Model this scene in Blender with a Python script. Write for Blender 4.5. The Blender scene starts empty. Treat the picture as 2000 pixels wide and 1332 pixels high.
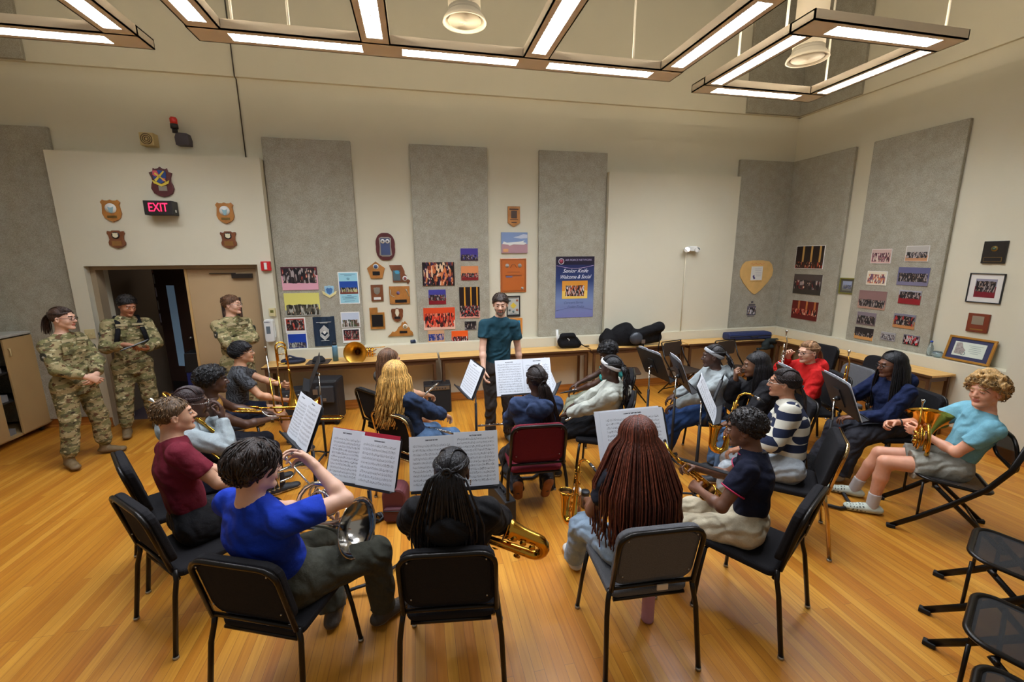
import bpy, bmesh, math, random
import numpy as np
from math import sin, cos, pi, radians as RD
from mathutils import Vector as V, Matrix as M4

SC = bpy.context.scene
COL = SC.collection

# ---------------------------------------------------------------- camera
F_, PITCH, YAW, ROLL = 835.375, .196, .2143, -.0065
fw = V((sin(YAW)*cos(PITCH), cos(YAW)*cos(PITCH), -sin(PITCH)))
rt = V((cos(YAW), -sin(YAW), 0))
up = rt.cross(fw)
R_ = rt*cos(ROLL)+up*sin(ROLL)
U_ = -rt*sin(ROLL)+up*cos(ROLL)
cd = bpy.data.cameras.new('camera')
cam = bpy.data.objects.new('camera', cd)
COL.objects.link(cam)
cd.sensor_width = 36
cd.lens = F_/2000*36
cd.clip_start = .05
cam.matrix_world = M4(((R_.x, U_.x, -fw.x, 0), (R_.y, U_.y, -fw.y, 0), (R_.z, U_.z, -fw.z, 2.2), (0, 0, 0, 1)))
SC.camera = cam

# ---------------------------------------------------------------- world, view, exposure
SC.view_settings.view_transform = 'Standard'
SC.view_settings.look = 'None'
SC.view_settings.gamma = 1
SC.view_settings.use_curve_mapping = False
SC.view_settings.exposure = 0.48
wd = bpy.data.worlds.new('world')
SC.world = wd
wd.use_nodes = True
wd.node_tree.nodes['Background'].inputs[0].default_value = (1, .93, .82, 1)
wd.node_tree.nodes['Background'].inputs[1].default_value = .17
LAMP_GAIN = 66.0      # brightness of the fluorescent lenses
UPLIGHT = 22.0

# ---------------------------------------------------------------- helpers
def lin(c):
    r = []
    for x in c:
        x = x/255
        r.append(x/12.92 if x <= .04045 else ((x+.055)/1.055)**2.4)
    return (*r, 1)

MC = {}
def mat(key, col=(128, 128, 128), rough=.6, metal=0., bump=None, var=None, spec=.5, emit=None, alpha=None, coat=0, sheen=0, trans=0):
    """var=(scale, amount 0..1) mottling; bump=(scale,strength,dist)"""
    if key in MC:
        return MC[key]
    m = bpy.data.materials.new(key)
    MC[key] = m
    m.use_nodes = True
    nt = m.node_tree
    b = nt.nodes['Principled BSDF']
    c = lin(col)
    b.inputs['Base Color'].default_value = c
    b.inputs['Roughness'].default_value = rough
    b.inputs['Metallic'].default_value = metal
    b.inputs['Specular IOR Level'].default_value = spec
    if coat: b.inputs['Coat Weight'].default_value = coat
    if sheen: b.inputs['Sheen Weight'].default_value = sheen
    if trans: b.inputs['Transmission Weight'].default_value = trans
    if alpha is not None: b.inputs['Alpha'].default_value = alpha
    if emit:
        b.inputs['Emission Color'].default_value = lin(emit[0])
        b.inputs['Emission Strength'].default_value = emit[1]
    if bump or var:
        tc = nt.nodes.new('ShaderNodeTexCoord')
    if var:
        n = nt.nodes.new('ShaderNodeTexNoise')
        n.inputs['Scale'].default_value = var[0]
        n.inputs['Detail'].default_value = 5
        nt.links.new(tc.outputs['Object'], n.inputs['Vector'])
        r = nt.nodes.new('ShaderNodeValToRGB')
        r.color_ramp.elements[0].position = .3
        r.color_ramp.elements[1].position = .7
        r.color_ramp.elements[0].color = (*[x*(1-var[1]) for x in c[:3]], 1)
        r.color_ramp.elements[1].color = (*[min(1, x*(1+var[1])) for x in c[:3]], 1)
        nt.links.new(n.outputs[0], r.inputs[0])
        nt.links.new(r.outputs[0], b.inputs['Base Color'])
    if bump:
        n = nt.nodes.new('ShaderNodeTexNoise')
        n.inputs['Scale'].default_value = bump[0]
        n.inputs['Detail'].default_value = 3
        nt.links.new(tc.outputs['Object'], n.inputs['Vector'])
        bp = nt.nodes.new('ShaderNodeBump')
        bp.inputs['Strength'].default_value = bump[1]
        bp.inputs['Distance'].default_value = bump[2] if len(bump) > 2 else .01
        nt.links.new(n.outputs[0], bp.inputs['Height'])
        nt.links.new(bp.outputs[0], b.inputs['Normal'])
    return m

class NB:
    """small node-building helper on a fresh material"""
    def __init__(s, key):
        s.m = bpy.data.materials.new(key)
        MC[key] = s.m
        s.m.use_nodes = True
        s.nt = s.m.node_tree
        s.b = s.nt.nodes['Principled BSDF']
        s.tc = s.nt.nodes.new('ShaderNodeTexCoord')
    def n(s, t, **k):
        x = s.nt.nodes.new('ShaderNode'+t)
        for a, v in k.items():
            if a[0] == '_': x.inputs[a[1:].replace('_', ' ')].default_value = v
            else: setattr(x, a, v)
        return x
    def l(s, a, b):
        s.nt.links.new(a, b)
    def math(s, op, a, b=None, c=None, clamp=False):
        x = s.n('Math', operation=op, use_clamp=clamp)
        for i, v in enumerate((a, b, c)):
            if v is None: continue
            if isinstance(v, (int, float)): x.inputs[i].default_value = v
            else: s.l(v, x.inputs[i])
        return x.outputs[0]
    def mix(s, f, a, b, mode='MIX'):
        x = s.n('Mix', data_type='RGBA', blend_type=mode)
        for i, v in ((0, f), (6, a), (7, b)):
            if isinstance(v, (int, float)): x.inputs[i].default_value = v
            elif isinstance(v, tuple): x.inputs[i].default_value = v if len(v) == 4 else lin(v)
            else: s.l(v, x.inputs[i])
        return x.outputs[2]
    def ramp(s, f, stops, interp='LINEAR'):
        x = s.n('ValToRGB')
        x.color_ramp.interpolation = interp
        e = x.color_ramp.elements
        while len(e) < len(stops): e.new(.5)
        for i, (p, c) in enumerate(stops):
            e[i].position = p
            e[i].color = c if len(c) == 4 else lin(c)
        s.l(f, x.inputs[0])
        return x.outputs[0]
    def noise(s, scale, detail=3, vec=None, w=None):
        x = s.n('TexNoise')
        x.inputs['Scale'].default_value = scale
        x.inputs['Detail'].default_value = detail
        if w is not None:
            x.noise_dimensions = '4D'
            x.inputs['W'].default_value = w
        s.l(vec if vec is not None else s.tc.outputs['Object'], x.inputs['Vector'])
        return x
    def map(s, vec, scale=(1, 1, 1), rot=(0, 0, 0), loc=(0, 0, 0)):
        x = s.n('Mapping')
        x.inputs['Scale'].default_value = scale
        x.inputs['Rotation'].default_value = rot
        x.inputs['Location'].default_value = loc
        s.l(vec, x.inputs['Vector'])
        return x.outputs[0]
    def bump(s, h, st=.3, d=.01):
        x = s.n('Bump')
        x.inputs['Strength'].default_value = st
        x.inputs['Distance'].default_value = d
        s.l(h, x.inputs['Height'])
        s.l(x.outputs[0], s.b.inputs['Normal'])

def basis(d, hint=(0, 0, 1)):
    d = V(d).normalized()
    h = V(hint)
    if abs(d.dot(h.normalized())) > .98: h = V((1, 0, 0)) if abs(d.x) < .9 else V((0, 1, 0))
    x = h.cross(d).normalized()
    y = d.cross(x)
    return x, y, d

class G:
    """collects polygons into one mesh"""
    def __init__(s, T=None):
        s.v, s.f, s.mi, s.sm = [], [], [], []
        s.T = T or M4.Identity(4)
        s.m = 0
    def add(s, vs, fs, smooth=False):
        o = len(s.v)
        s.v += [tuple(s.T @ V(p)) for p in vs]
        s.f += [[i+o for i in f] for f in fs]
        s.mi += [s.m]*len(fs)
        s.sm += [smooth]*len(fs)
        return s
    def box(s, x0, x1, y0, y1, z0, z1, tap=0):
        t = tap
        vs = [(x0, y0, z0), (x1, y0, z0), (x1, y1, z0), (x0, y1, z0), (x0+t, y0+t, z1), (x1-t, y0+t, z1), (x1-t, y1-t, z1), (x0+t, y1-t, z1)]
        return s.add(vs, [(3, 2, 1, 0), (4, 5, 6, 7), (0, 1, 5, 4), (1, 2, 6, 5), (2, 3, 7, 6), (3, 0, 4, 7)])
    def bar(s, a, b, w, h=None, hint=(0, 0, 1)):
        h = h or w
        a, b = V(a), V(b)
        x, y, d = basis(b-a, hint)
        vs = [p+x*i*w/2+y*j*h/2 for p in (a, b) for i, j in ((-1, -1), (1, -1), (1, 1), (-1, 1))]
        return s.add(vs, [(3, 2, 1, 0), (4, 5, 6, 7), (0, 1, 5, 4), (1, 2, 6, 5), (2, 3, 7, 6), (3, 0, 4, 7)])
    def tube(s, pts, r, n=8, closed=False, flat=1, hint=None):
        pts = [V(p) for p in pts]
        m = len(pts)
        rs = r if isinstance(r, (list, tuple)) else [r]*m
        vs = []
        fs = []
        px = None
        for i, p in enumerate(pts):
            if closed: d = pts[(i+1) % m]-pts[i-1]
            else: d = pts[min(i+1, m-1)]-pts[max(i-1, 0)]
            if d.length < 1e-9: d = V((0, 0, 1))
            d.normalize()
            if px is None: x, y, _ = basis(d, hint or (0, 0, 1))
            else:
                x = (px-d*px.dot(d))
                if x.length < 1e-6: x = basis(d)[0]
                x.normalize()
                y = d.cross(x)
            px = x
            for k in range(n):
                a = 2*pi*k/n
                vs.append(p+x*cos(a)*rs[i]+y*sin(a)*rs[i]*flat)
        for i in range(m if closed else m-1):
            j = (i+1) % m
            for k in range(n):
                l = (k+1) % n
                fs.append((i*n+k, i*n+l, j*n+l, j*n+k))
        if not closed:
            fs.append(tuple(range(n))[::-1])
            fs.append(tuple((m-1)*n+k for k in range(n)))
        return s.add(vs, fs, True)
    def lathe(s, prof, o=(0, 0, 0), d=(0, 0, 1), n=24):
        """prof: (radius, height) pairs"""
        x, y, d = basis(d)
        o = V(o)
        vs = []
        fs = []
        for r, h in prof:
            for k in range(n):
                a = 2*pi*k/n
                vs.append(o+d*h+x*cos(a)*r+y*sin(a)*r)
        for i in range(len(prof)-1):
            for k in range(n):
                l = (k+1) % n
                fs.append((i*n+k, i*n+l, (i+1)*n+l, (i+1)*n+k))
        if prof[0][0] > 1e-6: fs.append(tuple(range(n))[::-1])
        if prof[-1][0] > 1e-6: fs.append(tuple((len(prof)-1)*n+k for k in range(n)))
        return s.add(vs, fs, True)
    def cyl(s, a, b, r, n=16, r2=None):
        a, b = V(a), V(b)
        return s.lathe([(r, 0), (r2 if r2 is not None else r, (b-a).length)], a, b-a, n)
    def ball(s, c, r, n=12, sc=(1, 1, 1)):
        c = V(c)
        vs = []
        fs = []
        m = n//2+1
        for i in range(m+1):
            t = pi*i/m
            for k in range(n):
                a = 2*pi*k/n
                vs.append(c+V((r*sc[0]*sin(t)*cos(a), r*sc[1]*sin(t)*sin(a), r*sc[2]*cos(t))))
        for i in range(m):
            for k in range(n):
                l = (k+1) % n
                fs.append((i*n+k, (i+1)*n+k, (i+1)*n+l, i*n+l))
        return s.add(vs, fs, True)
    def prism(s, poly, t0, t1, ax='y'):
        """2-D outline in (x,z) extruded along y (or (x,y) along z)"""
        n = len(poly)
        if ax == 'y': vs = [(a, t0, b) for a, b in poly]+[(a, t1, b) for a, b in poly]
        elif ax == 'z': vs = [(a, b, t1) for a, b in poly]+[(a, b, t0) for a, b in poly]
        else: vs = [(t0, a, b) for a, b in poly]+[(t1, a, b) for a, b in poly]
        fs = [tuple(range(n)), tuple(range(2*n-1, n-1, -1))]
        fs += [(i, n+i, n+(i+1) % n, (i+1) % n) for i in range(n)]
        return s.add(vs, fs)

def finish(o, parent=None):
    COL.objects.link(o)
    if parent is not None: o.parent = parent
    return o

def obj(name, g, mats, parent=None, bevel=0, uv=None, sub=0, seg=2):
    me = bpy.data.meshes.new(name)
    me.from_pydata(g.v, [], g.f)
    for m in (mats if isinstance(mats, (list, tuple)) else [mats]): me.materials.append(m)
    me.polygons.foreach_set('material_index', g.mi)
    me.polygons.foreach_set('use_smooth', g.sm)
    if uv:   # planar uv from two axes over the bounding box
        a, b = uv
        co = [v.co for v in me.vertices]
        lo = [min(c[i] for c in co) for i in range(3)]
        hi = [max(c[i] for c in co) for i in range(3)]
        ul = me.uv_layers.new(name='uv')
        for lp in me.loops:
            c = co[lp.vertex_index]
            u = (c[abs(a)-1]-lo[abs(a)-1])/max(1e-6, hi[abs(a)-1]-lo[abs(a)-1])
            v = (c[abs(b)-1]-lo[abs(b)-1])/max(1e-6, hi[abs(b)-1]-lo[abs(b)-1])
            ul.data[lp.index].uv = (u if a > 0 else 1-u, v if b > 0 else 1-v)
    me.validate()
    me.update()
    bm = bmesh.new()
    bm.from_mesh(me)
    bmesh.ops.recalc_face_normals(bm, faces=bm.faces)
    bm.to_mesh(me)
    bm.free()
    o = bpy.data.objects.new(name, me)
    finish(o, parent)
    if bevel:
        b = o.modifiers.new('bevel', 'BEVEL')
        b.width = bevel
        b.segments = seg
        b.limit_method = 'ANGLE'
        b.angle_limit = RD(40)
        b.harden_normals = False
    if sub:
        b = o.modifiers.new('sub', 'SUBSURF')
        b.levels = b.render_levels = sub
    return o

def tag(o, label=None, cat=None, group=None, kind=None):
    if label: o['label'] = label
    if cat: o['category'] = cat
    if group: o['group'] = group
    if kind: o['kind'] = kind
    return o

def root(name, label, cat, loc=(0, 0, 0), rz=0, group=None, rot=None):
    o = bpy.data.objects.new(name, None)
    COL.objects.link(o)
    o.empty_display_size = .1
    o.location = loc
    o.rotation_euler = rot or (0, 0, RD(rz))
    return tag(o, label, cat, group)

def dup(r, loc, rz, label, group=None, rot=None):
    n = r.copy()
    COL.objects.link(n)
    n.location = loc
    n.rotation_euler = rot or (0, 0, RD(rz))
    n['label'] = label
    if group: n['group'] = group
    for c in list(r.children):
        k = c.copy()
        COL.objects.link(k)
        k.parent = n
        for d in list(c.children):
            e = d.copy()
            COL.objects.link(e)
            e.parent = k
    return n

def struct(name, g, m, **k):
    return tag(obj(name, g, m, **k), kind='structure')

def arc(c, r, a0, a1, n, ax='xz'):
    o = []
    for i in range(n+1):
        a = RD(a0+(a1-a0)*i/n)
        p = [c[0], c[1], c[2]]
        p['xyz'.index(ax[0])] += r*cos(a)
        p['xyz'.index(ax[1])] += r*sin(a)
        o.append(tuple(p))
    return o

def rrect(x0, x1, y0, y1, r, n=4):
    o = []
    for cx, cy, a in ((x1-r, y1-r, 0), (x0+r, y1-r, 90), (x0+r, y0+r, 180), (x1-r, y0+r, 270)):
        for i in range(n+1):
            t = RD(a+90*i/n)
            o.append((cx+r*cos(t), cy+r*sin(t)))
    return o
BLK = mat('black_metal', (26, 25, 25), .38, .6)
# ================================================================= the room
D, RX = 6.578, 6.415        # upper back wall plane (y), upper right wall plane (x)
LB, PT, CT = .917, 3.743, 4.438
DL, RL = D-.16, RX-.16      # lower wall planes
WALL = mat('wall_paint', (208, 202, 178), .85, bump=(60, .05), var=(1.3, .02))
WALLU = WALL
# floor
b = NB('floor_wood')
v = b.map(b.tc.outputs['Object'], rot=(0, 0, RD(90)))
br = b.n('TexBrick', offset=.37, offset_frequency=3, squash=1)
br.inputs['Scale'].default_value = 1
br.inputs['Brick Width'].default_value = 1.35
br.inputs['Row Height'].default_value = .057
br.inputs['Mortar Size'].default_value = .0012
br.inputs['Mortar Smooth'].default_value = .3
br.inputs['Bias'].default_value = 0
br.inputs['Color1'].default_value = (0, 0, 0, 1)
br.inputs['Color2'].default_value = (1, 1, 1, 1)
br.inputs['Mortar'].default_value = (.5, .5, .5, 1)
b.l(v, br.inputs['Vector'])
tone = b.ramp(br.outputs['Color'], [(0, (188, 120, 36)), (.4, (198, 134, 42)), (.75, (204, 142, 48)), (1, (214, 156, 60))])
gr = b.noise(1, 6, b.map(b.tc.outputs['Object'], scale=(60, 2.2, 1)))
grc = b.ramp(gr.outputs[0], [(.3, (206, 184, 150)), (.62, (255, 255, 255))])
c = b.mix(.5, tone, grc, 'MULTIPLY')
big = b.noise(.9, 3)
c = b.mix(.25, c, b.ramp(big.outputs[0], [(.3, (200, 170, 140)), (.7, (255, 250, 240))]), 'MULTIPLY')
c = b.mix(br.outputs['Fac'], c, (132, 84, 36))
b.l(c, b.b.inputs['Base Color'])
b.b.inputs['Roughness'].default_value = .36
b.b.inputs['Specular IOR Level'].default_value = .45
b.bump(b.noise(5, 2).outputs[0], .12, .02)
FLOORM = b.m
g = G().box(-5.5, 6.5, -2.2, 6.62, -.1, 0)
struct('floor', g, FLOORM)
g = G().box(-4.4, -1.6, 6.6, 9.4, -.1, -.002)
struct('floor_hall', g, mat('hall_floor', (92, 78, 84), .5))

def slab(name, boxes, m=WALL):
    g = G()
    for b_ in boxes: g.box(*b_)
    return struct(name, g, m)
# back wall: doorway opening x -4.05..-2.09 , z 0..2.09 (in the bump-out)
OX0, OX1, OZ = -4.05, -2.09, 2.11
BX0, BX1, BTOP, BY = -4.22, -1.915, 3.46, D-.17   # bump-out round the door
slab('wall_back', [(-5.6, OX0, D, D+.25, 0, CT), (OX1, 6.6, D, D+.25, 0, CT), (OX0, OX1, D, D+.25, OZ, CT)])
slab('wall_back_door_surround', [(BX0, OX0, BY, D, 0, BTOP), (OX1, BX1, BY, D, 0, BTOP), (OX0, OX1, BY, D, OZ, BTOP)])
slab('wall_back_lower', [(BX1, RL, DL, D, 0, LB)])
slab('wall_back_projection', [(2.955, 5.29, D-.12, D, LB, 3.46)])
slab('wall_back_upper', [(-5.6, 6.6, D-.05, D+.25, CT, 7.6)])
slab('wall_right', [(RX, RX+.25, -2.2, D, 0, CT)])
slab('wall_right_lower', [(RL, RX, 3.2, D, 0, LB)])
slab('wall_right_pier', [(RX-.3, RX, 1.6, 3.2, 0, CT)])
slab('wall_right_upper', [(RX-.05, RX+.25, -2.2, D, CT, 7.6)])
slab('wall_left', [(-5.65, -5.4, 2.0, D, 0, 7.6)])
# baseboards
WB = NB('baseboard_wood')
n1 = WB.noise(1, 5, WB.map(WB.tc.outputs['Object'], scale=(2, 2, 30)))
WB.l(WB.ramp(n1.outputs[0], [(.3, (150, 88, 30)), (.7, (192, 124, 50))]), WB.b.inputs['Base Color'])
WB.b.inputs['Roughness'].default_value = .4
BBM = WB.m
def base(name, x0, x1, y0, y1):
    g = G().box(x0, x1, y0, y1, .0, .13)
    g.box(x0-.008, x1+.008, y0-.008, y1, 0, .025)
    struct(name, g, BBM, bevel=.004)
base('baseboard_back', BX1, RL-.02, DL-.018, DL)
base('baseboard_back_left', BX0, OX0-.01, BY-.018, BY)
base('baseboard_door_side', OX1+.01, BX1, BY-.018, BY)
base('baseboard_corner', -5.4, BX0, D-.018, D)
g = G().box(RL-.018, RL, 3.2, DL, 0, .13)
struct('baseboard_right', g, BBM, bevel=.004)
g = G().box(RX-.318, RX-.3, 1.6, 3.2, 0, .13)
struct('baseboard_pier', g, BBM, bevel=.004)
# expansion joint / thin dark conduit on the back wall
g = G().box(-2.135, -2.125, BY-.01, BY+.002, 0, .001)
g = G().tube([(-2.12, D-.012, BTOP), (-2.125, D-.012, CT-.02), (-2.125, D-.062, CT), (-2.13, D-.062, 5.6)], .007, 6)
tag(obj('wall_cable', g, mat('cable_dark', (60, 52, 40), .6)), 'thin dark cable running up the back wall above the red fire alarm pull', 'cable')

# acoustic panels
b = NB('panel_fabric')
n1 = b.noise(160, 2)
n2 = b.noise(9, 4)
c = b.ramp(n1.outputs[0], [(.3, (140, 135, 118)), (.7, (178, 173, 156))])
c = b.mix(.35, c, b.ramp(n2.outputs[0], [(.35, (210, 205, 195)), (.65, (255, 255, 255))]), 'MULTIPLY')
b.l(c, b.b.inputs['Base Color'])
b.b.inputs['Roughness'].default_value = .95
b.bump(n1.outputs[0], .4, .004)
PANM = b.m
def panel(box, lab, grp='fabric acoustic panels on the walls'):
    x0, x1, y0, y1, z0, z1 = box
    if y1-y0 < .06: y1 -= .0015
    else: x1 -= .0015
    g = G().box(x0, x1, y0, y1, z0, z1)
    o = obj('acoustic_panel', g, PANM, bevel=.008)
    tag(o, lab, 'acoustic panel', grp)
    return o
TH = .05
panel((-5.38, BX0, D-TH, D, .12, PT), 'grey fabric acoustic panel left of the doorway, behind the tan cabinet')
panel((-1.906, -.807, D-TH, D, LB, PT), 'grey acoustic panel right beside the fire alarm pull, with the dark navy banner on it')
panel((-.028, 1.069, D-TH, D, LB, PT), 'grey acoustic panel with concert photos, behind and left of the standing man')
panel((1.853, 2.95, D-TH, D, LB, PT), 'grey acoustic panel with the tall blue poster on it')
panel((5.31, RX-TH, D-TH, D, LB, PT), 'grey acoustic panel in the corner with the wooden guitar pick shape')
panel((RX-TH, RX, 5.464, D, LB, PT), 'grey acoustic panel on the right wall with three stacked photos, next to the corner')
panel((RX-TH, RX, 4.11, 5.204, LB, PT), 'widest grey acoustic panel on the right wall, covered with group photos')
panel((5.31, RX-.05-TH, D-.05-TH, D-.05, CT+.005, 6.2), 'grey acoustic panel high on the back wall in the corner above the ledge line', 'upper acoustic panels')
panel((RX-.05-TH, RX-.05, 5.464, D-.05, CT+.005, 6.2), 'grey acoustic panel high on the right wall in the corner above the ledge line', 'upper acoustic panels')
panel((-5.38, -4.28, D-.05-TH, D-.05, CT+.005, 6.2), 'grey acoustic panel high at the upper left of the back wall', 'upper acoustic panels')

# ---------------------------------------------------------------- suspended light fixtures
FIX = mat('fixture_paint', (226, 212, 188), .5)
LENS = NB('lamp_lens')
w1 = LENS.noise(26, 2)
LENS.b.inputs['Base Color'].default_value = (.1, .1, .1, 1)
LENS.l(LENS.ramp(w1.outputs[0], [(.3, (198, 214, 240)), (.7, (255, 255, 255))]), LENS.b.inputs['Emission Color'])
LENS.b.inputs['Emission Strength'].default_value = LAMP_GAIN
LENSM = LENS.m
LOUV = mat('louver_white', (225, 228, 232), .35)
UPL = mat('uplight_tube', (255, 250, 240), .5, emit=((255, 244, 225), UPLIGHT))
FZ, FH = 4.1, .085
lamp_no = [0]
def beam(r, a, b, w=.24, lens=None, name='channel'):
    """a horizontal channel from a to b (x,y), open underneath round each lens"""
    a, b = V((*a, 0)), V((*b, 0))
    d = (b-a).normalized()
    n = V((-d.y, d.x, 0))
    T = M4(((d.x, n.x, 0, a.x), (d.y, n.y, 0, a.y), (0, 0, 1, FZ), (0, 0, 0, 1)))
    L = (b-a).length
    g = G(T)
    ls = lens or []
    s0 = 0
    W = .135
    g.box(0, L, w/2-.012, w/2, .0, FH).box(0, L, -w/2, -w/2+.012, 0, FH).box(0, L, -w/2+.012, w/2-.012, FH-.012, FH)
    for l0, l1 in ls:
        g.box(s0, l0, -w/2, w/2, 0, .012)
        s0 = l1
        g.box(l0, l1, W/2, w/2, 0, .012).box(l0, l1, -w/2, -W/2, 0, .012)
    g.box(s0, L, -w/2, w/2, 0, .012)
    g.box(0, .012, -w/2, w/2, 0, FH).box(L-.012, L, -w/2, w/2, 0, FH)
    obj(name, g, FIX, r)
    for l0, l1 in ls:
        g = G(T).add([(l0, -W/2, .03), (l1, -W/2, .03), (l1, W/2, .03), (l0, W/2, .03)], [(0, 3, 2, 1)])
        le = obj('lamp_lens', g, LENSM, r)
        g = G(T)
        k = int((l1-l0)/.055)
        for i in range(1, k):
            x = l0+(l1-l0)*i/k
            g.box(x-.0015, x+.0015, -W/2, W/2, .004, .026)
        g.box(l0, l1, -.003, .003, .004, .026)
        obj('louver', g, LOUV, le)
    # uplight tubes on top of the channel, hidden from below
    if ls:
        g = G(T)
        for l0, l1 in ls: g.cyl((l0, 0, FH+.02), (l1, 0, FH+.02), .013, 8)
        obj('uplight_tube', g, UPL, r)
ROD = mat('rod_white', (225, 220, 205), .4, emit=None)
def rods(r, pts):
    for x, y in pts: obj('hanging_rod', G().cyl((x, y, FZ+FH), (x, y, 7.5), .011, 8), ROD, r)
r = root('pendant_light', 'long pale ladder-shaped pendant light over the middle of the room', 'light fixture')
LN = 1.17
beam(r, (-1.8, 4.63), (2.86, 4.63), .26, [(.3, 1.4), (1.76, 2.88), (3.2, 4.35)], 'front_channel')
for x in (-1.66, -.27, 1.24, 2.72): beam(r, (x, 4.5), (x, 1.2), .26, [(.1, .1+LN), (1.42, 2.55)], 'cross_channel')
rods(r, [(-1.45, 4.55), (1.24, 3.9), (2.3, 4.55), (2.71, 3.3), (-1.0, 4.55)])
r = root('pendant_light', 'pale pendant light at the upper left, its corner above the doorway', 'light fixture')
beam(r, (-4.8, 4.9), (-2.28, 4.9), .26, [(1.06, 1.06+LN)], 'front_channel')
beam(r, (-2.41, 4.77), (-2.41, 2.2), .26, [(.1, .1+LN)], 'cross_channel')
rods(r, [(-2.41, 4.3)])
r = root('pendant_light', 'pale rectangular pendant light frame at the upper right near the corner', 'light fixture')
X0, X1, Y0, Y1 = 3.42, 4.87, 3.47, 4.88
beam(r, (X0-.12, Y1), (X1+.12, Y1), .24, [(.22, .22+LN)], 'front_channel')
beam(r, (X0-.12, Y0), (X1+.12, Y0), .24, [(.3, .3+LN)], 'rear_channel')
beam(r, (X0, Y1-.12), (X0, Y0+.12), .24, [(.05, 1.15)], 'side_channel')
beam(r, (X1, Y1-.12), (X1, Y0+.12), .24, [(.05, 1.15)], 'side_channel')
rods(r, [(X0, Y1-.5), (X1, Y1-.2), (X1, Y0), (X0, Y0+.3)])

# ceiling air diffusers hanging on round ducts
DUCT = mat('duct_paint', (208, 198, 176), .5)
def diffuser(x, y, z, lab):
    r = root('air_diffuser', lab, 'air diffuser', (x, y, z), group='round air diffusers')
    obj('duct', G().cyl((0, 0, .1), (0, 0, 3.2), .155, 28), DUCT, r)
    g = G().lathe([(.155, .12), (.16, .08), (.2, .03), (.21, 0), (.19, 0), (.18, .03), (.155, .1)], n=32)
    obj('outer_ring', g, DUCT, r)
    for i, rr in enumerate((.16, .125, .09, .055, .022)):
        g = G().lathe([(rr, .015-.004*i), (rr-.02, .045), (rr-.022, .043), (rr-.004, .012-.004*i)], n=28)
        obj('vane_ring', g, DUCT, r)
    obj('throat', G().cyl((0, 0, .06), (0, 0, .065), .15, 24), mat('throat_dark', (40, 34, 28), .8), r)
diffuser(.56, 4.62, 4.4, 'round air diffuser on a duct in the top centre, above the ladder light')
diffuser(4.35, 4.45, 4.32, 'round air diffuser seen through the rectangular pendant light frame')
# ================================================================= implicit-surface bodies
def A(*p): return np.array(p, float)
def nrm(v):
    v = np.asarray(v, float)
    return v/(np.linalg.norm(v)+1e-12)

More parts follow.
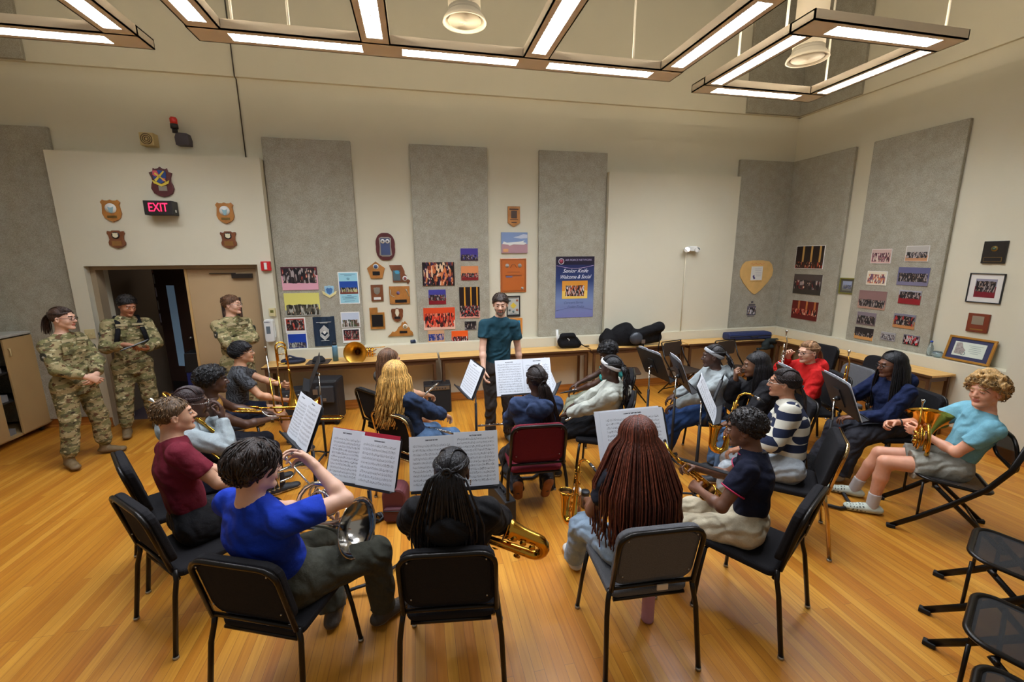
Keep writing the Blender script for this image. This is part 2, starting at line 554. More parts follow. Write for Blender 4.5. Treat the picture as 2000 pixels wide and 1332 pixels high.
class Fld:
    def __init__(s, lo, hi, h):
        s.lo = np.asarray(lo, float)
        s.h = h
        s.n = np.ceil((np.asarray(hi)-s.lo)/h).astype(int)+2
        s.d = np.full(s.n, .5, np.float32)
    def win(s, lo, hi):
        a = np.clip(np.floor((lo-s.lo)/s.h).astype(int), 0, s.n-1)
        b = np.clip(np.ceil((hi-s.lo)/s.h).astype(int)+1, 1, s.n)
        return tuple(slice(int(a[i]), int(max(a[i]+1, b[i]))) for i in range(3))
    def xyz(s, w):
        return np.meshgrid(*[(np.arange(w[i].start, w[i].stop)*s.h+s.lo[i]).astype(np.float32) for i in range(3)], indexing='ij')
    def cap(s, a, b, ra, rb=None, k=.02, flat=None, cut0=False, cut1=False, sub=False):
        """tapered capsule; flat=(normal, factor) squashes along normal"""
        a, b = A(*a), A(*b)
        rb = ra if rb is None else rb
        R = max(ra, rb)*(flat[1] if flat and flat[1] > 1 else 1)+k+2*s.h
        w = s.win(np.minimum(a, b)-R, np.maximum(a, b)+R)
        X, Y, Z = s.xyz(w)
        ab = b-a
        L2 = ab@ab+1e-9
        px, py, pz = X-a[0], Y-a[1], Z-a[2]
        t = (px*ab[0]+py*ab[1]+pz*ab[2])/L2
        tc = np.clip(t, 0, 1)
        px, py, pz = px-tc*ab[0], py-tc*ab[1], pz-tc*ab[2]
        if flat:
            n = nrm(flat[0])
            q = (px*n[0]+py*n[1]+pz*n[2])*(1/flat[1]-1)
            px, py, pz = px+q*n[0], py+q*n[1], pz+q*n[2]
        d = np.sqrt(px*px+py*py+pz*pz)-(ra+(rb-ra)*tc)
        L = math.sqrt(L2)
        if cut0: d = np.maximum(d, -t*L)
        if cut1: d = np.maximum(d, (t-1)*L)
        s.mrg(w, d, k, sub)
        return s
    def ell(s, c, r, M=None, k=.02, sub=False, cut=None):
        """ellipsoid; M rows = local axes"""
        c = A(*c)
        r = A(*r) if not np.isscalar(r) else A(r, r, r)
        M = np.eye(3) if M is None else M
        R = r.max()+k+2*s.h
        w = s.win(c-R, c+R)
        X, Y, Z = s.xyz(w)
        X, Y, Z = X-c[0], Y-c[1], Z-c[2]
        q = [(M[i][0]*X+M[i][1]*Y+M[i][2]*Z)/r[i] for i in range(3)]
        l = np.sqrt(q[0]**2+q[1]**2+q[2]**2)
        d = (l-1)*r.min()*.55+(l-1)*r.mean()*.45
        if cut is not None:   # (unit n in world, offset): keeps n.p < offset
            for n, o in cut: d = np.maximum(d, n[0]*X+n[1]*Y+n[2]*Z-o)
        s.mrg(w, d.astype(np.float32), k, sub)
        return s
    def mrg(s, w, d, k, sub):
        f = s.d[w]
        if sub:
            s.d[w] = np.maximum(f, -d)
            return
        if k > 1e-4:
            h = np.clip(.5+.5*(d-f)/k, 0, 1)
            s.d[w] = d*(1-h)+f*h-k*h*(1-h)
        else: s.d[w] = np.minimum(f, d)
    def cutplane(s, n, o):
        """remove n.p > o"""
        w = tuple(slice(0, int(x)) for x in s.n)
        X, Y, Z = s.xyz(w)
        s.d = np.maximum(s.d, n[0]*X+n[1]*Y+n[2]*Z-o).astype(np.float32)
    def wrinkle(s, amp, f=30, seed=0):
        w = tuple(slice(0, int(x)) for x in s.n)
        X, Y, Z = s.xyz(w)
        r = np.random.RandomState(seed)
        t = 0
        for i in range(5):
            v = r.normal(size=3)
            v = v/np.linalg.norm(v)*f*(.5+.35*i)
            ph = r.rand(4)*6
            t = t+np.sin(v[0]*X+v[1]*Y+v[2]*Z+ph[0]+1.6*np.sin(X*f*.35+ph[1])+1.6*np.sin(Z*f*.4+ph[2])+1.4*np.sin(Y*f*.4+ph[3]))/(1+.4*i)
        s.d = s.d+(amp*t).astype(np.float32)
    def nets(s):
        d = s.d
        n = d.shape
        ins = d < 0
        c = np.zeros((n[0]-1, n[1]-1, n[2]-1), np.int8)
        for i in (0, 1):
            for j in (0, 1):
                for k in (0, 1): c += ins[i:n[0]-1+i, j:n[1]-1+j, k:n[2]-1+k]
        act = np.argwhere((c > 0) & (c < 8))
        if len(act) == 0: return np.zeros((0, 3)), np.zeros((0, 4), int)
        idm = np.full(c.shape, -1, np.int32)
        idm[act[:, 0], act[:, 1], act[:, 2]] = np.arange(len(act))
        sm = np.zeros((len(act), 3))
        ct = np.zeros(len(act))
        cs = [(i, j, k) for i in (0, 1) for j in (0, 1) for k in (0, 1)]
        val = {q: d[act[:, 0]+q[0], act[:, 1]+q[1], act[:, 2]+q[2]] for q in cs}
        for p in cs:
            for ax in range(3):
                if p[ax]: continue
                q = tuple(p[i]+(i == ax) for i in range(3))
                v0, v1 = val[p], val[q]
                m = (v0 < 0) != (v1 < 0)
                t = np.where(m, v0/np.where(m, v0-v1, 1), 0)
                pos = np.array(p, float)[None]+t[:, None]*(np.array(q)-np.array(p))[None]
                sm += pos*m[:, None]
                ct += m
        v = (act+sm/ct[:, None])*s.h+s.lo
        F = []
        for ax in range(3):
            a1, a2 = (ax+1) % 3, (ax+2) % 3
            sl0 = [slice(None)]*3
            sl1 = [slice(None)]*3
            sl0[ax] = slice(0, -1)
            sl1[ax] = slice(1, None)
            i0, i1 = ins[tuple(sl0)], ins[tuple(sl1)]
            e = np.argwhere(i0 != i1)
            e = e[(e[:, a1] > 0) & (e[:, a2] > 0) & (e[:, a1] < n[a1]-1) & (e[:, a2] < n[a2]-1)]
            if not len(e): continue
            fl = i0[e[:, 0], e[:, 1], e[:, 2]]
            def cell(o1, o2):
                q = e.copy()
                q[:, a1] -= o1
                q[:, a2] -= o2
                return idm[q[:, 0], q[:, 1], q[:, 2]]
            qd = np.stack([cell(1, 1), cell(0, 1), cell(0, 0), cell(1, 0)], 1)
            qd[~fl] = qd[~fl][:, ::-1]
            F.append(qd)
        F = np.concatenate(F)
        return v, F[(F >= 0).all(1)]

def npmesh(name, parts, mats, parent, mif=None, extra=None):
    """parts: list of (verts, quads); mif: function of face centres -> material index"""
    vs = []
    fs = []
    o = 0
    for v, f in parts:
        vs.append(v)
        fs.append(f+o)
        o += len(v)
    v = np.concatenate(vs)
    f = np.concatenate(fs)
    me = bpy.data.meshes.new(name)
    me.vertices.add(len(v))
    me.vertices.foreach_set('co', v.astype(np.float32).ravel())
    me.loops.add(len(f)*4)
    me.loops.foreach_set('vertex_index', f.astype(np.int32).ravel())
    me.polygons.add(len(f))
    me.polygons.foreach_set('loop_start', np.arange(len(f), dtype=np.int32)*4)
    me.polygons.foreach_set('loop_total', np.full(len(f), 4, np.int32))
    for m in (mats if isinstance(mats, (list, tuple)) else [mats]): me.materials.append(m)
    if mif is not None:
        me.polygons.foreach_set('material_index', mif(v[f].mean(1)).astype(np.int32))
    me.polygons.foreach_set('use_smooth', np.ones(len(f), bool))
    me.update(calc_edges=True)
    ob = bpy.data.objects.new(name, me)
    return finish(ob, parent)

def gquads(g):
    """quads of a G (ngons fanned into degenerate-free quads) for joining"""
    v = np.array(g.v, float)
    q = []
    for f in g.f:
        if len(f) == 4: q.append(f)
        elif len(f) == 3: q.append([f[0], f[1], f[2], f[2]])
        else:
            for i in range(1, len(f)-1, 2): q.append([f[0], f[i], f[i+1], f[min(i+2, len(f)-1)]])
    return v, np.array([x for x in q if len(set(x)) == 4])

def rotm(yaw, pitch=0, roll=0):
    """columns x right, y forward, z up; yaw ccw deg, pitch up deg, roll deg"""
    a, b, c = RD(yaw), RD(pitch), RD(roll)
    Rz = np.array([[cos(a), -sin(a), 0], [sin(a), cos(a), 0], [0, 0, 1]])
    Rx = np.array([[1, 0, 0], [0, cos(b), -sin(b)], [0, sin(b), cos(b)]])
    Ry = np.array([[cos(c), 0, sin(c)], [0, 1, 0], [-sin(c), 0, cos(c)]])
    return Rz@Rx@Ry

def ik(a, t, l1, l2, hint):
    a, t = A(*a), A(*t)
    d = t-a
    L = np.linalg.norm(d)
    if L > (l1+l2)*.995:
        d = d*(l1+l2)*.995/L
        t = a+d
        L = np.linalg.norm(d)
    if L < abs(l1-l2)*1.05+.02: L = abs(l1-l2)*1.05+.02
    u = d/(np.linalg.norm(d)+1e-9)
    x = (l1*l1-l2*l2+L*L)/(2*L)
    h = math.sqrt(max(1e-6, l1*l1-x*x))
    p = A(*hint)
    p = nrm(p-u*(p@u))
    return a+u*x+p*h, t

def skin(col, key):
    k = 'skin_'+key
    if k in MC: return MC[k]
    b = NB(k)
    n = b.noise(14, 4)
    c = lin(col)
    b.l(b.ramp(n.outputs[0], [(.3, (*[x*.88 for x in c[:3]], 1)), (.7, (*[min(1, x*1.08) for x in c[:3]], 1))]), b.b.inputs['Base Color'])
    b.b.inputs['Roughness'].default_value = .48
    b.b.inputs['Subsurface Weight'].default_value = .08
    b.b.inputs['Subsurface Radius'].default_value = (.02, .008, .004)
    b.bump(b.noise(60, 3).outputs[0], .12, .003)
    return b.m

def hairm(col, key, scale=(1, 1, 1)):
    k = 'hair_'+key
    if k in MC: return MC[k]
    b = NB(k)
    v = b.map(b.tc.outputs['Object'], scale=(130, 130, 16))
    n = b.noise(1, 4, v)
    n2 = b.noise(22, 3)
    c = lin(col)
    gi = b.n('NewGeometry')
    rv = b.ramp(gi.outputs['Random Per Island'], [(0, (.5, .5, .5, 1)), (.6, (1, 1, 1, 1)), (1, (1.9, 1.9, 1.9, 1))])
    col_ = b.ramp(n.outputs[0], [(.32, (*[x*.45 for x in c[:3]], 1)), (.55, c), (.75, (*[min(1, x*1.7+.004) for x in c[:3]], 1))])
    col_ = b.mix(1., col_, rv, 'MULTIPLY')
    b.l(col_, b.b.inputs['Base Color'])
    b.b.inputs['Roughness'].default_value = .42
    b.b.inputs['Specular IOR Level'].default_value = .35
    m = b.math('ADD', n.outputs[0], n2.outputs[0])
    b.bump(m, .7, .008)
    return b.m

def cloth(col, key, rough=.85, weave=220, fold=.6):
    k = 'cloth_'+key
    if k in MC: return MC[k]
    b = NB(k)
    n = b.noise(weave, 2)
    n2 = b.noise(13, 5)
    c = lin(col)
    b.l(b.ramp(b.math('ADD', b.math('MULTIPLY', n.outputs[0], .45), b.math('MULTIPLY', n2.outputs[0], .55)), [(.32, (*[x*.82 for x in c[:3]], 1)), (.68, (*[min(1, x*1.16) for x in c[:3]], 1))]), b.b.inputs['Base Color'])
    b.b.inputs['Roughness'].default_value = rough
    b.b.inputs['Specular IOR Level'].default_value = .25
    w = b.n('TexWave', wave_type='BANDS', bands_direction='DIAGONAL')
    w.inputs['Scale'].default_value = 5
    w.inputs['Distortion'].default_value = 9
    w.inputs['Detail'].default_value = 2
    b.l(b.tc.outputs['Object'], w.inputs['Vector'])
    b.bump(b.math('ADD', b.math('MULTIPLY', w.outputs['Fac'], .5), b.math('MULTIPLY', n2.outputs[0], .8)), fold, .03)
    return b.m

def camo():
    if 'camo' in MC: return MC['camo']
    b = NB('camo')
    o = b.tc.outputs['Object']
    v = b.map(o, scale=(1, 1, 1.9))
    def layer(sc, w, lo): 
        n = b.noise(sc, 4, v, w=w)
        return b.ramp(n.outputs[0], [(lo, (0, 0, 0, 1)), (lo+.015, (1, 1, 1, 1))])
    c = b.mix(layer(9, 1, .5), (150, 136, 98), (116, 112, 74))
    c = b.mix(layer(11, 7, .55), c, (88, 84, 56))
    c = b.mix(layer(15, 12, .6), c, (92, 66, 44))
    c = b.mix(layer(17, 21, .6), c, (184, 172, 134))
    c = b.mix(layer(22, 33, .655), c, (52, 40, 30))
    b.l(c, b.b.inputs['Base Color'])
    b.b.inputs['Roughness'].default_value = .9
    b.b.inputs['Specular IOR Level'].default_value = .2
    w = b.noise(10, 4)
    b.bump(w.outputs[0], .6, .04)
    return b.m

EYEW = mat('eye_white', (225, 220, 212), .2)
IRIS = mat('iris_dark', (45, 30, 20), .15)
LIPS = {}

def hand(F, W, d, n, side, s=1., curl=.35, spread=1., k0=.01):
    """W wrist, d finger direction, n palm normal, side +1 right hand / -1 left hand"""
    d = nrm(d)
    n = nrm(A(*n)-d*(A(*n)@d))
    t = np.cross(d, n)*side       # towards the thumb
    W = A(*W)
    K = []
    for i, (o, l) in enumerate(((.030, .088), (.011, .092), (-.009, .087), (-.027, .079))):
        kn = W+d*l*s+t*o*s*spread
        K.append(kn)
        F.cap(W+d*.018*s+t*o*.62*s, kn, .0155*s, .0118*s, k=.016*s)
    F.cap(W-d*.02, W+d*.04*s, .024*s, .024*s, k=.02*s, flat=(n, .72))
    for i, kn in enumerate(K):
        c = curl+(.06*i)
        L = ((.042, .025, .02), (.046, .029, .021), (.042, .027, .02), (.033, .02, .018))[i]
        a = 0
        p = kn
        r = .0096
        for j, l in enumerate(L):
            a += c*(1.0, 1.35, .8)[j]
            q = p+(d*cos(a)+n*sin(a))*l*s+t*(.003*(1.5-i))*s*spread
            F.cap(p, q, r*s, (r-.0009)*s, k=.003)
            p = q
            r -= .0009
    b0 = W+d*.022*s+t*.02*s+n*.006*s
    b1 = b0+nrm(t*.8+d*.55+n*.35)*.042*s
    b2 = b1+nrm(t*.25+d*.9+n*(.3+curl*.5))*.032*s
    b3 = b2+nrm(-t*.05+d*.85+n*(.35+curl*.7))*.026*s
    F.cap(b0, b1, .016*s, .012*s, k=.014)
    F.cap(b1, b2, .0115*s, .0105*s, k=.004)
    F.cap(b2, b3, .0105*s, .009*s, k=.004)

SEATZ = .47
PEOPLE = {}
def person(label, at, h, head, look=(0, 0, 0), s=1., sit=True, skinc=(200, 150, 120), hair=('short', (60, 45, 35)), top=None, bottom=None,
           RHt=(.2, .35, .62), LHt=(-.2, .35, .62), Rd=None, Ld=None, Rn=(0, 0, -1), Ln=(0, 0, -1), curl=(.4, .4), RE=(.6, -.6, -.6), LE=(-.6, -.6, -.6),
           RF=(.13, .42), LF=(-.13, .42), kn=0., toe=(0, 0), shoe=((40, 40, 42), (210, 208, 200)), glasses=None, fem=0, hz=None, beard=None, hd=1., fat=1., hres=.0048,
           bres=.0065, cres=.0105, smile=0, seed=0, socks=None, RAz=None, LAz=None, pitch=0):
    """local frame: x right, y forward, z up; hips over the origin. head given in world xyz."""
    key = label
    r = root('person', label, 'person', (at[0], at[1], 0), h)
    ca, sa = cos(RD(h)), sin(RD(h))
    def wl(p): x, y = p[0]-at[0], p[1]-at[1]; return A(x*ca+y*sa, -x*sa+y*ca, p[2])
    def lw(p): return A(at[0]+p[0]*ca-p[1]*sa, at[1]+p[0]*sa+p[1]*ca, p[2])
    Hc = wl(head)
    look = (look[0]-h, *look[1:])
    if look[0] > 180: look = (look[0]-360, *look[1:])
    if look[0] < -180: look = (look[0]+360, *look[1:])
    if RHt[0] == 'w': RHt = wl(RHt[1:])
    if LHt[0] == 'w': LHt = wl(LHt[1:])
    hipz = hz or ((SEATZ+.105*s) if sit else .93*s)
    HIP = A(0, 0, hipz)
    Mh = rotm(*look)                      # head frame columns
    hx, hy, hzv = Mh[:, 0], Mh[:, 1], Mh[:, 2]
    def hp(x, y, z): return Hc+hx*x*hd+hy*y*hd+hzv*z*hd
    # spine
    lean = nrm(Hc-HIP)
    NK = Hc-hzv*.10*hd-hy*.022*hd-lean*(.05 if sit else .066)*s+A(0, -.012, 0)
    up_ = nrm(NK-HIP)
    shyaw = look[0]*.22
    sx = rotm(shyaw)[:, 0]
    sx = nrm(sx-up_*(sx@up_))
    fr = np.cross(up_, sx)               # chest forward
    CH = HIP+(NK-HIP)*.66-fr*.02
    WA = HIP+(NK-HIP)*.28-fr*.012
    sw = (.176-.02*fem)*s*(1+(fat-1)*.4)
    sd_ = .07 if sit else .09
    SR, SL = NK-up_*sd_*s+sx*sw-fr*.008, NK-up_*sd_*s-sx*sw-fr*.008
    ua, fa = .285*s, .25*s
    def arm(S, T, E): return ik(S, T, ua, fa, E)
    ER, WR = arm(SR, RHt, RE)
    EL, WL = arm(SL, LHt, LE)
    hw = .088*s
    th, sh = .425*s, .40*s
    HR, HL = HIP+A(hw, .0, -.01), HIP+A(-hw, .0, -.01)
    if not sit: HR, HL = HIP+A(hw, 0, -.02), HIP+A(-hw, 0, -.02)
    AR = A(RF[0], RF[1], RAz or .085*s)
    AL = A(LF[0], LF[1], LAz or .085*s)
    KR, AR = ik(HR, AR, th, sh, (.12+kn, 1, .9) if sit else (.05, 1, 0))
    KL, AL = ik(HL, AL, th, sh, (-.12-kn, 1, .9) if sit else (-.05, 1, 0))
    Rd = nrm(WR-ER) if Rd is None else nrm(Rd)
    Ld = nrm(WL-EL) if Ld is None else nrm(Ld)
    sk = skin(skinc, '%d_%d_%d' % skinc)
    lk = 'lip_%d_%d_%d' % skinc
    lipm = mat(lk, (int(skinc[0]*.86), int(skinc[1]*.66), int(skinc[2]*.66)), .45)
    hc = hair[1]
    hm = hairm(hc, '%d_%d_%d' % hc)
    parts = []
    # --- torso + legs under clothes
    pts = np.array([HIP, NK, SR, SL, KR, KL, AR, AL, HR, HL])
    F = Fld(pts.min(0)-.2, pts.max(0)+.2, .014)
    fl = (fr, .66)
    F.cap(HIP-up_*.0, WA, .125*s*fat, .118*s*fat, flat=fl).cap(WA, CH, .118*s*fat, .14*s*fat, flat=fl).cap(CH, NK-up_*.09*s, .14*s*fat, .10*s, flat=fl)
    F.cap(SR, NK-up_*.03*s, .044*s, .05*s, k=.04).cap(SL, NK-up_*.03*s, .044*s, .05*s, k=.04).cap(NK-up_*.08, NK, .07*s, .055*s, k=.04)
    F.cap(HR, HL, .105*s*fat, k=.04)
    for a, b, c in ((HR, KR, AR), (HL, KL, AL)):
        F.cap(a, b, .085*s*fat, .056*s, k=.04).cap(b, b+(c-b)*.35, .054*s, .052*s, k=.02).cap(b+(c-b)*.35, c, .052*s, .034*s, k=.02)
    parts.append(F.nets())
    # --- arms and hands
    for S, E, W, d, n, side, cu in ((SR, ER, WR, Rd, Rn, 1, curl[0]), (SL, EL, WL, Ld, Ln, -1, curl[1])):
        q = np.array([S, E, W, W+d*.19*s])
        F = Fld(q.min(0)-.09, q.max(0)+.09, bres)
        F.cap(S, S+(E-S)*.35, .052*s, .05*s, k=.02).cap(S+(E-S)*.35, E, .048*s, .036*s, k=.02)
        F.cap(E, E+(W-E)*.3, .036*s, .037*s, k=.02).cap(E+(W-E)*.3, W, .037*s, .0235*s, k=.02)
        hand(F, W, d, n, side, .97*s, cu)
        parts.append(F.nets())
    # --- head
    F = Fld(Hc-.155*hd, Hc+.155*hd, hres)
    F.lo = Hc-A(.15, .15, .19)*hd
    F = Fld(Hc-A(.15, .15, .2)*hd, Hc+A(.15, .15, .14)*hd, hres)
    Mr = Mh.T
    e = lambda c, rr, k=.012, sub=False: F.ell(hp(*c), A(*rr)*hd, Mr, k, sub)
    cp = lambda a, b, ra, rb=None, k=.012, sub=False: F.cap(hp(*a), hp(*b), ra*hd, (rb if rb is not None else ra)*hd, k, sub=sub)
    e((0, -.014, .03), (.077, .094, .086))
    e((0, .024, -.03), (.059, .064, .078), .03)
    jw = .046 if not fem else .04
    cp((jw, .0, -.052), (.012, .066, -.096), .02, .017, .02)
    cp((-jw, .0, -.052), (-.012, .066, -.096), .02, .017, .02)
    e((.034, .052, -.03), (.024, .026, .026), .02)
    e((-.034, .052, -.03), (.024, .026, .026), .02)
    cp((-.03, .079, .026), (.03, .079, .026), .0125, k=.014)
    for sd in (1, -1): e((sd*.03, .094, .004), (.018, .012, .011), .0, True)
    cp((0, .084, .012), (0, .104, -.026), .0085, .0125, .008)
    for sd in (1, -1): e((sd*.0125, .094, -.03), (.0085, .011, .008), .005)
    e((0, .085, -.055), (.023, .011, .0065), .004)
    e((0, .084, -.067), (.02, .0105, .0075), .004)
    e((0, .078, -.098), (.018, .014, .015), .012)
    for sd in (1, -1):
        e((sd*.079, -.006, -.006), (.009, .019, .03), .004)
        e((sd*.086, .0, -.004), (.006, .009, .016), .0, True)
    F.cap(hp(0, -.028, -.05), NK, (.052-.006*fem)*s, (.056-.005*fem)*s, k=.03)
    F.cap(NK, NK-up_*.06, .058*s, .075*s, k=.02)
    parts.append(F.nets())
    # eyes
    g = G()
    for sd in (1, -1):
        c = hp(sd*.03, .0785, .004)
        g.ball(c, .0135*hd, 12)
    ev, ef = gquads(g)
    parts.append((ev, ef))
    ne = len(ef)
    def mif(c):
        q = (c-Hc)@Mh/hd
        m = np.zeros(len(c))
        x, y, z = q[:, 0], q[:, 1], q[:, 2]
        lip = (np.abs(x) < .024-np.abs(z+.061)*.6) & (y > .075) & (z < -.05) & (z > -.0745)
        m[lip] = 1
        brow = (np.abs(np.abs(x)-.031) < .019) & (y > .07) & (np.abs(z-.027+(np.abs(x)-.031)**2*10) < (.0034 if fem else .0042))
        m[brow] = 2
        if beard:
            bd = (y > .012) & (z < -.04) & (z > -.116) & ~lip & (np.linalg.norm(q, axis=1) < .15) & ((z < -.07) | (np.abs(x) > .05) | ((z < -.043) & (np.abs(x) < .03)))
            m[bd] = 5
        m[-ne:] = 3
        ee = q[-ne:]
        dd = np.minimum(np.linalg.norm(ee-A(.03, .0905, .004), axis=1), np.linalg.norm(ee-A(-.03, .0905, .004), axis=1))
        k = m[-ne:]
        k[dd < .008] = 4
        # eyelids: the upper third of each ball is skin
        k[ee[:, 2] > .0085] = 0
        k[ee[:, 2] < -.0015] = 0
        m[-ne:] = k
        return m
    bm_ = hairm(beard, 'beard%d' % beard[0]) if beard else hm
    npmesh('body', parts, [sk, lipm, hm, EYEW, IRIS, bm_], r, mif)
    # --- trousers
    if bottom:
        kind, bm2 = bottom[0], bottom[1]
        loose = bottom[2] if len(bottom) > 2 else 1.
        F = Fld(pts.min(0)-.22, pts.max(0)+.22, cres)
        F.cap(HIP, WA-(WA-HIP)*.35, .13*s*fat, .128*s*fat, flat=(fr, .76), k=.03)
        F.cap(HR, HL, .11*s*fat, k=.05)
        for a, b, c in ((HR, KR, AR), (HL, KL, AL)):
            if kind == 'shorts':
                m_ = a+(b-a)*.62
                F.cap(a, m_, .108*s*fat, .10*s*loose, k=.035, cut1=True)
            else:
                F.cap(a, b, .104*s*fat, .074*s*loose, k=.035)
                hem = b+(c-b)*(.97 if kind != 'boots' else .8)
                if sit and kind != 'boots': hem = hem+A(0, 0, -.012)
                F.cap(b, b+(c-b)*.35, .073*s*loose, .07*s*loose, k=.03)
                F.cap(b+(c-b)*.35, hem, .07*s*loose, (.066 if kind != 'flare' else .092)*s*loose, k=.02, cut1=True)
                if kind == 'boots': F.cap(hem-(c-b)*.04, hem+(c-b)*.03, .066*s, .06*s, k=.015)
        F.wrinkle(.0036, 30, seed)
        npmesh('shorts' if kind == 'shorts' else 'trousers', [F.nets()], bm2, r)
    # --- shirt
    if top:
        kind, tm = top[0], top[1]
        opt = top[2] if len(top) > 2 else {}
        long = kind in ('hoodie', 'jacket', 'sweater')
        ex = {'tee': .016, 'polo': .018, 'tank': .014, 'hoodie': .03, 'jacket': .025, 'sweater': .032}[kind]
        q = np.array([HIP, NK, SR, SL, ER, EL, WR, WL])
        F = Fld(q.min(0)-.2, q.max(0)+.2, cres)
        lowz = HIP+(up_*.03 if sit else A(0,0,0))-up_*(0 if sit else (.14 if kind == 'jacket' else .09))*s
        fl2 = (fr, .72 if kind != 'jacket' else .78)
        F.cap(lowz, WA, (.105 if sit else .13)*s*fat+ex*1.2, .122*s*fat+ex, flat=fl2, k=.03, cut0=not sit)
        F.cap(WA, CH, .122*s*fat+ex, .14*s*fat+ex*.8, flat=fl2, k=.03)
        F.cap(CH, NK-up_*.1*s, .14*s*fat+ex*.8, .1*s+ex*.6, flat=fl2, k=.04)
        if kind != 'tank': F.cap(SR, NK-up_*.035*s, .046*s+ex*.6, .05*s+ex*.5, k=.04).cap(SL, NK-up_*.035*s, .046*s+ex*.6, .05*s+ex*.5, k=.04)
        else: F.cap(SR*.62+SL*.38, SL*.62+SR*.38, .05*s+ex*.5, k=.03)
        F.cap(NK-up_*.07*s, NK-up_*.012*s, .078*s+ex*.4, .064*s+ex*.2, k=.04, cut1=True)
        if fem:
            for sd in (1, -1): F.ell(CH+fr*.085*s+sx*sd*.065*s+up_*.01, (.07*s, .055*s, .065*s), np.array([sx, fr, up_]), .05)
        for S, E, W in ((SR, ER, WR), (SL, EL, WL)):
            if kind == 'tank': continue
            rs = .054*s+ex*.8
            if long:
                F.cap(S, E, rs, .044*s+ex, k=.03)
                F.cap(E, E+(W-E)*.9, .044*s+ex, .034*s+ex*.7, k=.02, cut1=True)
                if kind != 'jacket': F.cap(E+(W-E)*.86, E+(W-E)*.96, .031*s+ex*.45, k=.01, cut1=True)
            else:
                F.cap(S, S+(E-S)*(.62 if kind == 'tee' else .56), rs, .052*s+ex, k=.025, cut1=True)
        if kind == 'hoodie':
            B = NK-fr*.055-up_*.01
            for a0 in range(-110, 111, 22):
                a = RD(a0)
                p = NK-fr*.08*cos(a)*s+sx*.098*sin(a)*s-up_*(.026-.02*cos(a))
                F.cap(p, p+A(0, 0, .001), .038*s, k=.015)
            F.ell(NK-fr*.13*s-up_*.035*s, (.115*s, .06*s, .09*s), np.array([sx, fr, up_]), .012)
        if kind in ('jacket', 'polo'):
            for a0 in range(-150, 151, 20):
                a = RD(a0)
                p = NK-fr*.066*cos(a)*s+sx*.073*sin(a)*s-up_*(.008+.0*cos(a))
                F.cap(p, p+up_*.014-(p-NK)*.1, .011*s, k=.008)
        F.wrinkle({'jacket': .0045, 'tee': .0028, 'polo': .0026}.get(kind, .0036), 27, seed+3)
        # neck opening
        F.cap(NK-up_*.02, NK+up_*.2, .05*s, .05*s, k=0, sub=True)
        nm = {'tee': 't_shirt', 'polo': 'polo_shirt', 'tank': 'tank_top', 'hoodie': 'hoodie', 'jacket': 'jacket', 'sweater': 'sweater'}[kind]
        npmesh(nm, [F.nets()], tm, r, opt.get('mif'))
        if kind == 'jacket':
            g = G()
            for sd in (1, -1):
                c = CH+fr*.128*s*fat+sx*sd*.075*s+up_*.03
                g.T = M4((( *sx[:1], up_[0], fr[0], c[0]), (sx[1], up_[1], fr[1], c[1]), (sx[2], up_[2], fr[2], c[2]), (0, 0, 0, 1)))
                g.prism(rrect(-.055, .055, -.06, .055, .01), -.006, .006, 'z')
                g.prism([(-.055, .03), (.055, .03), (.055, .06), (-.055, .06)], .006, .012, 'z')
            obj('chest_pocket', g, tm, r, bevel=.003)
            for sd in (1, -1):
                c = CH+fr*.14*s*fat+sx*sd*.075*s+up_*.115
                obj('name_tape', G(M4((( *sx[:1], up_[0], fr[0], c[0]), (sx[1], up_[1], fr[1], c[1]), (sx[2], up_[2], fr[2], c[2]), (0, 0, 0, 1)))).box(-.055, .055, -.012, .012, -.012, .004), mat('tape_tan', (170, 156, 118), .8), r)
            for S, E, sd in ((SR, ER, 1), (SL, EL, -1)):
                c = S+(E-S)*.42+sx*sd*.07*s-fr*.0
                g = G(M4(((fr[0], 0, sx[0]*sd, c[0]), (fr[1], 0, sx[1]*sd, c[1]), (fr[2], 1, sx[2]*sd, c[2]), (0, 0, 0, 1))))
                g.prism(rrect(-.035, .035, -.045, .04, .03, 6), -.004, .006, 'z')
                g.m = 1
                g.prism([(-.014, -.004), (0, .012), (.018, .002), (.004, -.012)], .006, .008, 'z')
                obj('sleeve_patch', g, [mat('patch_dark', (52, 54, 44), .8), mat('patch_mark', (190, 190, 180), .7)], r)
        if kind == 'polo' and opt.get('trim'):
            g = G()
            pp = []
            for a0 in range(-165, 166, 15):
                a = RD(a0)
                pp.append(NK-fr*.082*cos(a)*s+sx*.09*sin(a)*s-up_*.012)
            g.tube(pp, .0045, 6)
            for S, E in ((SR, ER), (SL, EL)):
                u = nrm(E-S)
                x, y, _ = basis(u)
                c = S+(E-S)*.56
                g.tube([c+np.array(x*cos(t*pi/8)+y*sin(t*pi/8))*(.052*s+ex+.001) for t in range(16)], .005, 6, closed=True)
            obj('trim_piping', g, opt['trim'], r)
    # --- shoes
    up_m = mat('shoe_%d_%d_%d' % shoe[0], shoe[0], .6, bump=(60, .3))
    so_m = mat('sole_%d_%d_%d' % shoe[1], shoe[1], .6)
    ty = shoe[2] if len(shoe) > 2 else 'sneaker'
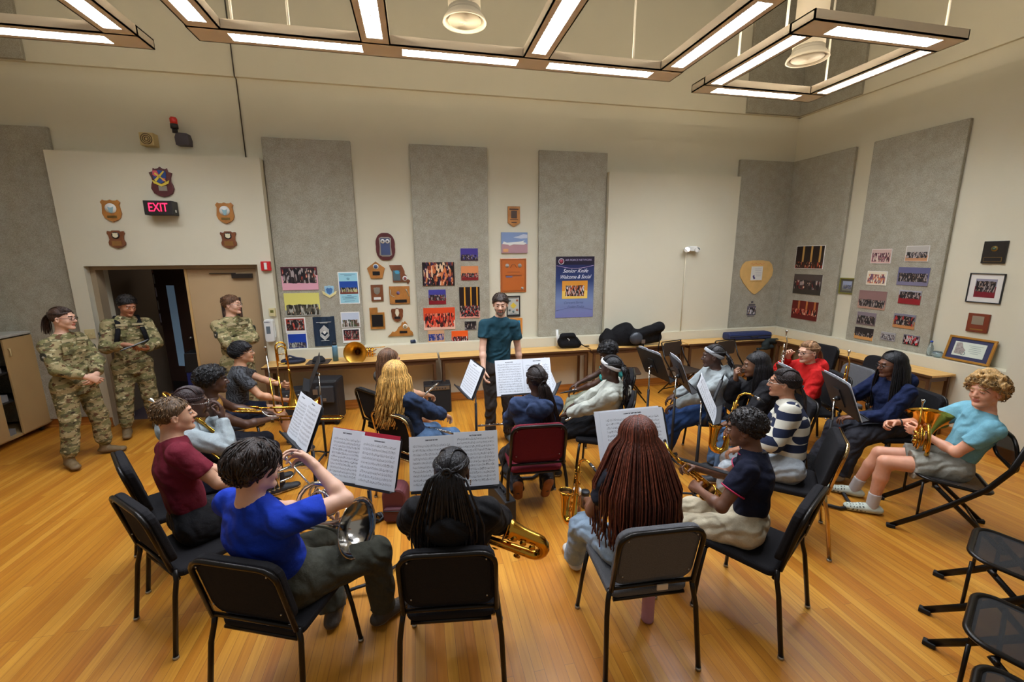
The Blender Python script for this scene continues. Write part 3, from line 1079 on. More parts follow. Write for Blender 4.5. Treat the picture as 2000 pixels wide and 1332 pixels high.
    for Ax, tdeg, sd in ((AR, toe[0], 1), (AL, toe[1], -1)):
        f = rotm(tdeg)[:, 1]
        sx2 = rotm(tdeg)[:, 0]
        z0 = Ax[2]-.085*s
        hl = A(Ax[0], Ax[1], z0)-f*.045*s
        F = Fld(hl-.13*s-A(.1, .1, .02), hl+.13*s+A(.22, .22, .3), .0065)
        fn = (A(0, 0, 1), .62)
        F.cap(hl+A(0, 0, .036*s), hl+f*.2*s+A(0, 0, .03*s), .042*s, .045*s, k=.01, flat=(A(0, 0, 1), .7))
        F.cap(hl+A(0, 0, .05*s)+f*.02, hl+f*.12*s+A(0, 0, .045*s), .038*s, .034*s, k=.03)
        if ty == 'boot': F.cap(hl+f*.03*s+A(0, 0, .04), A(Ax[0], Ax[1], z0+.19*s), .045*s, .052*s, k=.02, cut1=True)
        elif ty != 'clog': F.cap(hl+f*.03*s+A(0, 0, .03), Ax+A(0, 0, .012), .042*s, .044*s, k=.02, cut1=True)
        F.cutplane((0, 0, -1), -z0-.001)
        zz = z0
        def sm(c, zz=zz, hl=hl, f=f, sx2=sx2):
            m = (c[:, 2] < zz+.024*s).astype(int)
            if ty == 'stripes':
                q = (c-hl)@f
                sd2 = np.abs((c-hl)@sx2)
                m[(c[:, 2] > zz+.028) & (sd2 > .025) & (q > .05) & (q < .13) & (((q+.5*c[:, 2])/.018 % 1) < .42)] = 2
            if ty == 'colour':
                q = (c-hl)@f
                m[(c[:, 2] > zz+.028) & (((q*1.2+1.1*c[:, 2])/.04 % 1) < .45)] = 2
            if ty == 'clog':
                a, b2 = (c-hl)@f, (c-hl)@sx2
                m = np.zeros(len(c), int)
                m[(c[:, 2] > zz+.045) & (a > .11) & (((a/.022) % 1) < .35) & (((b2/.02) % 1) < .4)] = 2
                m[(c[:, 2] < zz+.032) & (c[:, 2] > zz+.02) & (a > .1) & (((a/.03) % 1) < .5)] = 2
            return m
        sv, sf = F.nets()
        msk = sm(sv[sf].mean(1))
        if pitch:
            tp = hl+f*.2*s
            q = sv-tp
            a_ = RD(pitch)
            qf, qz = q@f, q[:, 2].copy()
            nf, nz_ = qf*cos(a_)+qz*sin(a_)*1., -qf*sin(a_)+qz*cos(a_)
            sv = tp+q-np.outer(qf, f)+np.outer(nf, f)
            sv[:, 2] = tp[2]+nz_
            sv = sv-f*.14
        npmesh('shoe', [(sv, sf)], [up_m, so_m, mat('shoe_mark_%s' % ty, {'colour': (120, 40, 130)}.get(ty, (28, 28, 30)), .6)], r, lambda c, k_=msk: k_)
        if socks:
            F = Fld(Ax-.1, Ax+.2, .008)
            B = (KR if sd > 0 else KL)
            F.cap(Ax-A(0, 0, .03), Ax+(B-Ax)*.26, .043*s, .046*s, k=.01, cut1=True)
            npmesh('sock', [F.nets()], socks, r)
    # --- hair
    hs = hair[0]
    o = hair[2] if len(hair) > 2 else {}
    rng = random.Random(seed+11)
    t = o.get('t', {'pony': .004, 'short': .008, 'buzz': .006, 'afro': .03, 'curl': .036, 'wavy': .022, 'fringe': .014}.get(hs, .008))
    F = Fld(Hc-A(.2, .2, .22), Hc+A(.2, .2, .22), .0055)
    tx = o.get('tz', t)
    hl_ = o.get('line', .0)
    cn = nrm(Mh@A(0, .6, -.8))
    F.ell(hp(0, -.018, .034), A(.079+t, .096+t, .084+tx)*hd, Mr, 0, cut=[(cn, (.036+o.get('cut', -.008 if hs in ('pony', 'long') else .0))*hd)])
    if hs in ('fringe', 'wavy', 'curl'):
        for i in range(9 if hs != 'curl' else 26):
            if hs == 'curl':
                a, b2 = rng.uniform(-pi, pi), rng.uniform(0, 1.45)
                p = hp((.08+t*.6)*sin(b2)*sin(a), -.015+(.095+t*.6)*sin(b2)*cos(a), .045+(.08+t*.7)*cos(b2))
                if (Mh.T@(p-Hc))[1] > .1 and (Mh.T@(p-Hc))[2] < .06: continue
                F.ell(p, .03*hd, Mr, .01)
            else:
                a = -.9+1.8*i/8
                f0, z0 = hp(.05*sin(a), .03, .105), hp(.088*sin(a)+(.012 if hs == 'fringe' else -.01), .105*cos(a)-.008, .068-(.012 if hs == 'fringe' else 0)*abs(cos(a)))
                F.cap(f0, z0, .02, .008, k=.012)
    am = {'short': .0012, 'buzz': .0008, 'afro': .003, 'curl': .006, 'wavy': .004, 'fringe': .002}.get(hs, .0012)
    if hs in ('wavy', 'short', 'fringe', 'buzz', 'afro', 'curl'): F.wrinkle(am, {'curl': 110, 'afro': 150, 'wavy': 60}.get(hs, 90), seed)
    hp_parts = [F.nets()]
    g = G()
    dn = A(0, 0, -1)
    def scalp(az, po, off=0.):
        """az from back (deg, + right), po polar angle from crown (deg)"""
        a, b2 = RD(az), RD(po)
        return hp((.08+off)*sin(b2)*sin(a), -.018-(.097+off)*sin(b2)*cos(a), .034+(.086+off)*cos(b2))
    if hs in ('short', 'wavy', 'fringe', 'curl', 'buzz', 'afro'):
        N, Ls, rs_, wv = {'short': (300, .026, .0032, .1), 'buzz': (0, .02, .002, 0), 'wavy': (420, .085, .0042, 1.), 'fringe': (380, .08, .0034, .1), 'curl': (420, .05, .0042, 2.2), 'afro': (360, .022, .0035, 3)}[hs]
        cl = A(0, .6, -.8)
        wl_ = rng.uniform(-.5, .5)
        for i in range(N):
            u3 = A(rng.gauss(0, 1), rng.gauss(0, 1), rng.gauss(0, 1))
            u3 = nrm(u3)
            if u3[2] < -.75: continue
            q0 = u3*A(.079+t, .096+t, .084+tx)
            if cl@q0 > .034+o.get('cut', 0): continue
            ps = []
            dr = nrm(A(.5*wl_, -.25 if hs != 'fringe' else .9, -.05)+A(u3[0]*.9, u3[1]*.6, -.5)+A(rng.uniform(-1, 1), rng.uniform(-1, 1), rng.uniform(-1, 1))*(.15+.25*wv))
            q_ = u3.copy()
            for j in range(5):
                lift = 1.01+.035*sin(pi*j/4)*(1 if wv else .4)+(.03*wv*sin(j*1.7+i) if hs in ('curl', 'wavy') else 0)
                w3 = q_*A(.079+t, .096+t, .084+tx)*lift
                ps.append(hp(*(w3+A(0, -.018, .034))))
                tq = dr-q_*(dr@q_)
                if hs == 'curl': tq = tq+np.cross(q_, tq)*sin(j*1.5+i)*1.4
                q_ = nrm(q_+tq*Ls/4/.09)
            g.tube(ps, [rs_*.6, rs_, rs_, rs_*.8, rs_*.2], 4)
    if hs == 'long':
        # loose hanging hair or braids from a crown parting
        N, amax, L, rad = o.get('n', 90), o.get('amax', 125), o.get('len', .5), o.get('r', .005)
        wav, fl_ = o.get('wave', .0), o.get('flare', .03)
        for lay in range(o.get('layers', 2)):
            for i in range(N):
                az = -amax+2*amax*(i+rng.random()*.8)/N
                p0 = o.get('p0', 8)+rng.uniform(-4, 10)
                ps = [scalp(az*.9 if p0 < 20 else az, p0+(96-p0)*j/5, .012+.006*lay) for j in range(6)]
                c = ps[-1]
                outv = c-hp(0, -.02, .03)
                outv[2] = 0
                outv = nrm(outv)
                if abs(az) > 95:  # hair by the face goes in front of or onto the shoulders
                    outv = nrm(outv+hy*.2)
                LL = L*(1+rng.uniform(-.12, .06))
                ph = rng.random()*6
                back = nrm(A(*(-hy)))
                for j in range(1, 11):
                    q = j/10
                    p = c+dn*LL*q+outv*(fl_*min(1, q*2)+.012*lay)-fr*o.get('back', .0)*q
                    if wav: p = p+sx*wav*sin(ph+q*13)*q+fr*wav*cos(ph*1.3+q*12)*q
                    if o.get('curlend') and q > .72:
                        p = p+A(rng.uniform(-1, 1), rng.uniform(-1, 1), rng.uniform(-.6, .6))*.014
                    ps.append(p)
                g.tube(ps, [rad*.8]*5+[rad]*6+[rad*.85]*5, 5)
    if hs in ('pony', 'bun'):
        gp = o.get('gather', (0, -.118, .03))
        for i in range(o.get('rows', 34)):
            az = -150+300*i/(o.get('rows', 34)-1)
            ps = []
            for j in range(7):
                q = j/6
                a = scalp(az, 78+20*(abs(az) < 100)*0, .007)
                b2 = hp(*gp)
                m_ = a*(1-q)+b2*q
                v_ = m_-hp(0, -.018, .034)
                lv = (Mh.T@v_)/A(.087, .104, .093)/hd
                m_ = hp(0, -.018, .034)+v_/max(.35, np.linalg.norm(lv))*(1. if q < 1 else 1.05)
                ps.append(m_)
            g.tube(ps, .0046, 5)
        for i in range(18):
            az = 180+(-60+120*i/17)
            ps = []
            for j in range(9):
                q = j/8
                a = scalp(az, 62, .007)
                b2 = hp(*gp)
                m_ = a*(1-q)+b2*q+hzv*.12*sin(pi*q)
                v_ = m_-hp(0, -.018, .034)
                lv = (Mh.T@v_)/A(.087, .104, .093)/hd
                ps.append(hp(0, -.018, .034)+v_/max(.35, np.linalg.norm(lv)))
            g.tube(ps, .0046, 5)
        N, L, rad = o.get('n', 40), o.get('len', .35), o.get('r', .005)
        b2 = hp(*gp)
        bk = nrm(b2-hp(0, -.02, .03))
        for i in range(N):
            w1, w2 = rng.gauss(0, 1), rng.gauss(0, 1)
            LL = L*(1+rng.uniform(-.2, .08))
            sp = o.get('spread', .03)
            ps = [b2-bk*.01+sx*w1*sp*.15+hzv*abs(w2)*.008]
            sp = o.get('spread', .03)
            side = A(*(sx*o.get('side', 0)))
            for j in range(1, 11):
                q = j/10
                ps.append(b2+bk*(.03*sin(min(1, q*2.5)*pi/2)+.01*w2)+dn*LL*q**1.15+sx*w1*sp*min(1, .45+q*.8)+fr*w2*sp*.35*min(1, .4+q)-fr*o.get('back', .03)*q+side*q
                          + (A(rng.uniform(-1, 1), rng.uniform(-1, 1), 0)*o.get('fuzz', 0)))
            g.tube(ps, [rad]*8+[rad*.9, rad*.7, rad*.4], 5)
        g.tube([b2+bk*.004+np.array(x_)*.019 for x_ in [(basis(bk)[0]*cos(k*pi/6)+basis(bk)[1]*sin(k*pi/6)) for k in range(12)]], .008, 6, closed=True)
    if hs == 'bunback':
        hp_parts.append((lambda f2: (f2.ell(hp(0, -.125, .0), (.04, .035, .045), Mr, .01), f2.nets())[1])(Fld(hp(0, -.125, 0)-.09, hp(0, -.125, 0)+.09, .006)))
    if g.v: hp_parts.append(gquads(g))
    npmesh('hair', hp_parts, hm, r)
    if o.get('band'):
        g = G()
        ps = [hp(.0835*cos(RD(a)), -.014+.089*sin(RD(a)), .034+.052*sin(RD(a))) for a in range(0, 360, 12)]
        g.tube(ps, .0055, 8, closed=True, flat=3.2, hint=tuple(Mh@A(0, -.55, .83)))
        obj('headband', g, o['band'], r)
    if glasses:
        g = G()
        gm = glasses
        for sd in (1, -1):
            pr = rrect(-.022, .022, -.015, .013, .011, 3)
            g.tube([hp(sd*.031+x, .1035-abs(sd*.031+x)*.12, .002+z) for x, z in pr], .0021, 5, closed=True)
            g.tube([hp(sd*.053, .097, .006), hp(sd*.074, .07, .008), hp(sd*.084, .0, .01), hp(sd*.084, -.02, -.004)], .002, 5)
        g.tube([hp(-.009, .105, .005), hp(0, .1075, .008), hp(.009, .105, .005)], .0018, 5)
        obj('glasses', g, gm, r)
    info = dict(r=r, lw=lw, wl=wl, NK=NK, SR=SR, SL=SL, WR=WR, WL=WL, ER=ER, EL=EL, KR=KR, KL=KL, HIP=HIP, fr=fr, sx=sx, up=up_, Hc=Hc, hp=hp, CH=CH, at=at, h=h, s=s, Rd=Rd, Ld=Ld)
    return info
# ================================================================= furniture
CHROME = mat('chrome', (205, 200, 190), .12, 1.)
BLKP = mat('black_plastic', (30, 30, 32), .5)
SCREW = mat('steel_screw', (170, 168, 160), .3, .9)
RUB = mat('rubber', (20, 20, 20), .8)
def fabric(col, key):
    return mat('fabric_'+key, col, .95, var=(300, .22), bump=(300, .25, .002), spec=.2)
FBK, FGR, FBU = fabric((30, 29, 31), 'black'), fabric((88, 88, 90), 'grey'), fabric((104, 30, 42), 'burgundy')
FRAMEB = mat('frame_black', (28, 24, 20), .3, .5)
def chair(label, x, y, rz, fab=FBK, shell=None, fr=FRAMEB, tag_=False):
    """stacking band chair: tube frame, padded seat and back; front towards +y"""
    r = root('band_chair', label, 'chair', (x, y, 0), rz, 'padded band chairs in the semicircle')
    shell = shell or FBK
    obj('seat', G().prism(rrect(-.225, .225, -.2, .23, .05), .425, .47, 'z'), fab, r, bevel=.016, seg=3)
    # back pad: curved slab leaning back
    def back(name, w, t0, t1, z0, z1, m, bev):
        g = G()
        nx, nz = 8, 8
        out = rrect(-w, w, z0, z1, .07, 4)
        vs = []
        for t in (t0, t1):
            for a, b in out:
                k = (b-.5)/.38
                vs.append((a, -.205-.085*k-t+.012*(a/w)**2, b))
        n = len(out)
        fs = [tuple(range(n)), tuple(range(2*n-1, n-1, -1))]+[(i, n+i, n+(i+1) % n, (i+1) % n) for i in range(n)]
        g.add(vs, fs)
        return obj(name, g, m, r, bevel=bev, seg=3)
    back('backrest', .222, -.028, .014, .52, .885, fab, .012)
    sh = back('back_shell', .2, .014, .021, .56, .855, shell, .003)
    g = G()
    for sx in (-1, 1):
        for zz in (.6, .84): g.ball((sx*.18, -.205-.085*(zz-.5)/.38-.022, zz), .005, 6)
    obj('screw', g, SCREW, sh)
    # rear frame: bent tube up one side, over the top, down the other
    for sx in (-1, 1):
        pts = [(sx*.262, -.285, .012), (sx*.248, -.235, .36), (sx*.238, -.215, .44), (sx*.228, -.21, .5)]
        obj('leg', G().tube(pts, .0135, 10), fr, r)
        pts = [(sx*.262, .215, .012), (sx*.238, .2, .25), (sx*.215, .185, .415)]
        obj('leg', G().tube(pts, .0125, 10), fr, r)
    pts = [(-.228, -.21, .5)]
    for a, b in reversed(rrect(-.222, .222, .48, .875, .075, 5)[0:12]): pts.append((a, 0, b))
    o = [(p[0], -.222-.085*(p[2]-.5)/.38, p[2]) for p in [(-.225, 0, .5), (-.222, 0, .8)]+[(-.222+.075-.075*cos(RD(t)), 0, .8+.075*sin(RD(t))) for t in (20, 45, 70, 90)]+[(.222-.075+.075*sin(RD(t)), 0, .8+.075*cos(RD(t))) for t in (0, 20, 45, 70, 90)]+[(.225, 0, .5)]]
    fo = obj('back_frame', G().tube(o, .0125, 10), fr, r)
    for q_ in ([(-.226, -.222, .515), (.226, -.222, .515)], [(-.2, -.19, .418), (.2, -.19, .418)], [(-.21, .18, .418), (.21, .18, .418)]): obj('cross_bar', G().tube(q_, .011, 8), fr, r)
    for sx in (-1, 1):
        for yy in (-.285, .215): obj('glide', G().cyl((sx*.262, yy, 0), (sx*.262, yy, .018), .016, 10), SCREW, r)
    if tag_:
        obj('paper_tag', G().box(.01, .07, -.255, -.249, .498, .53), mat('tag_paper', (205, 195, 175), .8), r)
    return r

MESHF = NB('seat_mesh')
v_ = MESHF.n('TexVoronoi')
v_.inputs['Scale'].default_value = 300
MESHF.l(MESHF.tc.outputs['Object'], v_.inputs['Vector'])
MESHF.b.inputs['Base Color'].default_value = lin((34, 34, 34))
MESHF.b.inputs['Roughness'].default_value = .8
MESHF.b.inputs['Alpha'].default_value = .72
MESHM = MESHF.m
def folding_mesh(label, x, y, rz, seated=False):
    r = root('folding_chair', label, 'folding chair', (x, y, 0), rz, 'black folding chairs with mesh seats')
    def pad(name, T, w, l):
        out = rrect(-w/2, w/2, -l/2, l/2, .09, 6)
        g = G(T).tube([(a, b, 0) for a, b in out], .016, 8, closed=True, flat=.8)
        p = obj(name+'_rim', g, FRAMEB, r)
        inn = rrect(-w/2+.012, w/2-.012, -l/2+.012, l/2-.012, .08, 6)
        g = G(T).prism(inn, -.003, .003, 'z')
        obj(name, g, MESHM, r)
        return p
    pad('seat', M4.Translation((0, .0, .45)) @ M4.Rotation(RD(4), 4, 'X'), .44, .42)
    pad('backrest', M4.Translation((0, -.27, .76)) @ M4.Rotation(RD(80), 4, 'X'), .44, .26)
    for sx in (-1, 1):
        pts = [(sx*.245, -.3, .86), (sx*.245, -.25, .66), (sx*.245, -.15, .48), (sx*.245, .02, .3), (sx*.245, .2, .13), (sx*.245, .33, .02)]
        obj('leg', G().tube(pts, .021, 10, flat=.5, hint=(1, 0, 0)), FRAMEB, r)
        obj('leg', G().tube([(sx*.225, .12, .43), (sx*.225, -.05, .26), (sx*.225, -.3, .02)], .017, 8, flat=.6, hint=(1, 0, 0)), FRAMEB, r)
        obj('strut', G().tube([(sx*.235, .19, .44), (sx*.24, .19, .15)], .009, 8), FRAMEB, r)
        obj('foot_cap', G().box(sx*.245-.02, sx*.245+.02, .305, .36, 0, .03), RUB, r, bevel=.005)
        obj('foot_cap', G().box(sx*.225-.018, sx*.225+.018, -.33, -.28, 0, .03), RUB, r, bevel=.005)
    for q_ in ([(-.225, -.2, .11), (.225, -.2, .11)], [(-.24, .1, .42), (.24, .1, .42)]): obj('cross_bar', G().tube(q_, .0095, 8), FRAMEB, r)
    return r
def folding_old(label, x, y, rz):
    r = root('folding_chair', label, 'folding chair', (x, y, 0), rz, 'folding chairs set against the back table')
    obj('seat', G().prism(rrect(-.2, .2, -.18, .2, .05), .43, .455, 'z'), mat('brown_vinyl', (52, 42, 34), .45), r, bevel=.008)
    g = G().prism(rrect(-.19, .19, .62, .84, .04), -.27, -.245)
    obj('backrest', g, mat('brown_vinyl', (52, 42, 34), .45), r, bevel=.008)
    for sx in (-1, 1):
        obj('leg', G().tube([(sx*.21, -.29, .84), (sx*.215, -.2, .6), (sx*.22, .28, .01)], .011, 8), FRAMEB, r)
        obj('leg', G().tube([(sx*.2, .1, .44), (sx*.2, -.3, .01)], .011, 8), FRAMEB, r)
    for q_ in ([(-.21, -.28, .85), (.21, -.28, .85)], [(-.2, -.21, .1), (.2, -.21, .1)], [(-.22, .2, .1), (.22, .2, .1)]): obj('cross_bar', G().tube(q_, .009, 8), FRAMEB, r)
    return r

# ---------------------------------------------------------------- sheet music
def music_paper(key, seed, sysn=11, x0=.08, x1=.92, y0=.07, y1=.86, tint=(226, 230, 236)):
    b = NB(key)
    s = b.n('SeparateXYZ')
    b.l(b.tc.outputs['UV'], s.inputs[0])
    U, Vv = s.outputs[0], s.outputs[1]
    inside = b.math('MULTIPLY', b.math('MULTIPLY', b.math('GREATER_THAN', U, x0), b.math('LESS_THAN', U, x1)), b.math('MULTIPLY', b.math('GREATER_THAN', Vv, y0), b.math('LESS_THAN', Vv, y1)))
    row = b.math('MULTIPLY', b.math('SUBTRACT', Vv, y0), sysn/(y1-y0))
    fr = b.math('FRACT', row)
    rowid = b.math('FLOOR', row)
    band = b.math('MULTIPLY', b.math('GREATER_THAN', fr, .28), b.math('LESS_THAN', fr, .68))
    stf = b.math('LESS_THAN', b.math('FRACT', b.math('MULTIPLY', b.math('SUBTRACT', fr, .28), 10)), .24)
    cv = b.n('CombineXYZ')
    b.l(b.math('MULTIPLY', U, 55), cv.inputs[0])
    b.l(b.math('MULTIPLY', row, 5), cv.inputs[1])
    cv.inputs[2].default_value = seed*3.7
    nz = b.noise(1, 2, cv.outputs[0])
    band2 = b.math('MULTIPLY', b.math('GREATER_THAN', fr, .15), b.math('LESS_THAN', fr, .85))
    notes = b.math('MULTIPLY', b.math('GREATER_THAN', nz.outputs[0], .6), band2)
    bar = b.math('MULTIPLY', b.math('LESS_THAN', b.math('FRACT', b.math('ADD', b.math('MULTIPLY', U, 6.3), b.math('MULTIPLY', rowid, .37))), .022), band)
    ink = b.math('MAXIMUM', b.math('MAXIMUM', b.math('MULTIPLY', b.math('MULTIPLY', stf, band), .65), b.math('MULTIPLY', notes, .9)), bar)
    ink = b.math('MULTIPLY', ink, inside)
    # title line
    tt = b.math('MULTIPLY', b.math('MULTIPLY', b.math('GREATER_THAN', U, .36), b.math('LESS_THAN', U, .64)), b.math('MULTIPLY', b.math('GREATER_THAN', Vv, .915), b.math('LESS_THAN', Vv, .94)))
    cv2 = b.n('CombineXYZ')
    b.l(b.math('MULTIPLY', U, 90), cv2.inputs[0])
    b.l(b.math('MULTIPLY', Vv, 60), cv2.inputs[1])
    cv2.inputs[2].default_value = seed
    tn = b.noise(1, 1, cv2.outputs[0])
    ink = b.math('MAXIMUM', ink, b.math('MULTIPLY', tt, b.math('GREATER_THAN', tn.outputs[0], .45)))
    b.l(b.mix(ink, tint, (42, 42, 52)), b.b.inputs['Base Color'])
    b.b.inputs['Roughness'].default_value = .75
    return b.m
PAPERS = [music_paper('sheet_print_%d' % i, i, sysn=(10, 12, 11, 9)[i], y1=(.86, .9, .84, .88)[i]) for i in range(4)]
PW = mat('paper_white', (222, 226, 232), .8)

STAND = mat('stand_black', (34, 34, 37), .55, .2)
def stand(label, x, y, rz, lip=.84, tilt=22, w=.5, hh=.33, base='tri', pages=None, rb=0, grp='black music stands among the players', th=None):
    """desk faces -y (the player); pages: list of (x0, x1, z0, height, seed, label)"""
    r = root('music_stand', label, 'music stand', (x, y, 0), rz, grp)
    T = M4.Translation((0, -.02, lip)) @ M4.Rotation(RD(-tilt), 4, 'X')
    g = G(T).prism(rrect(-w/2, w/2, 0, hh, .03), -.001, .003)
    d = obj('desk', g, STAND, r, bevel=.001)
    g = G(T).box(-w/2, w/2, -.065, .002, -.003, .001).box(-w/2, w/2, -.067, -.064, -.003, .012)
    obj('lip', g, STAND, r)
    c = T @ V((0, .02, hh*.45))
    g = G(T).box(-.05, .05, .003, .012, hh*.2, hh*.7)
    g.lathe([(0, 0), (.022, .004), (.022, .02), (.014, .034), (0, .036)], (0, .012, hh*.42), (0, 1, 0), 14)
    obj('tilt_bracket', g, BLKP, r)
    obj('knob', G(T).ball((.0, .052, hh*.42), .014, 10), CHROME, r)
    py = c.y+.02
    obj('pole', G().cyl((0, py, .42), (0, py, c.z-.01), .0085, 12), CHROME, r)
    obj('lower_tube', G().cyl((0, py, .03), (0, py, .74), .0135, 12), STAND, r)
    if base == 'tri':
        for a in (rb+90, rb+210, rb+330):
            e = V((cos(RD(a))*.26, py+sin(RD(a))*.26, .012))
            obj('leg', G().tube([(0, py, .075), (e.x*.5, py+(e.y-py)*.5, .05), tuple(e)], .012, 8, flat=.8), STAND, r)
    else:
        g = G().tube([(-.02, py, .03), (-.2, py+.06, .02), (-.24, py-.05, .02), (-.2, py-.16, .02), (.05, py-.2, .02), (.26, py-.02, .02), (.2, py+.1, .02), (0, py+.02, .03)], .015, 8, closed=True)
        obj('base_loop', g, STAND, r)
    for i, pg in enumerate(pages or []):
        x0, x1, z0, ph, sd, pl = pg[:6]
        off = .005+.004*i
        gg = G(T)
        n = 6
        vs, fs = [], []
        for k in range(n+1):
            u = k/n
            xx = x0+(x1-x0)*u
            yy = -off*1.5-(.010 if sd < 10 else 0)*sin(pi*u)-.003
            vs += [(xx, yy, z0), (xx, yy-.004, z0+ph), (xx, yy+.003, z0), (xx, yy-.001, z0+ph)]
        for k in range(n):
            a = 4*k
            fs += [(a, a+4, a+5, a+1), (a+2, a+3, a+7, a+6), (a+1, a+5, a+7, a+3), (a, a+2, a+6, a+4)]
        fs += [(0, 1, 3, 2), (4*n, 4*n+2, 4*n+3, 4*n+1)]
        gg.add(vs, fs)
        me_uv = None
        o = obj('sheet_music', gg, PAPERS[sd % 4] if sd < 10 else mat('folder_red', (176, 22, 52), .6), None)
        ul = o.data.uv_layers.new(name='uv')
        k_ = 0
        for lp in o.data.loops:
            co = T.inverted() @ o.data.vertices[lp.vertex_index].co
            ul.data[lp.index].uv = ((co.x-x0)/(x1-x0), (co.z-z0)/ph)
        o.location = (x, y, 0)
        o.rotation_euler = (0, 0, RD(rz))
        tag(o, pl, 'sheet music', 'sheet music on the stands')
    return r

# ================================================================= instruments
BRASS = mat('brass', (214, 160, 62), .17, 1.)
BRASSD = mat('brass_inner', (170, 112, 36), .3, 1.)
SILV = mat('silver', (205, 203, 198), .14, 1.)
NICK = mat('nickel', (190, 188, 180), .2, 1.)
PEARL = mat('pearl', (230, 228, 220), .25)
def frameT(o, d, u):
    """matrix: local +y -> d, local +z ~ u, origin o"""
    d = V(d).normalized()
    u = V(u)
    x = d.cross(u).normalized()
    z = x.cross(d)
    return M4(((x.x, d.x, z.x, o[0]), (x.y, d.y, z.y, o[1]), (x.z, d.z, z.z, o[2]), (0, 0, 0, 1)))
def inst(name, label, cat, o, d, u, grp=None):
    r = bpy.data.objects.new(name, None)
    COL.objects.link(r)
    r.empty_display_size = .05
    r.matrix_world = frameT(o, d, u)
    return tag(r, label, cat, grp)
def bellprof(r0, r1, L, n=10, p=3.2):
    return [(r0+(r1-r0)*(i/n)**p+.004*(i/n), L*i/n) for i in range(n+1)]
def bell(r, o, d, r0, r1, L, m, name='bell', p=3.2):
    pr = bellprof(r0, r1, L, 14, p)
    inn = [(max(.001, a-.0025), h+(.002 if i == 14 else 0)) for i, (a, h) in enumerate(pr)]
    g = G().lathe(pr+inn[::-1], o, d, 28)
    # open ended: drop caps
    b_ = obj(name, g, m, r)
    x, y, dd = basis(V(d))
    c = V(o)+dd*L
    g = G().tube([c+x*cos(t*pi/12)*r1+y*sin(t*pi/12)*r1 for t in range(24)], .0025, 6, closed=True)
    obj('bell_rim', g, m, b_)
    return b_
def mouthpiece(r, o, d, m=SILV, s=1.):
    obj('mouthpiece', G().lathe([(.004*s, 0), (.0055*s, .03*s), (.0065*s, .05*s), (.013*s, .066*s), (.0135*s, .078*s), (.0125*s, .081*s), (.009*s, .079*s), (.002*s, .06*s)], o, d, 16), m, r)
def trumpet(label, o, d, u, m=BRASS, grp='trumpets'):
    """+y points out of the bell"""
    r = inst('trumpet', label, 'trumpet', o, d, u, grp)
    bell(r, (0, -.12, 0), (0, 1, 0), .0075, .061, .36, m, p=4.5)
    g = G().tube([(0, -.12, 0), (0, -.16, -.005), (0, -.185, -.035), (0, -.185, -.06), (0, -.16, -.085), (0, -.1, -.09), (0, 0, -.09)], .0065, 8)
    g.tube([(0, -.3, .0), (-.018, -.24, 0), (-.022, -.1, 0), (-.022, .12, 0), (-.022, .15, -.02), (-.022, .16, -.045), (-.022, .15, -.07), (-.022, .12, -.09), (-.018, .0, -.09)], .0062, 8)
    obj('tubing', g, m, r)
    for i in range(3):
        y = -.055+.033*i
        v = obj('valve', G().cyl((-.004, y, -.115), (-.004, y, .02), .013, 14), m, r)
        obj('finger_button', G().cyl((-.004, y, .02), (-.004, y, .045), .003, 8).cyl((-.004, y, .045), (-.004, y, .049), .009, 12), PEARL, v)
        obj('valve_cap', G().cyl((-.004, y, -.125), (-.004, y, -.114), .0142, 14).cyl((-.004, y, .016), (-.004, y, .024), .0142, 14), NICK, v)
    mouthpiece(r, (0, -.28, 0), (0, -1, 0))
    return r
def trombone(label, o, d, u, m=BRASS, slide=.62, bellr=.105, grp='trombones'):
    """bell section along +y, slide also along +y on the other side (x)"""
    r = inst('trombone', label, 'trombone', o, d, u, grp)
    bell(r, (0, .05, 0), (0, 1, 0), .011, bellr, .42, m, p=3.6)
    g = G().tube([(0, .06, 0), (0, -.2, 0)]+arc((.05, -.2, 0), .05, 180, 360, 8, 'xy')+[(.1, .0, 0)], .009, 8)
    g.tube([(.012, -.05, .012), (.012, -.17, .02)]+arc((.05, -.17, .02), .038, 180, 360, 8, 'xy')+[(.088, -.05, .012)], .0075, 8).tube([(.02, -.12, 0), (.08, -.12, 0)], .004, 6).tube([(0, -.02, 0), (.1, -.02, 0)], .004, 6)
    obj('tuning_slide', g, m, r)
    g = G().tube([(.1, 0, 0), (.1, .02, -.03), (.1, .06, -.05), (.1, slide, -.05)], .0075, 8).tube([(.185, -.12, -.05), (.185, slide, -.05)], .0075, 8)
    obj('inner_slide', g, NICK, r)
    g = G().tube([(.1, .12, -.05), (.1, slide+.05, -.05)]+arc((.1425, slide+.05, -.05), .0425, 180, 0, 8, 'xy')+[(.185, .12, -.05)], .0088, 8)
    g.tube([(.1, .16, -.05), (.185, .16, -.05)], .005, 6)
    obj('outer_slide', g, m, r)
    mouthpiece(r, (.185, -.12, -.05), (0, -1, 0), SILV, 1.25)
    return r
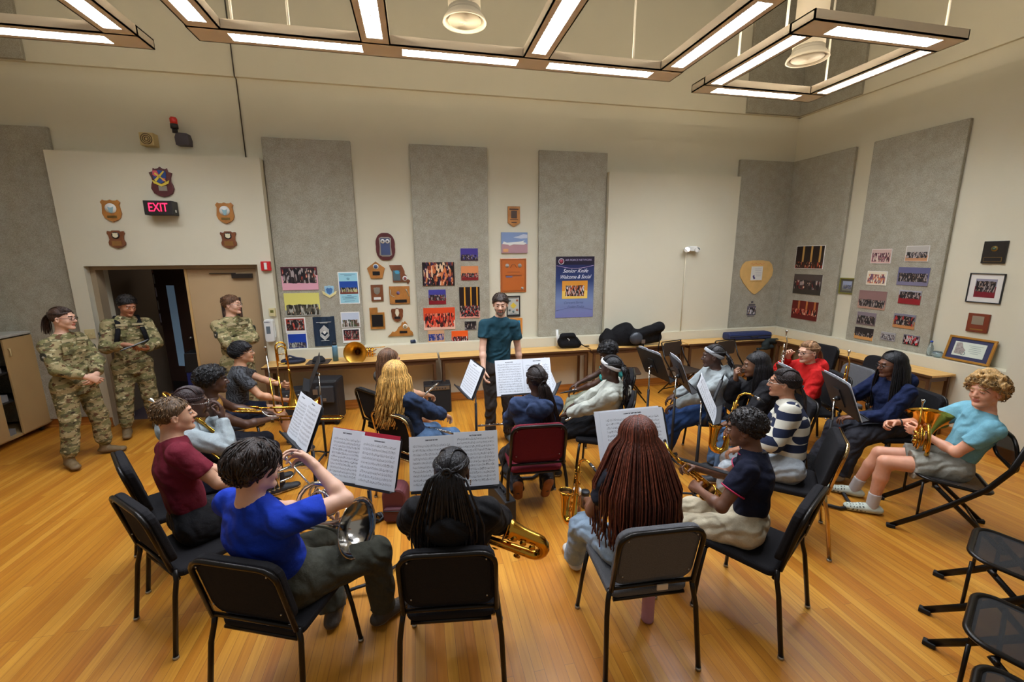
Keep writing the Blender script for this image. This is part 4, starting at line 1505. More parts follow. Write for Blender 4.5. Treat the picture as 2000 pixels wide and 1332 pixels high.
def saxophone(label, o, d, u, s=1., grp='saxophones', m=BRASS, ln=None):
    """body tube runs down -z from o, bell curls forward (+y) and up, neck at the top bends back (-y)"""
    r = inst('saxophone', label, 'saxophone', o, d, u, grp)
    L = ln or .5*s
    pts, rr = [], []
    for i in range(9): pts.append((0, 0, -L*i/8)); rr.append((.011+.018*i/8)*s)
    for i in range(1, 8):
        a = pi+pi*i/7
        pts.append((0, .062*s+.062*s*cos(a), -L+.062*s*sin(a)))
        rr.append((.029+.009*i/7)*s)
    for i in range(1, 7): pts.append((0, (.124+.012*i/6)*s, -L+.2*s*i/6)); rr.append((.038+.03*(i/6)**2.6)*s)
    b_ = obj('body', G().tube(pts, rr, 20), m, r)
    e = pts[-1]
    obj('bell_rim', G().tube([(rr[-1]*cos(t*pi/12), e[1]+rr[-1]*sin(t*pi/12), e[2]) for t in range(24)], .004*s, 6, closed=True), m, b_)
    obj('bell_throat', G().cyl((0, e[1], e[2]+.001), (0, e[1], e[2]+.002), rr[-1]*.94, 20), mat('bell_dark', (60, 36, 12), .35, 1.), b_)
    obj('neck', G().tube([(0, 0, 0), (0, -.01*s, .05*s), (0, -.05*s, .085*s), (0, -.1*s, .09*s), (0, -.15*s, .075*s)], [.011*s, .0105*s, .0095*s, .0085*s, .0075*s], 10), m, r)
    mp = obj('mouthpiece', G().tube([(0, -.135*s, .08*s), (0, -.17*s, .07*s), (0, -.215*s, .05*s), (0, -.235*s, .04*s)], [.013*s, .0135*s, .010*s, .003*s], 10), BLKP, r)
    obj('ligature', G().cyl((0, -.165*s, .0715*s), (0, -.192*s, .06*s), .0145*s, 12), SILV, mp)
    rg = random.Random(len(label))
    for i in range(9):
        z = -.05*s-L*.82*i/8
        sd = (1, -.6, .4)[i % 3]
        rad = (.012+.0012*i)*s
        c = V((sd*.022*s, .02*s, z))
        dd = V((sd*.7, .7 if i % 2 else -.7, 0)).normalized()
        c = V((0, 0, z))+dd*(.014+.018*i/8+.006)*s
        k = obj('key_cup', G().cyl(tuple(c), tuple(c+dd*.006*s), rad, 14).cyl(tuple(c+dd*.006*s), tuple(c+dd*.009*s), rad*.55, 10), m, r)
    for i in range(3):
        c = V((.045*s, (.1+.01*i)*s, -L+(.02+.06*i)*s))
        obj('key_cup', G().cyl(tuple(c), tuple(c+V((.008*s, 0, 0))), .02*s, 14), m, r)
    g = G().tube([(.02*s, .022*s, -.03*s), (.026*s, .03*s, -L*.9)], .003*s, 6).tube([(-.022*s, .02*s, -.03*s), (-.03*s, .026*s, -L*.85)], .003*s, 6).tube([(.03*s, .0, -.1*s), (.04*s, .01*s, -L*.95)], .0025*s, 6)
    for i in range(7): g.tube([(.024*s, .026*s, -.07*s-i*.055*s), (-.026*s, .022*s, -.07*s-i*.055*s)], .002*s, 5)
    obj('key_rod', g, m, r)
    return r
def french_horn(label, o, d, u, m=BRASS, br=.15, name='french_horn', cat='french horn', lead=((-.02, -.1, .09), (-.02, -.2, .22))):
    r = inst(name, label, cat, o, d, u)
    bell(r, (.05, -.1, -.1), (0, 1, .0), .016, br, .32, m, p=3.4)
    g = G()
    g.tube([(.05, -.1, -.1), (.05, -.16, -.08)]+[(0.0+.05-.05*i/10, -.05-.12*cos(RD(i*24))-.0, .03+.12*sin(RD(i*24-20))) for i in range(1, 11)], [.016]*2+[.015-.0006*i for i in range(10)], 10)
    for q, rad in ((0, .1), (-.018, .082), (.02, .068)):
        g.tube([(q-.01, -.03+rad*cos(RD(a)), .02+rad*sin(RD(a))) for a in range(0, 360, 20)], .0065, 8, closed=True)
    g.tube([lead[0], tuple((V(lead[0])+V(lead[1]))/2), lead[1]], .006, 8)
    obj('tubing', g, m, r)
    for i in range(3):
        y = -.06+.038*i
        v = obj('valve', G().cyl((-.045, y, -.01), (-.0, y, -.01), .016, 14), m, r)
        obj('finger_lever', G().box(-.052, -.049, y-.008, y+.008, -.01, .06), SILV, v)
    g = G()
    for i in range(3):
        y = -.06+.038*i
        g.tube([(-.02, y-.008, .0), (-.02, y-.008, .07), (-.02, y, .08), (-.02, y+.008, .07), (-.02, y+.008, 0)], .005, 8)
    obj('valve_slide', g, m, r)
    mouthpiece(r, lead[1], tuple(V(lead[1])-V(lead[0])), SILV, 1.)
    return r
def woodwind(name, label, cat, a, b, r0=.0095, m=SILV, keym=SILV, grp=None, bellr=None, mp=None):
    a, b = V(a), V(b)
    r = inst(name, label, cat, a, b-a, (0, 0, 1) if abs((b-a).normalized().z) < .9 else (1, 0, 0), grp)
    L = (b-a).length
    pr = [(r0, 0), (r0, L*.86), (bellr or r0, L), ]
    obj('tube', G().lathe(pr, (0, 0, 0), (0, 1, 0), 14), m, r)
    g = G()
    for i in range(11):
        y = L*(.2+.068*i)
        g.cyl((0, y, r0), (0, y, r0+.004), .0075, 10)
    obj('key_cup', g, keym, r)
    obj('key_rod', G().tube([(.008, L*.18, r0), (.008, L*.93, r0)], .0018, 6).tube([(-.008, L*.3, r0), (-.008, L*.9, r0)], .0016, 6), keym, r)
    if mp: obj('mouthpiece', G().lathe([(.009, 0), (.008, .04), (.002, .075)], (0, 0, 0), (0, -1, 0), 10), BLKP, r)
    else: obj('head_joint_plate', G().ball((0, L*.06, r0), .012, 8, (1, 1, .3)), m, r)
    return r
# ================================================================= chairs
chair('black chair at lower left carrying the boy in the blue t-shirt', -.75, 2.16, -23)
chair('black chair at the bottom centre carrying the girl in the black hoodie', .11, 2.04, -8)
chair('grey chair with a paper tag on its back bar, under the girl with auburn braids', 1.14, 1.97, -4, FGR, FGR, tag_=True)
chair('black chair under the boy in the navy polo shirt, seen from its side', 1.95, 2.0, 30)
chair('black chair under the boy in the maroon t-shirt', -1.42, 2.75, -43)
chair('burgundy chair carrying the girl in the slate blue hoodie', .91, 3.38, -4, FBU, FBU)
GOLDC = mat('chrome_warm', (200, 170, 120), .12, 1.)
chair('chrome framed black chair behind the girl with long blonde hair', -.09, 3.84, -45, fr=GOLDC)
chair('black chair under the girl with straight brown hair', -.32, 4.53, -52)
chair('chrome framed black chair under the girl in the striped sweater', 2.8, 2.58, 48, fr=GOLDC)
chair('black chair under the boy in the black patterned t-shirt by the doorway', -2.0, 4.93, -68)
chair('black chair under the girl in the pale grey sweatshirt with a hand at her mouth', -1.78, 3.33, -55)
chair('black chair under the boy in the mustard tank top', -1.86, 4.02, -62)
chair('black chair under the girl with the white headband', 1.72, 3.73, 60)
chair('black chair under the boy with bowed head and green sleeve', 2.12, 4.5, 65)
chair('black chair under the girl in the light grey hoodie and grey headband', 3.08, 3.86, 70)
chair('black chair under the girl resting her chin on her hand', 3.26, 3.28, 66)
chair('black chair under the girl in the navy hoodie with long black braids', 4.52, 3.12, 76)
chair('black chair under the girl in the red hoodie', 4.32, 3.86, 68)
chair('empty black chair pushed up to the right wall table, behind the girl in red', 5.55, 5.05, 95)
chair('empty black chair at the right wall table, behind the girl with black braids', 5.55, 4.2, 92)
chair('empty grey-backed chair between the girl in red and the girl with black braids', 4.85, 4.0, 80, FGR)
folding_mesh('black mesh folding chair under the boy in the light blue t-shirt', 4.1, 2.35, 45)
folding_mesh('empty black mesh folding chair at the right edge, farthest of the three', 3.36, 1.5, 26)
folding_mesh('empty black mesh folding chair at the right edge, middle of the three', 2.68, 1.1, 26)
folding_mesh('empty black mesh folding chair cut by the bottom edge, nearest of the three', 2.2, .8, 26)
folding_old('brown folding chair against the back table, left of the girl with the grey headband', 4.0, 5.75, 195)
folding_old('dark folding chair against the back table, just behind the girl with the grey headband', 4.85, 5.6, 190)
folding_old('brown folding chair lying half under the back table behind the boy with bowed head', 3.1, 5.9, 250)

# ================================================================= people
P = {}
TAN = (196, 150, 120)
PALE = (214, 168, 142)
DARK = (74, 48, 36)
BROWN = (112, 74, 54)
CAMO = camo()
BOOT = ((112, 92, 62), (96, 78, 54), 'boot')
JEAN = cloth((84, 112, 146), 'jeans')
JEAND = cloth((34, 58, 98), 'jeans_dark')
JEANL = cloth((140, 160, 178), 'jeans_light')
PBLK = cloth((24, 24, 27), 'trousers_black')
SILVG = mat('wire_silver', (180, 176, 168), .25, .9)
P['ws'] = person('woman soldier in camouflage uniform with dark glasses and ponytail, hands clasped, farthest left', (-3.68, 5.36), -112, (-3.66, 5.36, 1.585), (-86, -2, 0), .97, False, PALE,
    ('pony', (54, 36, 26), dict(gather=(0, -.11, .045), len=.2, n=26, spread=.025, rows=30)), ('jacket', CAMO), ('boots', CAMO, 1.1),
    RHt=(.05, .27, .97), LHt=(-.05, .25, .98), RE=(.8, -.4, -.3), LE=(-.8, -.4, -.3), Rd=(-.7, .3, -.5), Ld=(.7, .3, -.5), Rn=(0, -1, 0), Ln=(0, -1, 0),
    RF=(.2, .02), LF=(-.16, .02), toe=(-20, 22), shoe=BOOT, glasses=BLKP, fem=1, fat=1.1, seed=1)
P['tab'] = person('soldier in camouflage uniform wearing a backpack and looking down at a tablet', (-3.55, 6.12), -145, (-3.47, 6.08, 1.64), (-128, -22, 0), .99, False, (178, 122, 92),
    ('short', (22, 18, 18), dict(t=.014)), ('jacket', CAMO), ('boots', CAMO, 1.12), RHt=(.06, .3, 1.2), LHt=(-.12, .3, 1.12), RE=(.7, -.6, -.6), LE=(-.7, -.6, -.6),
    Rd=(-.8, .35, -.2), Ld=(.5, .7, .1), Rn=(0, .2, -1), Ln=(0, -.2, 1), RF=(.17, .02), LF=(-.13, 0), toe=(-8, 10), shoe=BOOT, fat=1.04, seed=2, curl=(.5, .2))
P['arm'] = person('soldier in camouflage uniform with crossed arms and glasses in front of the beige door', (-2.32, 6.0), -140, (-2.29, 5.98, 1.625), (-98, 0, 0), .98, False, PALE,
    ('short', (96, 66, 44)), ('jacket', CAMO), ('boots', CAMO, 1.05), RHt=(-.09, .18, 1.2), LHt=(.1, .215, 1.165), RE=(1, .5, -.5), LE=(-1, .5, -.5), Rd=(-1, -.45, .1), Ld=(1, -.5, 0), curl=(.7, .7),
    Rn=(0, -1, 0), Ln=(0, -1, 0), RF=(.12, 0), LF=(-.12, 0), shoe=BOOT, glasses=SILVG, seed=3)
P['cond'] = person('man in a teal polo shirt with greying beard standing behind the music stands', (.87, 4.8), 180, (.9, 4.74, 1.665), (168, -9, 0), .99, False, PALE,
    ('short', (62, 46, 36), dict(t=.012)), ('polo', cloth((26, 62, 74), 'teal', fold=.5)), ('long', cloth((52, 46, 42), 'trousers_brown'), .95), RHt=(.2, .2, .87), LHt=(-.27, .02, .84),
    RE=(.6, -1, 0), LE=(-.5, -1, 0), RF=(.1, .02), LF=(-.13, 0), toe=(-5, 8), shoe=((70, 74, 72), (60, 62, 62)), beard=(128, 108, 92), seed=4, Rn=(-1, 0, 0), Ln=(1, 0, 0), hres=.0055)
P['maroon'] = person('boy in a maroon t-shirt with cropped sandy hair holding a brass instrument, left front', (-1.47, 2.83), -52, (-1.53, 2.93, 1.235), (-60, 3, 0), 1.0, True, TAN,
    ('short', (106, 80, 52), dict(t=.004, tz=.008)), ('tee', cloth((104, 24, 40), 'maroon', fold=.5)), ('long', PBLK), RHt=(.1, .34, .72), LHt=(-.05, .36, .7), RE=(.9, -.3, -.8), LE=(-.9, -.3, -.8), seed=5,
    Rd=(-.5, .8, 0), Ld=(.5, .8, 0))
P['gg'] = person('girl in a pale grey sweatshirt and wire glasses holding her hands to her mouth', (-1.78, 3.38), -56, (-1.66, 3.42, 1.16), (-64, -8, 0), .9, True, DARK,
    ('pony', (46, 28, 26), dict(gather=(0, -.12, .0), len=.12, n=20, rows=36)), ('hoodie', cloth((150, 160, 162), 'sweat_grey')), ('long', cloth((24, 28, 44), 'trousers_navy')), RHt=(.1, .28, 1.02), LHt=(-.08, .26, 1.0),
    RE=(.4, .5, -1), LE=(.2, .6, -1), Rd=(-.2, .1, 1), Ld=(.2, .1, 1), Rn=(-.5, -1, 0), Ln=(.5, -1, 0), glasses=SILVG, fem=1, seed=6)
P['afro'] = person('boy in a mustard tank top with a flat black afro holding a trombone level', (-1.82, 4.03), -62, (-1.72, 3.92, 1.19), (-62, -3, 0), .97, True, DARK,
    ('afro', (18, 16, 18), dict(t=.03, tz=.022)), ('tank', cloth((176, 132, 62), 'mustard')), ('long', cloth((26, 26, 34), 'trousers_ink')), RHt=(.12, .42, .74), LHt=(-.08, .4, .76), RE=(.9, -.3, -.7), LE=(-.9, -.3, -.7), seed=7)
BTEE = NB('tee_patterned')
w_ = BTEE.n('TexWave', wave_type='BANDS', bands_direction='DIAGONAL')
w_.inputs['Scale'].default_value = 16
w_.inputs['Distortion'].default_value = 14
w_.inputs['Detail'].default_value = 3
BTEE.l(BTEE.tc.outputs['Object'], w_.inputs['Vector'])
BTEE.l(BTEE.ramp(w_.outputs['Fac'], [(.35, (20, 20, 23)), (.5, (66, 68, 72))]), BTEE.b.inputs['Base Color'])
BTEE.b.inputs['Roughness'].default_value = .85
P['asian'] = person('boy in a black patterned t-shirt and clear glasses holding a trombone upright, near the doorway', (-1.97, 4.94), -68, (-1.88, 5.0, 1.2), (-72, 4, 0), .98, True, (200, 150, 116),
    ('fringe', (16, 14, 18)), ('tee', BTEE.m), ('shorts', cloth((22, 28, 46), 'shorts_navy')), RHt=(.17, .42, .66), LHt=('w', -1.47, 4.98, .80), RE=(.8, -.3, -.8), LE=(-.9, .1, -.7), Rd=(-.3, .9, -.2),
    glasses=SILVG, seed=8, RF=(.16, .5), LF=(-.16, .52), curl=(.15, .9), Ln=(1, 0, 0), Ld=(.6, .6, .0))
P['blue'] = person('boy in a royal blue t-shirt with thick dark hair, raising a hand to his face', (-.75, 2.17), -33, (-.79, 2.08, 1.225), (-54, -6, 0), 1.02, True, PALE,
    ('wavy', (40, 28, 22), dict(t=.026, cut=.008)), ('tee', cloth((16, 50, 160), 'royal_blue', fold=.5)), ('long', cloth((62, 62, 52), 'trousers_olive'), 1.15), RHt=('w', -.575, 2.21, 1.16), LHt=(-.1, .36, .72), RE=(1, .5, -.6), LE=(-.9, -.2, -.8),
    Rd=(-1, .1, .35), Rn=(-.2, -1, -.3), seed=9, RF=(.26, .42), LF=(-.02, .3), kn=.35, curl=(.55, .5), shoe=((64, 56, 48), (120, 112, 100)), fat=1.22, toe=(-20, 30))
P['brown'] = person('girl with straight brown hair holding a flute, half hidden behind the blonde girl', (-.34, 4.5), -54, (-.31, 4.4, 1.16), (-60, -2, 0), .93, True, TAN,
    ('long', (98, 68, 46), dict(len=.34, n=70, amax=120, r=.005, layers=2, flare=.01)), ('tee', cloth((70, 66, 60), 'tee_grey')), ('shorts', cloth((120, 110, 100), 'shorts_tan')), RHt=(.14, .42, .68), LHt=(.02, .42, .66), fem=1, seed=10,
    RF=(.1, .5), LF=(-.05, .52), kn=-.1)
P['blonde'] = person('girl with long wavy blonde hair and a blue top, sitting with her back to us', (-.1, 3.83), -46, (-.22, 3.8, 1.17), (-42, 0, 0), .96, True, PALE,
    ('long', (206, 158, 84), dict(len=.42, n=120, amax=128, r=.0058, wave=.022, layers=3, flare=.03, back=.02)), ('sweater', cloth((38, 54, 82), 'top_blue')), ('long', JEAN), RHt=(.1, .42, .62), LHt=(-.1, .42, .64), fem=1, seed=11)
P['hood'] = person('girl in a slate blue hoodie with a long braided ponytail on the burgundy chair', (.91, 3.38), -4, (.93, 3.33, 1.185), (4, 0, 0), .98, True, DARK,
    ('pony', (36, 25, 22), dict(gather=(.02, -.12, .0), len=.5, n=56, r=.0055, spread=.035, side=.09, back=.02)), ('hoodie', cloth((48, 62, 92), 'slate_blue')), ('long', cloth((44, 42, 44), 'trousers_charcoal')), RHt=(.17, .36, .62), LHt=(-.17, .38, .62),
    fem=1, fat=1.12, seed=12, RF=(.13, -.02), LF=(-.13, -.02), RAz=.16, LAz=.16, pitch=62, toe=(8, -8), shoe=((30, 28, 30), (140, 84, 44)))
P['centre'] = person('girl in a black hoodie with long black braids tied back, centre front, seen from behind', (.11, 2.08), -8, (.12, 1.95, 1.165), (-16, -4, 0), .98, True, DARK,
    ('pony', (24, 22, 25), dict(gather=(0, -.118, .045), len=.4, n=150, r=.0056, spread=.062, rows=44, back=.0)), ('hoodie', cloth((15, 14, 16), 'hoodie_black')), ('long', JEAN), RHt=(.28, .26, .62), LHt=(-.24, .3, .64), RE=(1, -.2, -.6), LE=(-1, -.2, -.6),
    fem=1, fat=1.25, seed=13, glasses=BLKP)
P['g14'] = person('girl with a white headband and fluffy black ponytail holding a flute', (1.7, 3.76), 62, (1.74, 3.63, 1.155), (48, -6, 0), .93, True, DARK,
    ('pony', (22, 19, 20), dict(gather=(0, -.12, .02), len=.36, n=80, r=.006, spread=.05, fuzz=.02, band=mat('band_white', (216, 216, 214), .8))), ('hoodie', cloth((176, 178, 166), 'hoodie_cream')), ('long', PBLK), RHt=(.12, .32, .64), LHt=(-.1, .3, .66), fem=1, seed=14)
P['b15'] = person('boy with short curly black hair and a green sleeve bowing his head over a clarinet', (2.1, 4.52), 66, (2.1, 4.46, 1.1), (74, -32, 0), .93, True, DARK,
    ('afro', (20, 17, 18), dict(t=.026)), ('tee', cloth((40, 118, 112), 'tee_green')), ('long', cloth((148, 152, 130), 'trousers_sage'), 1.15), RHt=(.1, .36, .64), LHt=(-.1, .34, .64), seed=15, RF=(.14, .5), LF=(-.14, .5))
P['braids'] = person('girl with very long auburn braids in a dark top on the grey chair', (1.14, 2.0), -3, (1.17, 2.08, 1.175), (2, -5, 0), .98, True, BROWN,
    ('long', (98, 48, 32), dict(len=.58, n=64, amax=122, r=.0052, layers=3, flare=.115, back=.02, curlend=1, p0=6)), ('tee', cloth((24, 26, 36), 'tee_midnight')), ('long', JEANL, 1.15), RHt=(.1, .34, .64), LHt=(-.14, .34, .64),
    fem=1, seed=16, LF=(-.16, .56), RF=(.1, .4), kn=.25, shoe=((196, 192, 184), (224, 222, 216)))
P['polo'] = person('boy in a navy polo shirt with red piping, a saxophone in his lap', (1.93, 2.02), 36, (1.93, 2.12, 1.145), (44, -8, 0), .93, True, BROWN,
    ('afro', (26, 19, 17), dict(t=.017)), ('polo', cloth((20, 24, 44), 'polo_navy', fold=.5), dict(trim=mat('piping_red', (176, 24, 70), .6))), ('long', cloth((196, 184, 156), 'trousers_cream'), 1.1), RHt=('w', 1.78, 2.36, .78), LHt=('w', 1.7, 2.2, .72),
    RE=(.8, -.3, -.8), LE=(-.9, -.2, -.8), seed=17, curl=(.7, .7), Rn=(-.6, 0, -.5), Ln=(.6, 0, -.5), shoe=((34, 26, 26), (190, 184, 176)))
P['g18'] = person('girl in a light grey hoodie with a grey headband and dark jeans, facing left', (3.06, 3.86), 70, (2.97, 3.8, 1.16), (62, -3, 0), .95, True, DARK,
    ('pony', (26, 22, 22), dict(gather=(0, -.12, .03), len=.14, n=40, r=.007, spread=.04, fuzz=.01, band=mat('band_grey', (160, 162, 164), .8))), ('hoodie', cloth((158, 166, 166), 'hoodie_grey')), ('flare', JEAND, 1.15), RHt=(.16, .36, .64), LHt=(-.12, .42, .62),
    fem=1, seed=18, LF=(-.12, .52), RF=(.16, .56), shoe=((206, 200, 176), (150, 110, 70), 'stripes'))
P['g19'] = person('girl in a black hoodie with long black hair resting her chin on her hand', (3.24, 3.28), 66, (3.15, 3.42, 1.15), (60, -6, 0), .95, True, (120, 82, 58),
    ('long', (20, 17, 20), dict(len=.3, n=80, amax=118, r=.0055, layers=2, flare=.02)), ('hoodie', cloth((24, 23, 26), 'hoodie_coal')), ('long', JEAN, 1.1), RHt=('w', 3.02, 3.5, 1.0), LHt=(-.12, .4, .62), RE=(.3, .6, -1), LE=(-.8, -.2, -.8),
    Rd=(-.3, .2, 1), Rn=(0, -1, .2), fem=1, seed=19, curl=(.9, .4))
STR = NB('sweater_stripes')
s_ = STR.n('SeparateXYZ')
STR.l(STR.tc.outputs['Object'], s_.inputs[0])
nn = STR.noise(3, 1)
n3 = STR.noise(4.2, 0)
zz = STR.math('ADD', STR.math('ADD', STR.math('MULTIPLY', s_.outputs[2], 8.2), STR.math('MULTIPLY', nn.outputs[0], .25)), STR.math('MULTIPLY', STR.math('GREATER_THAN', n3.outputs[0], .53), .5))
m1 = STR.math('GREATER_THAN', STR.math('FRACT', zz), .5)
STR.l(STR.mix(m1, (18, 28, 56), (204, 200, 184)), STR.b.inputs['Base Color'])
STR.b.inputs['Roughness'].default_value = .95
STR.bump(STR.noise(260, 2).outputs[0], .5, .004)
P['stripe'] = person('girl in a navy and white striped sweater with a dark braid and glasses', (2.8, 2.6), 48, (2.83, 2.76, 1.185), (47, 0, 0), .97, True, (176, 124, 94),
    ('pony', (34, 24, 22), dict(gather=(0, -.118, -.02), len=.3, n=26, r=.008, spread=.022, rows=26)), ('sweater', STR.m), ('long', cloth((158, 164, 168), 'jeans_pale'), 1.15), RHt=(.1, .36, .74), LHt=(-.1, .34, .66), fem=1, seed=20, glasses=SILVG, fat=1.05)
P['red'] = person('girl in a red hoodie with glasses and pulled-back light brown hair holding a silver trumpet', (4.28, 3.85), 72, (4.17, 3.8, 1.14), (86, -4, 0), .88, True, PALE,
    ('pony', (150, 110, 74), dict(gather=(0, -.12, .02), len=.2, n=24, rows=40, r=.005)), ('hoodie', cloth((186, 26, 24), 'hoodie_red')), ('shorts', cloth((40, 40, 44), 'shorts_black')), RHt=('w', 4.14, 4.02, 1.04), LHt=(-.12, .3, .68),
    RE=(.8, .2, -.8), Rd=(-.2, .3, .8), Rn=(-1, 0, 0), fem=1, seed=21, glasses=BLKP, curl=(.9, .4), shoe=((196, 188, 184), (196, 140, 84), 'colour'), socks=mat('sock_grey', (120, 122, 126), .9), RF=(.2, .5), LF=(-.1, .44))
P['g22'] = person('girl in a navy hoodie with waist-long black braids and black glasses', (4.5, 3.12), 76, (4.38, 3.1, 1.155), (70, -5, 0), .97, True, BROWN,
    ('long', (16, 15, 18), dict(len=.46, n=60, amax=128, r=.006, layers=2, flare=.03)), ('hoodie', cloth((20, 32, 66), 'hoodie_navy')), ('flare', cloth((46, 46, 52), 'trousers_slate'), 1.3), RHt=('w', 4.2, 3.4, .8), LHt=(-.08, .4, .64),
    fem=1, fat=1.12, seed=22, glasses=BLKP, curl=(.8, .4), LF=(-.14, .54), RF=(.14, .5), shoe=((180, 172, 158), (170, 160, 150)))
P['boyR'] = person('boy in a light blue t-shirt with curly blond hair holding a french horn', (4.16, 2.38), 45, (4.17, 2.27, 1.165), (88, 2, 4), 1.0, True, (222, 160, 128),
    ('curl', (150, 118, 72), dict(t=.036)), ('tee', cloth((116, 172, 188), 'tee_sky', fold=.5)), ('shorts', cloth((150, 148, 136), 'shorts_stone'), 1.15), RHt=(.06, .36, .78), LHt=('w', 4.02, 2.52, .74), RE=(.9, -.4, -.6), LE=(-.8, -.5, -.7),
    Ln=(.8, -.2, 0), Ld=(.1, 1, .15), Rn=(-.6, 0, -.5), curl=(.8, .9), seed=23, hz=.53, RF=(.12, .56), LF=(-.14, .46), toe=(0, 12), shoe=((196, 204, 188), (190, 198, 182), 'clog'), socks=mat('sock_white', (196, 188, 184), .9))
# ================================================================= wall decoration
PBACK, PRIGHT = D-TH, RX-TH
def wroot(name, label, cat, wall, a, z, off, group=None):
    """local x = viewer's right, +y into the wall"""
    if wall == 'B': return root(name, label, cat, (a, off, z), 0, group)
    return root(name, label, cat, (off, a, z), -90, group)
def photo(key, top, floor, cols, v0=.15, v1=.62, nx=18, ny=8, seed=0, side=.04, mid=None):
    b = NB(key)
    s = b.n('SeparateXYZ')
    b.l(b.tc.outputs['UV'], s.inputs[0])
    U, Vv = s.outputs[0], s.outputs[1]
    nz = b.n('TexNoise')
    nz.inputs['Scale'].default_value = 6
    b.l(b.tc.outputs['UV'], nz.inputs['Vector'])
    vv = b.math('ADD', Vv, b.math('MULTIPLY', b.math('SUBTRACT', nz.outputs[0], .5), .12))
    base_ = b.mix(b.math('GREATER_THAN', vv, (v0+v1)/2), floor, top)
    if mid:
        st = b.math('MULTIPLY', b.math('GREATER_THAN', b.math('FRACT', b.math('MULTIPLY', U, 3.3)), .78), b.math('GREATER_THAN', Vv, v1))
        base_ = b.mix(b.math('MULTIPLY', st, .8), base_, mid)
    cv = b.n('CombineXYZ')
    b.l(b.math('MULTIPLY', U, nx*2.1), cv.inputs[0])
    b.l(b.math('MULTIPLY', Vv, ny*.8), cv.inputs[1])
    cv.inputs[2].default_value = seed*1.7
    vo = b.n('TexVoronoi')
    vo.inputs['Scale'].default_value = 1
    b.l(cv.outputs[0], vo.inputs['Vector'])
    sp = b.n('SeparateXYZ')
    b.l(vo.outputs['Color'], sp.inputs[0])
    st = [(i/len(cols), c) for i, c in enumerate(cols)]
    cr = b.ramp(sp.outputs[0], st, 'CONSTANT')
    cr = b.mix(b.math('MULTIPLY', b.math('LESS_THAN', vo.outputs['Distance'], .26), b.math('GREATER_THAN', sp.outputs[1], .6)), cr, (214, 178, 150))
    inb = b.math('MULTIPLY', b.math('MULTIPLY', b.math('GREATER_THAN', vv, v0), b.math('LESS_THAN', vv, v1)), b.math('MULTIPLY', b.math('GREATER_THAN', U, side), b.math('LESS_THAN', U, 1-side)))
    b.l(b.mix(inb, base_, cr), b.b.inputs['Base Color'])
    b.b.inputs['Roughness'].default_value = .35
    return b.m
SUIT = [(18, 16, 20), (28, 24, 30), (20, 18, 24), (150, 140, 136), (44, 34, 34), (60, 46, 44)]
def pic(wall, a, z, w, h, off, m, label, name='photo_print', cat='photo', group='orchestra photos on the wall panels', th=.008, border=None, frame=None, fw=.02, mattecol=None, tilt=0):
    r = wroot(name, label, cat, wall, a, z, off, group)
    x, y = w/2, h/2
    if border:
        obj('border', G().box(-x, x, -th, 0, -y, y), mat('print_border', (226, 224, 218), .6), r)
        bx = border
        g = G().box(-x+bx, x-bx, -th-.002, -th+.001, -y+bx*(2.2 if border > .012 else 1), y-bx)
        obj('image', g, m, r, uv=(1, 3))
    elif frame:
        g = G()
        for q in ((-x, x, y-fw, y), (-x, x, -y, -y+fw), (-x, -x+fw, -y+fw, y-fw), (x-fw, x, -y+fw, y-fw)): g.box(q[0], q[1], -th-.012, 0, q[2], q[3])
        obj('frame', g, frame, r, bevel=.002)
        if mattecol:
            obj('mat_board', G().box(-x+fw, x-fw, -th, 0, -y+fw, y-fw), mat('matte_%d%d%d' % mattecol, mattecol, .8), r)
            k = .2*min(w, h)
        else: k = fw
        obj('image', G().box(-x+k, x-k, -th-.002, -.001, -y+k, y-k), m, r, uv=(1, 3))
    else:
        obj('backing', G().box(-x, x, -th+.001, 0, -y, y), mat('foam_board', (190, 184, 172), .7), r)
        obj('image', G().box(-x, x, -th-.001, -th+.001, -y, y), m, r, uv=(1, 3))
    return r
PH = []
W_ = (232, 224, 210)
# panel 1
pic('B', -1.607, 1.912, .468, .32, PBACK, photo('ph1', (70, 26, 40), (214, 158, 170), SUIT+[(160, 60, 40)], .3, .95, 11, 6, 1), 'large photo of performers on a pink stage, topmost on the panel beside the fire alarm')
pic('B', -1.607, 1.547, .46, .325, PBACK, photo('ph2', (214, 206, 110), (150, 150, 140), [(60, 56, 44), (100, 96, 80), (40, 38, 30), (170, 170, 160)], .05, .5, 13, 7, 2), 'large yellow-toned photo of a conductor and orchestra below the pink stage photo')
pic('B', -1.726, 1.256, .268, .22, PBACK, photo('ph3', (150, 60, 50), (60, 24, 24), SUIT+[(180, 60, 40)], .05, .9, 9, 6, 3), 'white-bordered photo collage in dark red above the small blue poster', border=.016)
pic('B', -1.722, 1.026, .262, .232, PBACK, photo('ph4', (26, 60, 150), (40, 60, 120), [(30, 30, 60), (160, 160, 150), (60, 50, 60)], .05, .4, 14, 8, 4), 'small blue poster of a standing band at the bottom left of the first panel', border=.012)
pic('B', -.982, 1.307, .26, .225, PBACK, photo('ph5', (190, 200, 214), (150, 130, 120), [(60, 84, 50), (40, 50, 36), (200, 196, 190), (96, 70, 60)], .0, .5, 10, 5, 5), 'white-bordered outdoor photo of a memorial with trees', border=.01)
pic('B', -.985, 1.073, .245, .21, PBACK, photo('ph6', (40, 24, 40), (150, 60, 50), SUIT+[(150, 40, 50)], .1, .9, 12, 6, 6), 'white-bordered photo of a band in red and black under the memorial photo', border=.016)
